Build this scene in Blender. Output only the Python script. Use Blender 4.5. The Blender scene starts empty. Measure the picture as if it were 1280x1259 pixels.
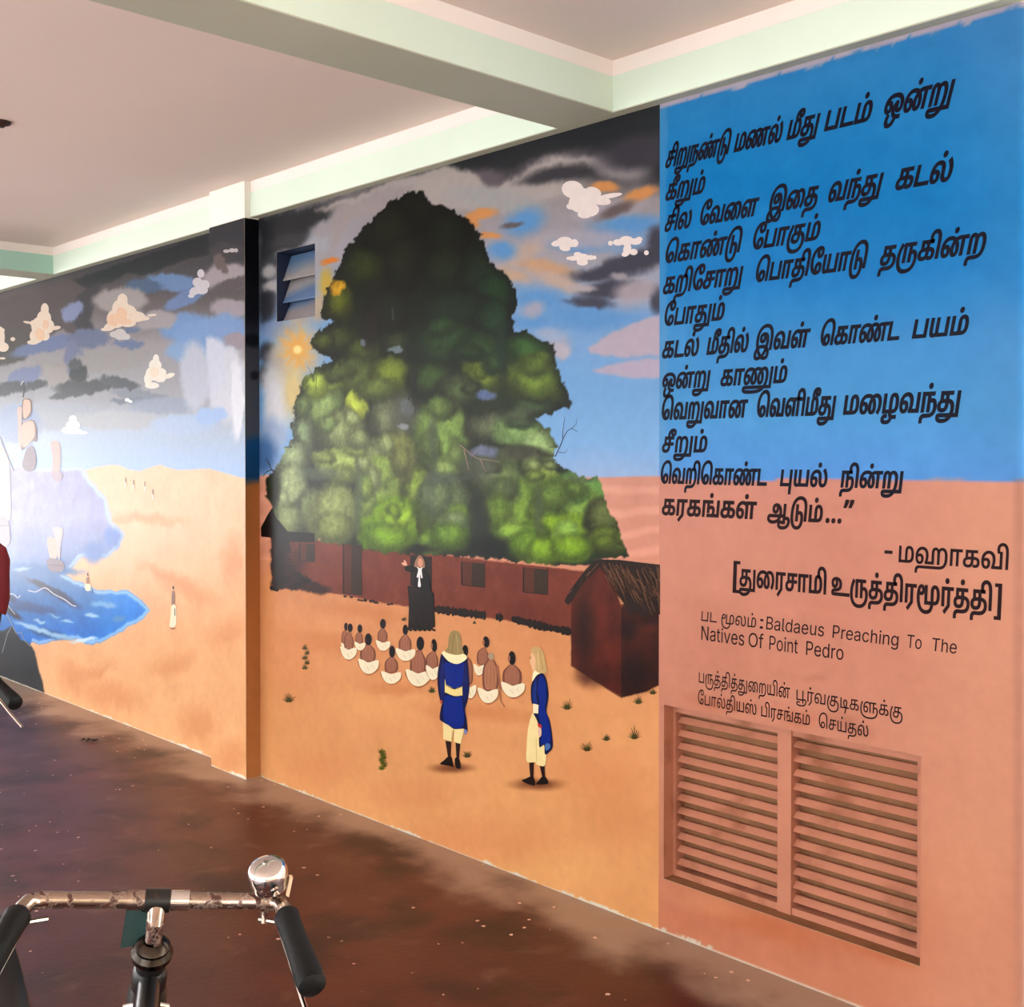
import bpy, math, random
import numpy as np
from mathutils import Vector, Matrix
from mathutils.geometry import tessellate_polygon

S = bpy.context.scene
COL = S.collection
R = math.radians

# ------------------------------------------------------------------ camera
CAM = Vector((0.0, -2.83, 1.5))
YAW, PITCH, FPX, PCX, PCY = R(46.94), R(0.8), 1450.0, 640.0, 590.0
cd = bpy.data.cameras.new('camera')
cam = bpy.data.objects.new('camera', cd)
COL.objects.link(cam)
cam.location = CAM
cam.rotation_euler = (R(90) - PITCH, 0, YAW)
cd.sensor_width = 36.0
cd.sensor_fit = 'HORIZONTAL'
cd.lens = 36.0 * FPX / 1280.0
cd.shift_x = 0.0
cd.shift_y = -(629.5 - PCY) / 1280.0
cd.clip_start = 0.02
cd.clip_end = 500
S.camera = cam

# ------------------------------------------------------------------ world, light, exposure
w = bpy.data.worlds.new('world')
S.world = w
w.use_nodes = True
nt = w.node_tree
bg = nt.nodes['Background']
bg.inputs['Color'].default_value = (0.84, 0.93, 1.0, 1)
bg.inputs['Strength'].default_value = 6.0
sd = bpy.data.lights.new('sun', 'SUN')
sd.energy = 16.0
sd.angle = R(1.0)
sd.color = (1.0, 0.97, 0.93)
sun = bpy.data.objects.new('sun', sd)
COL.objects.link(sun)
sun.rotation_euler = (R(45), 0, R(42))

S.view_settings.view_transform = 'Standard'
S.view_settings.look = 'None'
S.view_settings.gamma = 1.0
S.view_settings.use_curve_mapping = False
S.view_settings.exposure = 0.78

# ------------------------------------------------------------------ picture point <-> place in the room
_f = Vector((-math.sin(YAW) * math.cos(PITCH), math.cos(YAW) * math.cos(PITCH), -math.sin(PITCH)))
_r = Vector((math.cos(YAW), math.sin(YAW), 0))
_u = _r.cross(_f)

def ray(px, py):
    return _f + _r * ((px - PCX) / FPX) + _u * (-(py - PCY) / FPX)

def at_y(px, py, y=0.0):
    d = ray(px, py)
    return CAM + d * ((y - CAM.y) / d.y)

def at_z(px, py, z=0.0):
    d = ray(px, py)
    return CAM + d * ((z - CAM.z) / d.z)

def at_d(px, py, dist):
    return CAM + ray(px, py) * dist

def project(X, Y, Z):
    dx, dy, dz = X - CAM.x, Y - CAM.y, Z - CAM.z
    w_ = dx * _f.x + dy * _f.y + dz * _f.z
    return (PCX + FPX * (dx * _r.x + dy * _r.y + dz * _r.z) / w_,
            PCY - FPX * (dx * _u.x + dy * _u.y + dz * _u.z) / w_)

# ------------------------------------------------------------------ helpers
def lin(c):
    return tuple(((v / 255.0) / 12.92) if v / 255.0 <= 0.04045 else (((v / 255.0) + 0.055) / 1.055) ** 2.4 for v in c)

def lina(a):
    a = np.clip(a / 255.0, 0, 1)
    return np.where(a <= 0.04045, a / 12.92, ((a + 0.055) / 1.055) ** 2.4)

class Mat:
    """a small principled material: colour (rgb 0-255 or attribute), mottling, bump"""
    def __init__(s, name, col=(200, 200, 200), rough=0.6, metal=0.0, attr=None, mott=0.0, mscale=8.0,
                 bump=0.0, bscale=120.0, spec=0.5, col2=None, c2scale=6.0, c2lo=0.5, c2hi=0.6, coat=0.0):
        m = s.m = bpy.data.materials.new(name)
        m.use_nodes = True
        n = s.n = m.node_tree.nodes
        l = s.l = m.node_tree.links
        b = s.b = n['Principled BSDF']
        b.inputs['Roughness'].default_value = rough
        b.inputs['Metallic'].default_value = metal
        b.inputs['Specular IOR Level'].default_value = spec
        b.inputs['Coat Weight'].default_value = coat
        tc = n.new('ShaderNodeTexCoord')
        geo = n.new('ShaderNodeNewGeometry')
        s.pos = geo.outputs['Position']
        s.co = tc.outputs['Object']
        if attr:
            a = n.new('ShaderNodeAttribute'); a.attribute_name = attr
            out = a.outputs['Color']
        else:
            c = n.new('ShaderNodeRGB'); c.outputs[0].default_value = (*lin(col), 1)
            out = c.outputs[0]
        if col2:
            nz = s.noise(c2scale, 6)
            rp = s.ramp(nz, c2lo, c2hi)
            out = s.mix(rp, out, col2)
        if mott:
            nz = s.noise(mscale, 5)
            mr = n.new('ShaderNodeMapRange')
            mr.inputs['From Min'].default_value = 0.25; mr.inputs['From Max'].default_value = 0.75
            mr.inputs['To Min'].default_value = 1 - mott; mr.inputs['To Max'].default_value = 1 + mott
            l.new(nz, mr.inputs['Value'])
            vm = n.new('ShaderNodeVectorMath'); vm.operation = 'SCALE'
            l.new(out, vm.inputs[0]); l.new(mr.outputs[0], vm.inputs['Scale'])
            out = vm.outputs[0]
        s.out = out
        l.new(out, b.inputs['Base Color'])
        if bump:
            nz = s.noise(bscale, 4)
            bp = n.new('ShaderNodeBump')
            bp.inputs['Strength'].default_value = bump
            bp.inputs['Distance'].default_value = 0.004
            l.new(nz, bp.inputs['Height']); l.new(bp.outputs[0], b.inputs['Normal'])
    def noise(s, scale, det=4, vec=None, dist=0.0):
        t = s.n.new('ShaderNodeTexNoise')
        t.inputs['Scale'].default_value = scale; t.inputs['Detail'].default_value = det
        t.inputs['Distortion'].default_value = dist
        s.l.new(vec or s.pos, t.inputs['Vector'])
        return t.outputs['Fac']
    def ramp(s, src, lo, hi):
        t = s.n.new('ShaderNodeMapRange')
        t.interpolation_type = 'SMOOTHSTEP'
        t.inputs['From Min'].default_value = lo; t.inputs['From Max'].default_value = hi
        s.l.new(src, t.inputs['Value'])
        return t.outputs[0]
    def mix(s, fac, a, c):
        t = s.n.new('ShaderNodeMix'); t.data_type = 'RGBA'
        s.l.new(fac, t.inputs[0]); s.l.new(a, t.inputs[6])
        if isinstance(c, tuple): t.inputs[7].default_value = (*lin(c), 1)
        else: s.l.new(c, t.inputs[7])
        return t.outputs[2]

def mesh_obj(name, verts, faces, mat, parent=None, smooth=False, cols=None):
    me = bpy.data.meshes.new(name)
    me.from_pydata([tuple(v) for v in verts], [], faces)
    me.update()
    if smooth:
        me.polygons.foreach_set('use_smooth', [True] * len(me.polygons))
    if cols is not None:
        a = me.color_attributes.new('Col', 'FLOAT_COLOR', 'POINT')
        arr = np.ones((len(verts), 4), dtype=np.float32); arr[:, :3] = cols
        a.data.foreach_set('color', arr.ravel())
    o = bpy.data.objects.new(name, me)
    COL.objects.link(o)
    if mat: me.materials.append(mat.m if isinstance(mat, Mat) else mat)
    if parent: o.parent = parent
    return o

def empty(name, loc=(0, 0, 0), label=None, cat=None, group=None, kind=None):
    o = bpy.data.objects.new(name, None)
    o.empty_display_size = 0.05
    COL.objects.link(o); o.location = loc
    tag(o, label, cat, group, kind)
    return o

def tag(o, label=None, cat=None, group=None, kind=None):
    if label: o['label'] = label
    if cat: o['category'] = cat
    if group: o['group'] = group
    if kind: o['kind'] = kind
    return o

class MB:
    """collects solids, builds ONE mesh"""
    def __init__(s): s.v = []; s.f = []
    def box(s, a, b):
        (x0, y0, z0), (x1, y1, z1) = a, b
        k = len(s.v)
        s.v += [(x, y, z) for z in (z0, z1) for x, y in ((x0, y0), (x1, y0), (x1, y1), (x0, y1))]
        for q in ((3, 2, 1, 0), (4, 5, 6, 7), (0, 1, 5, 4), (1, 2, 6, 5), (2, 3, 7, 6), (3, 0, 4, 7)):
            s.f.append(tuple(k + i for i in q))
        return s
    def hexa(s, lo, hi):
        """8 corners: 4 bottom, 4 top"""
        k = len(s.v); s.v += [tuple(p) for p in lo] + [tuple(p) for p in hi]
        for q in ((3, 2, 1, 0), (4, 5, 6, 7), (0, 1, 5, 4), (1, 2, 6, 5), (2, 3, 7, 6), (3, 0, 4, 7)):
            s.f.append(tuple(k + i for i in q))
        return s
    def tube(s, pts, rad, n=10, caps=True, flat=1.0, upv=None):
        pts = [Vector(p) for p in pts]
        rads = rad if isinstance(rad, (list, tuple)) else [rad] * len(pts)
        k = len(s.v); nrm = None
        for i, p in enumerate(pts):
            if i == 0: t = pts[1] - p
            elif i == len(pts) - 1: t = p - pts[i - 1]
            else: t = (pts[i + 1] - p).normalized() + (p - pts[i - 1]).normalized()
            t.normalize()
            if nrm is None:
                a = upv or (Vector((0, 0, 1)) if abs(t.z) < 0.9 else Vector((1, 0, 0)))
                nrm = (a - t * a.dot(t)).normalized()
            else:
                nrm = (nrm - t * nrm.dot(t)).normalized()
            bn = t.cross(nrm)
            for j in range(n):
                a = 2 * math.pi * j / n
                s.v.append(tuple(p + (nrm * math.cos(a) * flat + bn * math.sin(a)) * rads[i]))
        for i in range(len(pts) - 1):
            for j in range(n):
                a0 = k + i * n + j; a1 = k + i * n + (j + 1) % n
                s.f.append((a0, a1, a1 + n, a0 + n))
        if caps:
            s.f.append(tuple(k + j for j in reversed(range(n))))
            s.f.append(tuple(k + (len(pts) - 1) * n + j for j in range(n)))
        return s
    def lathe(s, base, axis, prof, n=24):
        """prof: list of (radius, height along axis)"""
        base = Vector(base); ax = Vector(axis).normalized()
        a = Vector((0, 0, 1)) if abs(ax.z) < 0.9 else Vector((1, 0, 0))
        e1 = (a - ax * a.dot(ax)).normalized(); e2 = ax.cross(e1)
        k = len(s.v)
        for r, h in prof:
            for j in range(n):
                t = 2 * math.pi * j / n
                s.v.append(tuple(base + ax * h + (e1 * math.cos(t) + e2 * math.sin(t)) * max(r, 1e-5)))
        for i in range(len(prof) - 1):
            for j in range(n):
                a0 = k + i * n + j; a1 = k + i * n + (j + 1) % n
                s.f.append((a0, a1, a1 + n, a0 + n))
        return s
    def build(s, name, mat, parent=None, smooth=False):
        o = mesh_obj(name, s.v, s.f, mat, None, smooth)
        if parent:
            o.parent = parent
            off = Vector(parent.location)
            pp = parent.parent
            while pp: off += Vector(pp.location); pp = pp.parent
            o.location = -off
        return o

def recenter(o):
    """put the origin of a world-space mesh in the middle of its base"""
    me = o.data
    n = len(me.vertices); a = np.empty(n * 3, dtype=np.float32); me.vertices.foreach_get('co', a)
    a = a.reshape(-1, 3); c = (a.min(0) + a.max(0)) / 2; c[2] = a[:, 2].min()
    a -= c; me.vertices.foreach_set('co', a.ravel()); me.update()
    o.location = Vector(o.location) + Vector([float(v) for v in c])
    return o
# ------------------------------------------------------------------ the room
WX1 = -1.2126          # right end of the painted wall
PIL = (-5.077, -4.75, -0.075)      # pilaster x0, x1, face y
SOF = 2.60; CEI = 2.765; BF = -0.045   # soffit height, ceiling height, face of the wall beam
W1 = (-4.596, -4.283, 2.109, 2.425)    # small vent window x0 x1 z0 z1
W2 = (-2.33, -1.469, 0.168, 0.719)     # large louvred vent
RX = 0.022             # corner radius
XL, XR, YF = -13.5, 3.2, -6.6

M_wall = Mat('plain_plaster', (200, 186, 162), 0.75, mott=0.06, mscale=3, bump=0.3, bscale=60)
M_dark = Mat('interior_shade', (22, 16, 14), 0.9)
M_ceil = Mat('ceiling_plaster', (234, 216, 205), 0.85, mott=0.03, mscale=1.3, bump=0.12, bscale=25)
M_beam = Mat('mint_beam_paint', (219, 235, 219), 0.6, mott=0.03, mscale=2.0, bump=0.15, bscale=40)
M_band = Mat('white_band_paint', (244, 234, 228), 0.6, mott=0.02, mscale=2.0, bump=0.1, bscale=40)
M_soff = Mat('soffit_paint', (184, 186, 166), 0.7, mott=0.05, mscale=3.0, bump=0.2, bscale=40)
M_pil = Mat('pilaster_white', (240, 238, 228), 0.6, mott=0.02, mscale=3.0, bump=0.1, bscale=40)

# floor: worn red oxide cement, grey along the wall, flecks of dropped paint
M_floor = Mat('red_oxide_floor', (92, 40, 32), 0.42, spec=0.5)
def floor_nodes(s):
    n, l = s.n, s.l
    big = s.noise(0.8, 6, dist=0.2)
    mid = s.noise(3.2, 9, dist=0.15)
    fine = s.noise(45, 6)
    c = n.new('ShaderNodeRGB'); c.outputs[0].default_value = (*lin((68, 22, 15)), 1)
    o = s.mix(s.ramp(big, 0.38, 0.66), c.outputs[0], (92, 38, 27))
    o = s.mix(s.ramp(mid, 0.46, 0.70), o, (44, 15, 10))
    dust = s.noise(7, 10, dist=0.3)
    o = s.mix(s.ramp(dust, 0.56, 0.85), o, (112, 76, 62))
    sep = n.new('ShaderNodeSeparateXYZ'); l.new(s.pos, sep.inputs[0])
    # grey cement band at the foot of the wall
    add = n.new('ShaderNodeMath'); add.operation = 'MULTIPLY_ADD'
    l.new(mid, add.inputs[0]); add.inputs[1].default_value = -0.70; l.new(sep.outputs['Y'], add.inputs[2])
    e = s.ramp(add.outputs[0], -0.66, -0.40)
    o = s.mix(e, o, (158, 130, 110))
    # flecks
    v = n.new('ShaderNodeTexVoronoi'); v.inputs['Scale'].default_value = 19; v.inputs['Randomness'].default_value = 1
    l.new(s.pos, v.inputs['Vector'])
    lt = n.new('ShaderNodeMath'); lt.operation = 'LESS_THAN'
    sc = n.new('ShaderNodeMath'); sc.operation = 'MULTIPLY_ADD'
    l.new(fine, sc.inputs[0]); sc.inputs[1].default_value = 0.42; sc.inputs[2].default_value = -0.105
    l.new(v.outputs['Distance'], lt.inputs[0]); l.new(sc.outputs[0], lt.inputs[1])
    sx = n.new('ShaderNodeSeparateColor'); l.new(v.outputs['Color'], sx.inputs[0])
    g = n.new('ShaderNodeMath'); g.operation = 'GREATER_THAN'; l.new(sx.outputs[0], g.inputs[0]); g.inputs[1].default_value = 0.55
    cl = s.noise(1.6, 3)
    g2 = n.new('ShaderNodeMath'); g2.operation = 'GREATER_THAN'; l.new(cl, g2.inputs[0]); g2.inputs[1].default_value = 0.47
    m1 = n.new('ShaderNodeMath'); m1.operation = 'MULTIPLY'; l.new(lt.outputs[0], m1.inputs[0]); l.new(g.outputs[0], m1.inputs[1])
    m2 = n.new('ShaderNodeMath'); m2.operation = 'MULTIPLY'; l.new(m1.outputs[0], m2.inputs[0]); l.new(g2.outputs[0], m2.inputs[1])
    o = s.mix(m2.outputs[0], o, (226, 190, 170))
    l.new(o, s.b.inputs['Base Color'])
    rr = n.new('ShaderNodeMapRange'); l.new(mid, rr.inputs['Value'])
    rr.inputs['From Min'].default_value = 0.3; rr.inputs['From Max'].default_value = 0.7
    rr.inputs['To Min'].default_value = 0.36; rr.inputs['To Max'].default_value = 0.46
    l.new(rr.outputs[0], s.b.inputs['Roughness'])
    bp = n.new('ShaderNodeBump'); bp.inputs['Strength'].default_value = 0.35; bp.inputs['Distance'].default_value = 0.003
    l.new(fine, bp.inputs['Height']); l.new(bp.outputs[0], s.b.inputs['Normal'])
floor_nodes(M_floor)

floor = MB().box((XL, YF, -0.2), (XR, 0.0, 0.0)).build('floor', M_floor); tag(floor, kind='structure')
M_yard = Mat('yard_ground', (206, 204, 200), 0.9, mott=0.15, mscale=0.6)
yard = MB().box((-60, -60, -0.5), (50, 45, -0.24)).build('ground', M_yard); tag(yard, kind='structure')

# the painted wall: solid plaster with two real openings
m = MB()
def seg(x0, x1, z0, z1, y0=0.0, y1=0.2):
    m.box((x0, y0, z0), (x1, y1, z1))
seg(XL, W1[0], 0, CEI)
seg(W1[0], W1[1], 0, W1[2]); seg(W1[0], W1[1], W1[3], CEI)
seg(W1[1], W2[0], 0, CEI)
seg(W2[0], W2[1], 0, W2[2]); seg(W2[0], W2[1], W2[3], CEI)
seg(W2[1], WX1 - RX, 0, CEI)
# rounded arris at the free end
k = len(m.v); arc = [(WX1 - RX, 0.2), (WX1 - RX, 0.0)] + [(WX1 - RX + RX * math.sin(a), RX - RX * math.cos(a)) for a in [R(t) for t in (15, 30, 45, 60, 75, 90)]] + [(WX1, 0.2)]
for z in (0, CEI): m.v += [(x, y, z) for x, y in arc]
nn = len(arc)
for i in range(nn):
    j = (i + 1) % nn
    m.f.append((k + i, k + j, k + nn + j, k + nn + i))
m.f.append(tuple(k + i for i in reversed(range(nn)))); m.f.append(tuple(k + nn + i for i in range(nn)))
wall = m.build('wall_back', M_wall); tag(wall, kind='structure')
MB().box((W1[0] - .05, 0.21, W1[2] - .05), (W1[1] + .05, 0.23, W1[3] + .05)).box((W2[0] - .05, 0.21, W2[2] - .05), (W2[1] + .05, 0.23, W2[3] + .05)).build('shade_backing', M_dark, wall)  # black sheets behind the openings; the dark interior is put into their colour

# ceiling slab and beams
M_cs = M_ceil
stn = M_cs.noise(2.0, 3)
ceil = MB().box((XL, YF, CEI), (XR, 0.2, CEI + 0.15)).build('ceiling', M_ceil); tag(ceil, kind='structure')

BAND = 0.05
M_mint = Mat('mint_left_bay_light', (172, 214, 198), 0.6, mott=0.03, mscale=2.0, bump=0.15, bscale=40)  # same beam paint, the light of the left bays put into its colour
def beam(name, a, b, side=None):
    """a beam: mint sides, pale band under the slab, duller soffit"""
    r = empty(name, ((a[0] + b[0]) / 2, (a[1] + b[1]) / 2, a[2])); tag(r, kind='structure')
    MB().box((a[0], a[1], a[2] + 0.004), (b[0], b[1], b[2] - BAND)).build('beam_side', side or M_beam, r)
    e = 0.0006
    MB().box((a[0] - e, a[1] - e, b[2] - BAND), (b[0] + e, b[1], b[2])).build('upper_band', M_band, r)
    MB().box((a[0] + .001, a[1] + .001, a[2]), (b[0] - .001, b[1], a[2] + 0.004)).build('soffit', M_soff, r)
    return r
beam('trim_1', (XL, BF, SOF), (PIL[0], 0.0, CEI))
beam('trim_2', (PIL[1], BF, SOF), (XR, 0.0, CEI))
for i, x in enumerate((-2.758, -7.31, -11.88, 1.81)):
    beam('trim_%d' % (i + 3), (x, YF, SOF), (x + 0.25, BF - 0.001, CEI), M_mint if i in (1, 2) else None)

# pilaster between the bays
pl = empty('trim_7', ((PIL[0] + PIL[1]) / 2, PIL[2] / 2, 0)); tag(pl, kind='structure')
MB().box((PIL[0], PIL[2], 0), (PIL[1], 0.0, SOF - 0.004)).build('shaft', M_wall, pl)
MB().box((PIL[0], PIL[2], SOF - 0.004), (PIL[1], 0.0, CEI)).build('white_head', M_pil, pl)
# columns along the open side, behind the camera
M_col = Mat('column_paint', (214, 206, 190), 0.7, mott=0.05, mscale=2)
for x in (-11.75, -7.18, -2.63, 1.93):
    o = MB().box((x - .15, YF, 0), (x + .15, YF + .3, SOF)).build('column', M_col); tag(o, kind='structure')
# white return wall standing beyond the free end
M_ret = Mat('whitewash', (222, 214, 204), 0.7, mott=0.02)
o = MB().box((WX1 - 0.4, 0.9, -0.24), (3.0, 1.1, 3.2)).build('wall_outer', M_ret); tag(o, kind='structure')

# added unseen pale wall, lit by the sun to give the mural its glare
M_yw = Mat('glare_wall_surface', (222, 216, 220), 0.85, mott=0.1, mscale=1.2)
o = MB().box((-19.0, -14.0, -0.24), (-18.8, 3.0, 2.3)).build('added_glare_wall', M_yw); tag(o, kind='structure')
o = MB().box((4.4, -8.0, -0.24), (4.6, 0.9, 3.4)).build('added_light_block_wall', M_wall); tag(o, kind='structure')  # added unseen wall that cuts the light on right-facing surfaces
# added, unseen: a dark wall across the yard and trees, dimming the wall's reflections
M_fac = Mat('dark_blocker_surface', (120, 112, 100), 0.85, mott=0.1, mscale=1.0)
o = MB().box((-22, -15.0, -0.24), (12, -14.0, 2.3)).build('added_dark_wall', M_fac); tag(o, kind='structure')
M_hedge = Mat('blocker_leaves', (40, 60, 26), 0.9, mott=0.5, mscale=3.0, bump=1.0, bscale=9)
hb_ = MB(); rh = random.Random(4)
for i in range(26):
    cx, cy, r = -20.6 - rh.random() * 1.2, -15 + i * .72, 1.1 + rh.random() * .7
    for zc in (1.6, 3.2, 4.6): hb_.lathe((cx + rh.uniform(-.4, .4), cy, zc - r), (0, 0, 1), [(r * math.sin(math.pi * q / 8) * rh.uniform(.85, 1.1), r * (1 - math.cos(math.pi * q / 8))) for q in range(9)], 10)
o = hb_.build('added_sky_block_trees', M_hedge); tag(o, kind='structure')  # added trees out of view, keeping bright sky out of the mural's gloss
p_ = at_z(1, 152, CEI)
M_fit = Mat('brown_fitting', (58, 36, 30), 0.5)
o = MB().lathe((p_.x, p_.y, CEI - .022), (0, 0, 1), [(0, 0), (.012, 0), (.016, .006), (.034, .012), (.038, .022)], 20).build('ceiling_hook', M_fit, None, True); recenter(o)
tag(o, 'small round brown fitting on the ceiling at the upper left edge', 'ceiling fitting')
# ------------------------------------------------------------------ painting by numbers: colour per vertex of real wall surfaces
_rng = np.random.RandomState(7)
_LAT = _rng.rand(8, 256, 256).astype(np.float32)
def vnoise(x, y, k=0):
    x = np.asarray(x, dtype=np.float64); y = np.asarray(y, dtype=np.float64)
    xi = np.floor(x).astype(int); yi = np.floor(y).astype(int)
    fx = x - xi; fy = y - yi
    fx = fx * fx * (3 - 2 * fx); fy = fy * fy * (3 - 2 * fy)
    L = _LAT[k % 8]; x0 = xi & 255; x1 = (xi + 1) & 255; y0 = yi & 255; y1 = (yi + 1) & 255
    return (L[y0, x0] * (1 - fx) + L[y0, x1] * fx) * (1 - fy) + (L[y1, x0] * (1 - fx) + L[y1, x1] * fx) * fy
def fbm(x, y, k=0, o=4):
    s = 0; a = 0.5; t = 0
    for i in range(o):
        an = 0.6 + 1.1 * i; c_, s_ = math.cos(an), math.sin(an)
        s = s + a * vnoise((x * c_ - y * s_) * 2 ** i + 17.3 * i, (x * s_ + y * c_) * 2 ** i + 5.1 * i, k + i); t += a; a *= 0.5
    return s / t * 2 - 1          # about -1..1

def sstep(a, b, x):
    t = np.clip((x - a) / (b - a), 0, 1); return t * t * (3 - 2 * t)

class Canvas:
    def __init__(s, px, py, X, Z):
        s.px, s.py, s.X, s.Z = px, py, X, Z
        s.c = np.zeros((len(px), 3)); s.reg = np.zeros(len(px), dtype=int)
        s.nA = fbm(X * 4, Z * 4, 0); s.nB = fbm(X * 4 + 50, Z * 4 + 9, 1)       # broad
        s.mA = fbm(X * 13, Z * 15, 2); s.mB = fbm(X * 13 + 31, Z * 15 + 77, 3)  # medium
        s.fA = fbm(X * 45, Z * 45, 4, 3); s.fB = fbm(X * 45 + 8, Z * 45 + 3, 5, 3)  # fine
    def wx(s, w, k):
        if k == 0: return s.nA * w, s.nB * w
        if k == 1: return s.mA * w, s.mB * w
        if k == 2: return s.fA * w, s.fB * w
        return (s.nA * .6 + s.mA * .5 + s.fA * .25) * w, (s.nB * .6 + s.mB * .5 + s.fB * .25) * w
    def put(s, a, col, reg=None):
        if isinstance(col, tuple): col = np.array(col, dtype=float)
        s.c = s.c * (1 - a[:, None]) + col * a[:, None]
        if reg is not None: s.reg[a > 0.5] = reg
    def ell(s, cx, cy, rx, ry, col, rot=0, soft=0.45, warp=6, a=1.0, k=3, reg=None):
        m = (np.abs(s.px - cx) < max(rx, ry) * 1.5 + 25) & (np.abs(s.py - cy) < max(rx, ry) * 1.5 + 25)
        idx = np.nonzero(m)[0]
        if not len(idx): return
        wx, wy = s.wx(warp, k)
        dx = s.px[idx] + wx[idx] - cx; dy = s.py[idx] + wy[idx] - cy
        c_, s_ = math.cos(R(rot)), math.sin(R(rot))
        u = (dx * c_ + dy * s_) / rx; v = (-dx * s_ + dy * c_) / ry
        d = np.sqrt(u * u + v * v)
        al = (1 - sstep(1 - soft, 1 + soft, d)) * a
        s.c[idx] = s.c[idx] * (1 - al[:, None]) + np.array(col, dtype=float) * al[:, None]
        if reg is not None: s.reg[idx[al > 0.5]] = reg
    def sdf(s, pts, warp=0, k=3, pad=20):
        """signed distance in picture points; negative inside"""
        P = np.array(pts, dtype=float)
        m = (s.px > P[:, 0].min() - pad) & (s.px < P[:, 0].max() + pad) & (s.py > P[:, 1].min() - pad) & (s.py < P[:, 1].max() + pad)
        idx = np.nonzero(m)[0]
        if not len(idx): return idx, None
        wx, wy = s.wx(warp, k)
        x = s.px[idx] + wx[idx]; y = s.py[idx] + wy[idx]
        d = np.full(len(idx), 1e9); ins = np.zeros(len(idx), dtype=bool)
        for i in range(len(P)):
            ax, ay = P[i]; bx, by = P[(i + 1) % len(P)]
            ex, ey = bx - ax, by - ay
            t = np.clip(((x - ax) * ex + (y - ay) * ey) / (ex * ex + ey * ey + 1e-9), 0, 1)
            d = np.minimum(d, (x - ax - t * ex) ** 2 + (y - ay - t * ey) ** 2)
            if ay != by:
                c = ((ay > y) != (by > y)) & (x < (bx - ax) * (y - ay) / (by - ay) + ax)
                ins ^= c
        d = np.sqrt(d)
        return idx, np.where(ins, -d, d)
    def poly(s, pts, col, soft=1.5, warp=0, a=1.0, k=3, reg=None):
        idx, d = s.sdf(pts, warp, k, 20 + soft + warp)
        if d is None: return
        al = (1 - sstep(-soft, soft, d)) * a
        cc = col[idx] if isinstance(col, np.ndarray) and col.ndim == 2 else np.array(col, dtype=float)
        s.c[idx] = s.c[idx] * (1 - al[:, None]) + cc * al[:, None]
        if reg is not None: s.reg[idx[al > 0.5]] = reg

def grad(y, stops):
    ys = [a for a, _ in stops]
    return np.stack([np.interp(y, ys, [c[i] for _, c in stops]) for i in range(3)], axis=1)

def tz(pts, sc, ox, oy):
    return [(ox + x / sc, oy + y / sc) for x, y in pts]

SKY, SAND, SEA, TREE, ROCK, HOUSE, HUT = 0, 1, 2, 3, 4, 5, 6

TREE_OUT = tz([(490,45),(530,45),(560,80),(600,90),(660,120),(690,160),(715,200),(735,250),(780,290),(805,330),(812,380),(795,400),
    (800,460),(830,450),(870,480),(915,490),(925,560),(945,610),(968,665),(940,680),(862,705),(900,740),(925,790),(905,822),(985,880),
    (1045,880),(1070,960),(1105,1020),(1125,1080),(1135,1110),(1040,1117),(1000,1137),(890,1135),(800,1122),(700,1112),(550,1105),
    (430,1100),(300,1078),(210,1058),(160,1048),(95,1030),(92,960),(75,930),(75,890),(105,850),(125,810),(150,770),(155,680),(185,590),(225,560),(270,535),
    (230,520),(200,490),(215,460),(275,425),(235,415),(250,340),(285,270),(310,210),(360,150),(400,110),(440,75)], 2.3315, 300, 220)

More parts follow.
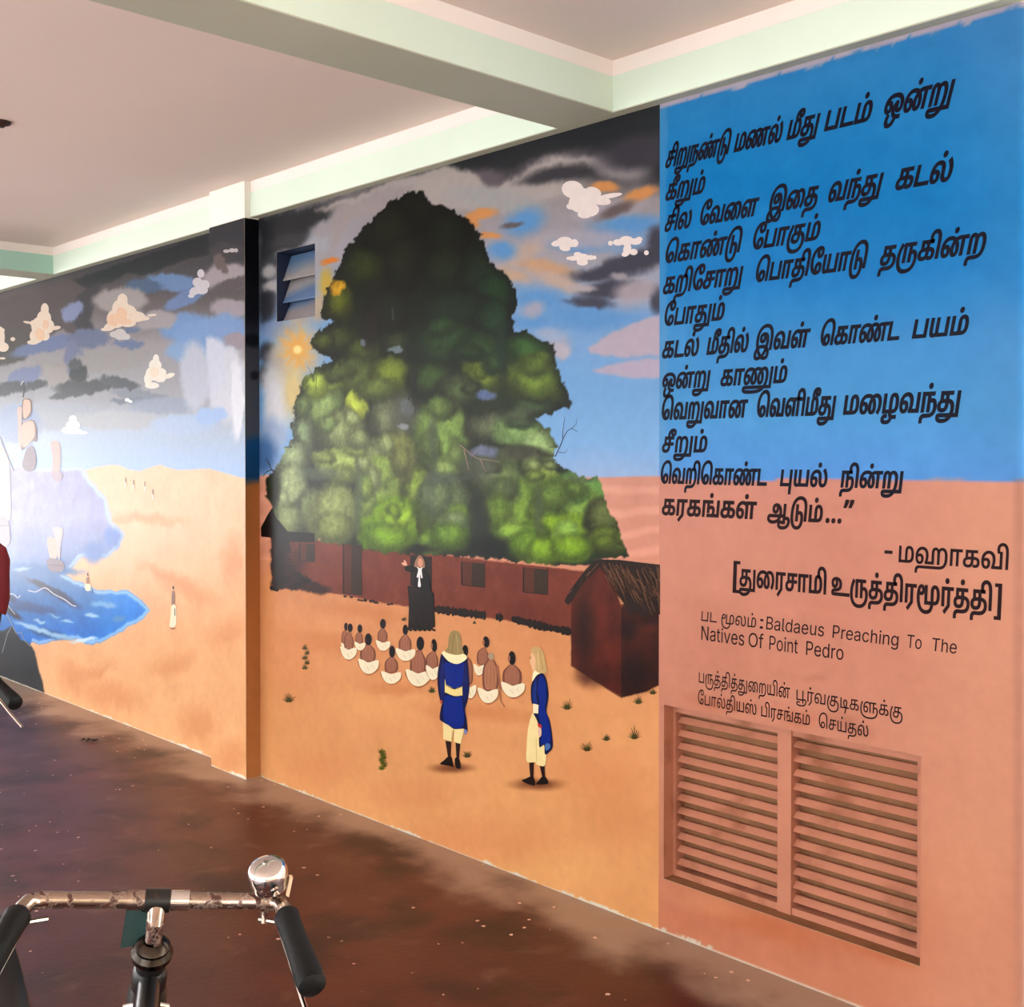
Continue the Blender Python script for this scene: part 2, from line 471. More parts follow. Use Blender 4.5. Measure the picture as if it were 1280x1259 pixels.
def paint_right(cv):
    """the preaching scene, between pilaster and lettering"""
    py, px = cv.py, cv.px
    yy = py + (cv.nA * 14 + cv.mA * 5)
    cv.c = grad(yy, [(130, (42, 44, 48)), (215, (52, 51, 56)), (250, (150, 142, 146)), (330, (158, 156, 168)), (400, (120, 158, 205)),
                     (480, (112, 162, 214)), (560, (128, 175, 226)), (598, (150, 180, 222))])
    E = cv.ell; P = cv.poly
    G, B, D, O = (170, 160, 158), (92, 146, 202), (42, 44, 48), (206, 140, 84)
    # dark belt under the beam
    P([(322, 270), (440, 245), (560, 205), (640, 180), (830, 125), (835, 215), (800, 215), (770, 195), (720, 205), (650, 245), (600, 235), (560, 215), (500, 225), (440, 245), (420, 262), (400, 290), (372, 310), (345, 320), (338, 345), (322, 370)], D, soft=7, warp=9)
    E(600, 228, 34, 16, (96, 88, 96), -10, warp=8); E(690, 205, 50, 12, (92, 86, 92), -15)
    P([(395, 262), (470, 235), (560, 205), (590, 215), (610, 240), (650, 215), (690, 196), (742, 196), (760, 205), (700, 212), (660, 240), (640, 262), (560, 262), (470, 250), (420, 262)], G, soft=5, warp=9)
    P([(500, 262), (440, 272), (425, 300), (402, 330), (385, 345), (400, 300), (425, 262), (470, 240), (520, 232)], (158, 148, 150), soft=4, warp=7)
    E(690, 218, 42, 10, (60, 58, 64), -14, soft=.5); E(775, 208, 34, 16, (150, 142, 146), 10); E(800, 190, 50, 22, (60, 58, 66), -10)
    E(670, 240, 60, 12, G, -8); E(620, 250, 60, 14, (160, 158, 160), 8)
    # orange strokes
    for a in ((600, 268, 20, 7, -12), (590, 278, 10, 6, 30), (612, 295, 14, 4, 5), (756, 234, 17, 7, 0), (800, 243, 22, 8, -18), (788, 252, 13, 5, -30), (410, 325, 13, 4, -14)):
        E(*a[:4], O if a[0] > 450 else (214, 120, 40), a[4], soft=.4, warp=5)
    E(680, 335, 38, 9, (196, 154, 122), 12, soft=.6); E(655, 318, 30, 10, (182, 160, 150), -30, soft=.6); E(640, 345, 24, 8, (190, 160, 138), 10, soft=.6)
    E(700, 352, 34, 8, (186, 162, 150), 20, soft=.6)
    # blues
    for a in ((655, 278, 24, 16, -20), (628, 316, 17, 11, 0), (720, 308, 30, 9, 5), (790, 280, 45, 12, 0), (770, 300, 40, 14, 0), (678, 375, 36, 13, 5), (740, 395, 60, 16, 0), (665, 402, 24, 10, 0)):
        E(*a[:4], B, a[4], soft=.6, warp=7)
    # lilac greys
    for a in ((735, 300, 60, 12, 0), (760, 262, 40, 9, -10), (668, 388, 14, 9, -20), (700, 430, 14, 14, 40), (795, 365, 34, 18, -20)):
        E(*a[:4], (168, 160, 172), a[4], soft=.6, warp=7, a=.85)
    E(640, 282, 14, 4, (96, 90, 92), -8, soft=.5); E(770, 262, 24, 7, (100, 88, 88), -22, soft=.6)
    # storm cloud on the right
    for a in ((800, 325, 46, 13, -14, 1), (750, 342, 36, 9, -4, 1), (760, 362, 34, 11, -12, 1), (738, 378, 26, 6, 6, .95), (824, 305, 14, 20, 0, 1), (822, 372, 9, 18, 0, .95), (770, 330, 26, 8, -20, .9)):
        E(*a[:4], (62, 62, 76), a[4], soft=.5, warp=9, a=a[5])
    E(728, 360, 16, 4, (172, 162, 166), 5, soft=.5); E(775, 345, 12, 4, (150, 144, 152), 0, soft=.5); E(795, 362, 26, 12, (160, 150, 158), -10, soft=.5)
    # pink clouds low right
    P([(735, 432), (770, 412), (830, 390), (830, 445), (780, 446), (740, 440)], (178, 164, 180), soft=3, warp=7)
    P([(742, 462), (780, 450), (830, 448), (830, 474), (790, 472), (750, 466)], (176, 164, 184), soft=3, warp=6)
    E(702, 438, 12, 10, (178, 172, 184), 30, soft=.4); E(690, 418, 20, 8, (150, 166, 196), 0, soft=.6)
    # left strip beside the pilaster
    for a in ((338, 335, 14, 16, 0, (60, 62, 68)), (332, 380, 12, 26, 0, (44, 46, 54)), (340, 360, 12, 7, 10, (168, 164, 166)), (336, 340, 9, 9, 0, (160, 158, 160)),
              (350, 412, 22, 12, 0, (120, 140, 178)), (335, 440, 10, 14, 0, (46, 48, 56)), (332, 470, 9, 14, 0, (60, 66, 70)), (352, 448, 18, 18, 0, (150, 150, 160)),
              (345, 478, 18, 20, 0, (190, 190, 196)), (346, 510, 16, 34, 0, (206, 206, 212)), (342, 545, 16, 20, 0, (150, 168, 200)), (332, 570, 16, 22, 0, (72, 110, 160)),
              (385, 330, 18, 20, 0, (156, 156, 166)), (398, 300, 16, 16, 20, (160, 162, 172)), (405, 285, 12, 10, 0, (156, 150, 156)), (408, 355, 10, 20, 0, (190, 160, 70)), (398, 385, 12, 16, 0, (176, 160, 140)),
              (360, 300, 26, 8, -15, (56, 58, 62)), (375, 395, 14, 10, 0, (160, 156, 160))):
        E(*a[:4], a[5], a[4], soft=.5, warp=6)
    # the sun
    E(372, 438, 26, 34, (196, 176, 140), 0, soft=.7, warp=5); E(368, 490, 12, 34, (214, 190, 130), 0, soft=.7, warp=5)
    ang = np.arctan2(py - 436, px - 372); rr = np.hypot((px - 372), (py - 436) * .85)
    star = rr / (16 + 4.5 * np.cos(ang * 9 + cv.mA * 5) + 3 * np.cos(ang * 17 + cv.mB * 6) + 3 * cv.fA)
    cv.put((1 - sstep(.35, 1.6, star)) * (rr < 44) * .9, (228, 166, 74)); E(372, 437, 5, 5, (250, 226, 150), soft=.5, warp=1)
    # ground: pink dunes above, ochre sand below
    horizon = 596 + cv.nA * 2 + np.where(px < 345, -4 + (345 - px) * 0.1, 0)
    dune = np.sin((py - 592) * 0.24 + cv.nA * 2.2 + px * 0.02)
    base = grad(py + cv.nA * 16, [(590, (214, 150, 130)), (690, (216, 144, 120)), (735, (214, 140, 92)), (800, (224, 150, 98)), (900, (232, 160, 104)), (1000, (236, 166, 106)), (1160, (236, 168, 108))])
    base = base + (cv.nB * 9)[:, None] + (cv.mA * 6)[:, None] * np.array([1, .9, .7])
    base = np.where((py < 700)[:, None], base + (np.clip(dune, -.2, 1) * 14)[:, None] * np.array([1, .95, .9]), base)
    left = sstep(420, 330, px)[:, None]; base = base * (1 - left * .12) + np.array((205, 130, 62)) * left * .12
    cv.put(sstep(-1.5, 1.5, py - horizon), base, SAND)
    for a in ((400, 960, 40, 20), (600, 1050, 90, 25), (470, 880, 60, 18), (740, 960, 60, 22), (690, 1090, 70, 25), (360, 820, 30, 40), (520, 990, 60, 16), (780, 1010, 50, 40)):
        E(*a, (244, 178, 112) if a[0] % 20 else (224, 142, 92), soft=.8, warp=14, a=.45)
    for a in ((425, 805, 55, 12, 8), (455, 765, 50, 8, 8), (500, 862, 40, 7, 5), (600, 890, 70, 9, 4), (560, 852, 30, 6, 0)):
        E(*a[:4], (204, 122, 72), a[4], soft=.8, warp=8, a=.5)
    for a in ((565, 960, 22, 5), (672, 980, 26, 6)):
        E(*a, (112, 58, 32), soft=.8, warp=3, a=.85)
    # ---------------- long house and hut
    T5 = (5.036, 320, 640); T6 = (4.663, 560, 640)
    P([(338, 660), (400, 676), (480, 686), (570, 696), (640, 704), (752, 717), (735, 740), (714, 794), (680, 786), (640, 777), (600, 771), (560, 767), (545, 765), (500, 757), (470, 752), (430, 744), (380, 738), (340, 735)],
      np.clip(np.array([(118, 52, 36)]) + (cv.mA * 16 + cv.nB * 12 + cv.fA * 6)[:, None] * np.array([1, .6, .5]), 0, 255), soft=.8, warp=.8, k=2, reg=HOUSE)
    P(tz([(95, 100), (225, 140), (215, 200), (225, 300), (275, 380), (330, 420), (400, 480), (415, 505), (300, 490), (95, 476)], *T5), (18, 13, 11), soft=2.5, warp=5, k=2, a=.95)
    E(395, 735, 18, 6, (50, 24, 18), 8, warp=4); E(372, 700, 12, 18, (60, 28, 20), 0, soft=.8, warp=5, a=.7)
    hut = np.clip(np.array([(84, 28, 15)]) + (cv.mA * 20 + cv.fB * 8 + cv.nA * 10)[:, None] * np.array([1, .45, .3]), 0, 255)
    P(tz([(885, 290), (800, 370), (720, 480), (716, 895), (1010, 1083), (1016, 560), (960, 400)], *T6), hut, soft=.8, warp=.6, k=2, reg=HUT)
    P(tz([(1014, 540), (1238, 560), (1238, 1008), (1160, 1048), (1010, 1083)], *T6), hut * .62, soft=.8, warp=.6, k=2, reg=HUT)
    P(tz([(850, 280), (1000, 284), (1236, 312), (1238, 590), (1060, 585), (1000, 500), (940, 400), (885, 320), (740, 460), (710, 470), (800, 340)], *T6), (38, 22, 16), soft=.8, warp=.6, k=2, reg=HUT)
    for a in ((730, 790, 10, 40, (34, 13, 9)), (752, 770, 8, 20, (106, 36, 20)), (768, 820, 8, 20, (98, 34, 20)), (740, 845, 16, 12, (52, 18, 11)), (800, 800, 16, 12, (78, 26, 14)), (795, 845, 18, 16, (26, 10, 8)), (812, 788, 12, 5, (90, 32, 18)), (785, 790, 8, 10, (30, 12, 9))):
        E(*a[:4], a[4], soft=.9, warp=6, a=.75)
    # ---------------- the great tree
    idx, d = cv.sdf(TREE_OUT, 4.5, 2, 30)
    dd = np.full(len(px), 99.0); dd[idx] = d
    t0 = cv.c.copy(); r0 = cv.reg.copy()
    ca_ = np.floor(cv.X * 78 + cv.fA * 2.2).astype(int) & 255; cb_ = np.floor(cv.Z * 78 + cv.fB * 2.2 + cv.mA * 3).astype(int) & 255
    dab = _LAT[6][ca_, cb_] * 2 - 1
    leaf = cv.fA * .7 + cv.mA * .7 + dab * .35
    cv.c = np.zeros_like(cv.c) + np.array((32, 42, 24)); 
    dk = sstep(470, 380, py)[:, None]
    cv.c = cv.c * (1 - dk) + np.array((17, 21, 13)) * dk
    def clump(x, y, rx, ry, col, rim=.42, soft=.18, wp=9):
        X, Y = 300 + x / 2.3315, 220 + y / 2.3315; rx /= 2.3315; ry /= 2.3315
        wx, wy = cv.wx(wp, 3)
        dx = (px + wx - X) / rx; dy = (py + wy - Y) / ry
        m = np.hypot(dx, dy)
        al = (1 - sstep(1 - soft, 1 + soft, m))
        shade = rim + (1.06 - rim) * (1 - sstep(.15, 1.05, np.hypot(dx * 1.0, (dy + .22))))
        c = np.array(col)[None] * (shade * (1 + .13 * leaf))[:, None]
        cv.c = cv.c * (1 - al[:, None]) + c * al[:, None]
    heads = []
    for c in (
        (430, 160, 90, 90, (20, 26, 14)), (600, 170, 80, 80, (18, 24, 14)), (360, 270, 70, 66, (40, 50, 16)), (470, 260, 60, 90, (22, 28, 14)), (600, 280, 70, 80, (26, 34, 16)), (700, 300, 70, 90, (22, 36, 20)),
        (745, 350, 66, 70, (24, 50, 26)), (620, 400, 120, 70, (24, 38, 22)), (740, 430, 60, 70, (26, 52, 28)), (430, 400, 70, 80, (20, 24, 14)),
        (290, 370, 48, 66, (84, 92, 20)), (283, 318, 22, 24, (226, 170, 30), .8), (280, 480, 80, 52, (50, 60, 20)), (235, 480, 40, 28, (74, 84, 26)), (360, 520, 70, 50, (62, 74, 28)), (470, 500, 60, 50, (46, 56, 30)),
        (600, 500, 120, 80, (36, 58, 30)), (700, 540, 80, 80, (44, 70, 32)), (840, 520, 80, 70, (52, 88, 34)), (860, 600, 100, 80, (104, 128, 42)), (330, 600, 110, 70, (84, 98, 44)), (440, 590, 66, 62, (112, 128, 40)),
        (560, 600, 80, 60, (52, 72, 34)), (700, 590, 60, 62, (116, 136, 44)), (640, 640, 70, 60, (70, 84, 48)), (860, 690, 90, 40, (60, 78, 46)), 
        (250, 610, 60, 62, (150, 172, 66)), (240, 690, 74, 80, (136, 160, 92)), (340, 680, 34, 46, (176, 192, 70), .8), (300, 760, 80, 80, (140, 152, 98)), (430, 720, 60, 70, (110, 118, 84)), (175, 780, 50, 90, (132, 152, 108)),
        (300, 840, 76, 50, (160, 180, 92), .8), (150, 830, 56, 70, (150, 168, 118)), (400, 830, 60, 80, (130, 142, 90)), (470, 830, 60, 90, (138, 146, 78)), (150, 930, 50, 90, (154, 168, 116), .7), (140, 1000, 50, 50, (110, 124, 78)), (210, 980, 50, 70, (126, 142, 92)),
        (270, 990, 76, 92, (140, 152, 88), .7), (400, 920, 66, 110, (142, 168, 78), .75), (520, 930, 50, 80, (132, 156, 60)), (440, 1020, 92, 88, (124, 164, 34), .75), (455, 1000, 50, 50, (134, 170, 40), .8), (380, 1060, 34, 36, (112, 158, 24), .8),
        (590, 750, 84, 90, (128, 158, 76), .75), (600, 820, 80, 60, (128, 150, 84)), (600, 960, 90, 90, (110, 128, 84)), (610, 1030, 86, 74, (120, 156, 52), .75), (540, 1010, 30, 60, (112, 140, 44)),
        (720, 740, 60, 50, (96, 104, 74)), (830, 745, 96, 56, (128, 160, 92), .8), (880, 790, 60, 46, (150, 178, 112), .8), (800, 850, 120, 60, (84, 94, 62)), (860, 850, 60, 40, (104, 118, 70)), 
        (760, 900, 80, 70, (112, 132, 76)), (880, 890, 50, 34, (136, 160, 70), .8), (1000, 930, 90, 66, (110, 160, 76), .8), (800, 980, 90, 90, (126, 160, 56), .75), (960, 980, 110, 90, (122, 156, 62), .75), (930, 1050, 120, 66, (128, 166, 30), .75),
        (1060, 1010, 60, 70, (86, 96, 46)), (1060, 1070, 76, 44, (98, 118, 36)), (830, 1060, 80, 50, (110, 146, 36)), (880, 1100, 40, 34, (130, 170, 34), .8), (965, 1100, 50, 34, (122, 160, 30), .8)):
        clump(*c)
        heads.append(c)
    rg = random.Random(11)
    for i in range(70):
        c = rg.choice(heads[15:])
        f = rg.uniform(.32, .62); k = rg.uniform(.72, 1.14)
        clump(c[0] + rg.uniform(-.8, .8) * c[2], c[1] + rg.uniform(-.8, .8) * c[3], c[2] * f, c[3] * f * rg.uniform(.8, 1.2), tuple(v * k for v in c[4]), .66, .34, 7)
    # gaps of dark between the lower heads, holes with sky, bare twigs
    for a in ((700, 1020, 30, 100, (34, 42, 34), .9), (345, 950, 12, 110, (80, 92, 70), .6), (560, 900, 16, 100, (74, 86, 66), .5), (870, 990, 14, 80, (70, 84, 54), .7), (480, 690, 40, 60, (84, 86, 74), .8),
              (510, 610, 8, 60, (30, 34, 28), .8), (380, 450, 26, 60, (24, 18, 14), .9), (760, 500, 14, 60, (26, 44, 30), .8), (820, 700, 70, 22, (60, 66, 48), .8), (820, 810, 60, 20, (66, 66, 52), .8), (600, 880, 60, 16, (86, 96, 84), .6),
              (700, 850, 50, 40, (92, 98, 82), .7), (1000, 880, 40, 14, (74, 82, 60), .7), (230, 870, 60, 18, (96, 108, 86), .6), (640, 1080, 90, 26, (24, 30, 26), .9), (740, 1085, 70, 34, (20, 26, 24), .95), (500, 1090, 60, 12, (20, 24, 20), .9), (560, 760, 14, 60, (70, 78, 62), .6)):
        cv.ell(300 + a[0] / 2.3315, 220 + a[1] / 2.3315, a[2] / 2.3315, a[3] / 2.3315, a[4], soft=.5, warp=5, a=a[5])
    for a in ((455, 512, 20, 8, (104, 118, 124)), (716, 646, 26, 15, (88, 104, 144)), (715, 806, 38, 17, (102, 110, 134)), (482, 738, 14, 9, (130, 134, 136)), (360, 490, 5, 12, (100, 112, 120)), (442, 405, 4, 18, (60, 70, 70)), (490, 680, 20, 26, (92, 98, 96))):
        cv.ell(300 + a[0] / 2.3315, 220 + a[1] / 2.3315, a[2] / 2.3315, a[3] / 2.3315, a[4], soft=.35, warp=9)
    # dark skirt under the crown and the bulge by the pilaster
    sk = sstep(-9, -2, py - (688 + (px - 340) * 0.063 + cv.mA * 5)) 
    cv.put(sk * .9, (16, 18, 16)); 
    for a in ((90, 910, 26, 60),): cv.ell(300 + a[0] / 2.3315, 220 + a[1] / 2.3315, a[2] / 2.3315, a[3] / 2.3315, (30, 34, 18), soft=.3, warp=2)
    for c in ((140, 1005, 44, 52, (140, 152, 100)), (272, 1030, 64, 48, (136, 148, 80)), (430, 1062, 74, 46, (118, 158, 34)), (612, 1055, 60, 44, (104, 138, 46)), (835, 1075, 50, 44, (104, 140, 36)), (885, 1096, 46, 44, (122, 160, 34)), (965, 1090, 60, 44, (118, 156, 30))): clump(*c, .6, .3, 6)
    edge = sstep(-14, 0, dd)[:, None] * .45
    cv.c = cv.c * (1 - edge * (py < 560)[:, None])
    cv.c *= (1 + (.10 * cv.fB + .04 * dab + .08 * cv.mB) [:, None] * np.clip((py - 380) / 150, .3, 1)[:, None])
    al = (1 - sstep(-1.0, 1.0, dd))
    cv.c = t0 * (1 - al[:, None]) + cv.c * al[:, None]
    cv.reg = np.where(al > .5, TREE, r0)
    foot(cv)

def foot(cv):
    """chipped paint where the wall meets the floor, a smudge of soffit paint at the top"""
    b = 0.006 + 0.008 * np.clip(cv.mA * 1.6 + cv.fA, -1, 1)
    b = np.where(cv.nA > 0.0, b, b * .35)
    cv.put(sstep(b + .003, b - .001, cv.Z), (226, 216, 196))

def paint_left(cv):
    """the coast with the ships, left bay and pilaster face"""
    py, px = cv.py, cv.px
    E = cv.ell; P = cv.poly
    cv.c = grad(py + cv.nA * 8, [(290, (46, 48, 54)), (380, (88, 82, 84)), (430, (140, 134, 138)), (500, (146, 148, 154)), (540, (160, 174, 194)), (600, (150, 180, 220))])
    D = (50, 52, 58)
    P([(-10, 378), (100, 345), (262, 290), (262, 320), (215, 335), (190, 345), (160, 348), (130, 360), (100, 378), (95, 400), (120, 415), (95, 420), (80, 410), (40, 432), (30, 450), (-10, 460)], (74, 68, 70), soft=3, warp=5)
    P([(90, 350), (262, 292), (262, 318), (215, 330), (196, 338), (180, 345), (160, 342), (140, 352), (110, 362)], (38, 42, 46), soft=2, warp=4)
    P([(95, 370), (125, 352), (122, 375), (112, 400), (118, 412), (100, 415), (92, 400)], D, soft=3, warp=4)
    for a in ((215, 352, 30, 11, 8, (96, 124, 164)), (180, 358, 24, 8, -5, (70, 90, 118)), (232, 372, 28, 9, -25, (96, 118, 158)), (92, 388, 10, 14, 35, (118, 130, 164)), (60, 430, 48, 9, -14, (98, 110, 146)),
              (110, 424, 26, 12, 0, (92, 102, 132)), (160, 430, 20, 5, 0, (92, 106, 140)), (165, 412, 12, 4, -10, (86, 104, 132)), (90, 445, 12, 22, 10, (104, 110, 140)), (235, 410, 34, 20, 0, (104, 136, 182)), (262, 420, 44, 22, 0, (110, 142, 188)), (240, 440, 30, 14, 0, (120, 150, 190)),
              (160, 392, 18, 5, -10, (120, 116, 120)), (150, 375, 34, 14, 0, (144, 138, 138)), (195, 400, 26, 12, -10, (146, 140, 144)), (140, 450, 50, 14, -6, (140, 136, 138)), (60, 458, 26, 8, 0, (140, 134, 134)), (72, 470, 22, 12, 30, (148, 142, 140)),
              (30, 470, 22, 10, -20, (112, 120, 154)), (8, 486, 26, 9, -6, (60, 62, 68)), (45, 480, 14, 6, 0, (66, 68, 74)), (100, 466, 10, 12, 60, D), (110, 482, 42, 9, -3, (62, 64, 70)), (150, 478, 26, 7, 10, (72, 76, 82)), (85, 492, 22, 5, -8, (66, 68, 74)), (92, 455, 8, 7, 0, (70, 72, 78)),
              (175, 492, 34, 6, 3, (118, 124, 136)), (165, 500, 26, 4, -6, (104, 112, 126)), (205, 505, 40, 10, 0, (136, 146, 164)), (60, 520, 60, 18, 0, (150, 156, 166)), (20, 530, 30, 24, 0, (130, 146, 174)), (150, 525, 60, 12, 0, (162, 166, 172)), (255, 470, 30, 24, 0, (158, 162, 180)), (285, 480, 26, 50, 0, (188, 190, 202)), (270, 450, 12, 40, 0, (186, 190, 206)), (296, 500, 8, 50, 0, (206, 208, 216)), (243, 470, 18, 44, 0, (172, 176, 190)), (230, 530, 40, 14, 0, (158, 176, 204)), (262, 520, 20, 10, 0, (146, 172, 212)),
              (285, 345, 34, 16, -10, (150, 140, 146)), (282, 312, 22, 8, 0, (60, 58, 62)), (288, 355, 26, 9, -24, (84, 76, 80)), (275, 330, 12, 6, 60, (96, 86, 84)), (290, 385, 26, 12, 0, (146, 138, 146)), (285, 410, 24, 18, 0, (112, 140, 184)), (296, 425, 16, 10, 0, (140, 130, 140))):
        E(*a[:4], a[5], a[4], soft=.22, warp=7)  # pale ellipses on and beside the pilaster have glare painted into their colour
    # horizon and dunes
    hz = np.interp(px, [0, 100, 120, 140, 150, 160, 175, 190, 200, 208, 222, 240, 262, 300, 320, 340], [700, 590, 584, 581, 582, 587, 589, 584, 581, 584, 588, 587, 586, 597, 600, 606])
    base = grad(py + cv.nA * 10, [(580, (222, 184, 146)), (680, (226, 176, 136)), (760, (228, 168, 120)), (900, (232, 170, 118)), (980, (228, 164, 108))])
    base = base + (cv.nB * 8)[:, None] + (cv.mB * 5)[:, None]
    cv.put(sstep(-1.2, 1.2, py - hz), base, SAND)
    for a in ((235, 740, 30, 10, 20), (285, 790, 20, 14, -30), (140, 870, 30, 14, 10), (250, 905, 22, 18, 20), (290, 950, 16, 22, 60), (120, 840, 22, 7, -20), (205, 720, 26, 6, 30), (292, 700, 12, 26, 0), (180, 650, 40, 6, 0), (90, 850, 20, 14, 60), (215, 830, 24, 10, -20)):
        E(*a[:4], (212, 142, 92), a[4], soft=.9, warp=12, a=.75)
    # sea
    sea = [(-30, 585), (104, 584), (112, 600), (122, 612), (133, 625), (140, 650), (155, 668), (150, 682), (135, 697), (120, 695), (100, 698), (90, 710), (80, 718), (105, 730), (125, 738), (160, 738), (175, 750), (187, 763), (180, 773), (150, 790), (125, 804), (110, 806), (95, 798), (70, 800), (50, 806), (40, 803), (20, 830), (-30, 830)]
    deep = grad(py + cv.nA * 10 + cv.mA * 6, [(585, (150, 150, 186)), (650, (146, 150, 190)), (695, (110, 130, 176)), (715, (62, 108, 160)), (760, (36, 104, 170)), (800, (28, 110, 200))])
    rt = sstep(90, 170, px)[:, None] * (py > 715)[:, None]
    deep = deep * (1 - rt) + np.array((18, 122, 214)) * rt + (cv.mA * 14 + cv.fA * 5)[:, None]
    P(sea, np.clip(deep, 0, 255), soft=1.2, warp=2.5, reg=SEA, k=1)
    # surf on the edge, wave crests
    idx, d = cv.sdf(sea, 2.5, 1, 10)
    if d is not None:
        al = np.exp(-((d + 2.5) / 2.2) ** 2) * .75 * (cv.px[idx] > 40)
        cv.c[idx] = cv.c[idx] * (1 - al[:, None]) + np.array((176, 206, 240)) * al[:, None]
    for a in ((60, 735, 26, 3.5, 24, (20, 36, 66)), (75, 745, 26, 5, 28, (24, 44, 84)), (15, 765, 14, 4, 40, (16, 24, 44)), (10, 748, 12, 4, 14, (24, 44, 84)), (40, 760, 30, 6, 10, (30, 72, 124)), (60, 792, 22, 5, 12, (30, 74, 126)), (60, 712, 40, 5, 5, (56, 104, 160)),
              (118, 690, 14, 12, -20, (86, 120, 178)), (140, 672, 10, 12, 0, (92, 126, 190)), (126, 755, 12, 4, 0, (96, 156, 206)), (115, 770, 9, 2.5, 12, (150, 190, 220)), (148, 774, 8, 4, 0, (70, 132, 190)), (50, 777, 8, 2, 14, (140, 180, 210)), (85, 777, 8, 1.6, 4, (140, 184, 214)), (68, 770, 7, 1.4, 10, (110, 160, 200)), (138, 757, 9, 3, 0, (110, 160, 210)),
              (45, 786, 26, 3, 18, (150, 186, 214)), (75, 795, 16, 3, 10, (140, 180, 212)), (28, 712, 10, 2, -10, (130, 164, 196)), (105, 800, 16, 2.5, -6, (196, 220, 240))):
        E(*a[:4], a[5], a[4], soft=.5, warp=3, k=1)
    # rock at the left end
    P([(-30, 770), (2, 790), (14, 783), (20, 790), (26, 800), (36, 803), (44, 815), (47, 835), (53, 852), (55, 866), (60, 900), (-30, 900)], (20, 26, 32), soft=1, warp=1.5, reg=ROCK)
    foot(cv)

def paint_side(cv):
    """inner flank of the pilaster: dark paint, with its shade mixed into the colours"""
    py = cv.py
    cv.c = grad(py + cv.nA * 8, [(270, (12, 14, 18)), (400, (24, 26, 34)), (440, (66, 68, 78)), (540, (76, 80, 92)), (552, (24, 74, 124)), (596, (20, 66, 112)), (606, (176, 112, 62)), (760, (190, 118, 66)), (960, (206, 138, 84))])
    for a in ((315, 335, 14, 20, (14, 15, 20)), (316, 425, 12, 8, (16, 18, 24)), (318, 470, 5, 6, (30, 32, 38))): cv.ell(*a[:4], a[4], soft=.5, warp=4)
    cv.reg[:] = np.where(py > 601, SAND, SKY)
    foot(cv)
# ------------------------------------------------------------------ the painted skins on the wall
M_paint = Mat('mural_paint', attr='Col', rough=0.30, mott=0.05, mscale=26, bump=0.10, bscale=70, spec=0.09)
PART = {SKY: 'painted_sky', SAND: 'painted_sand', SEA: 'painted_sea', TREE: 'painted_tree', ROCK: 'painted_rock', HOUSE: 'house_wall', HUT: 'hut_wall'}

def fast_mesh(name, V, Q, cols, parent, mat):
    me = bpy.data.meshes.new(name)
    me.vertices.add(len(V)); me.vertices.foreach_set('co', V.astype(np.float32).ravel())
    me.loops.add(len(Q) * 4); me.loops.foreach_set('vertex_index', Q.astype(np.int32).ravel())
    me.polygons.add(len(Q)); me.polygons.foreach_set('loop_start', np.arange(0, len(Q) * 4, 4, dtype=np.int32))
    me.update(calc_edges=True)
    a = me.color_attributes.new('Col', 'FLOAT_COLOR', 'POINT')
    arr = np.ones((len(V), 4), dtype=np.float32); arr[:, :3] = cols
    a.data.foreach_set('color', arr.ravel())
    me.materials.append(mat.m)
    me.validate()
    o = bpy.data.objects.new(name, me); COL.objects.link(o)
    if parent: o.parent = parent; o.location = -Vector(parent.location)
    return o

def columns(x0, x1, step=1.4):
    """columns closer together where the wall is near the viewer"""
    xs = [x0]; x = x0
    while x < x1:
        y = 0.0; p0 = project(x, y, 1.5)[0]; p1 = project(x + 0.01, y, 1.5)[0]
        x += max(0.0035, 0.01 * step / max(p1 - p0, 1e-3)); xs.append(min(x, x1))
    return np.array(xs)

def skin(pos, A, B, paint, parent, holes=(), names=PART, gain=0.74, mat=None):
    """pos(a,b)->x,y,z on a grid A x B; coloured by paint(); split by painted region into parts"""
    a, b = np.meshgrid(A, B)
    a = a.ravel(); b = b.ravel()
    x, y, z = pos(a, b)
    px, py = project(x, y, z)
    cv = Canvas(px, py, a, z)
    paint(cv)
    na, nb = len(A), len(B)
    i = np.arange(na * nb).reshape(nb, na)
    Q = np.stack([i[:-1, :-1], i[:-1, 1:], i[1:, 1:], i[1:, :-1]], axis=-1).reshape(-1, 4)
    ca = (a[Q[:, 0]] + a[Q[:, 2]]) / 2; cb = (b[Q[:, 0]] + b[Q[:, 2]]) / 2
    keep = np.ones(len(Q), dtype=bool)
    for h in holes: keep &= ~((ca > h[0]) & (ca < h[1]) & (cb > h[2]) & (cb < h[3]))
    Q = Q[keep]
    reg = cv.reg[Q[:, 0]]
    V = np.stack([x, y, z], axis=1); cl = lina(cv.c) * gain
    out = {}
    for r in np.unique(reg):
        q = Q[reg == r]
        u, inv = np.unique(q, return_inverse=True)
        out[int(r)] = fast_mesh(names[int(r)], V[u], inv.reshape(-1, 4), cl[u], parent, mat or M_paint)
    return out

def rows(extra=(), step=0.0042, top=SOF):
    z = np.arange(0.0, top, step)
    return np.unique(np.concatenate([z, [top], np.array(extra, dtype=float)]))

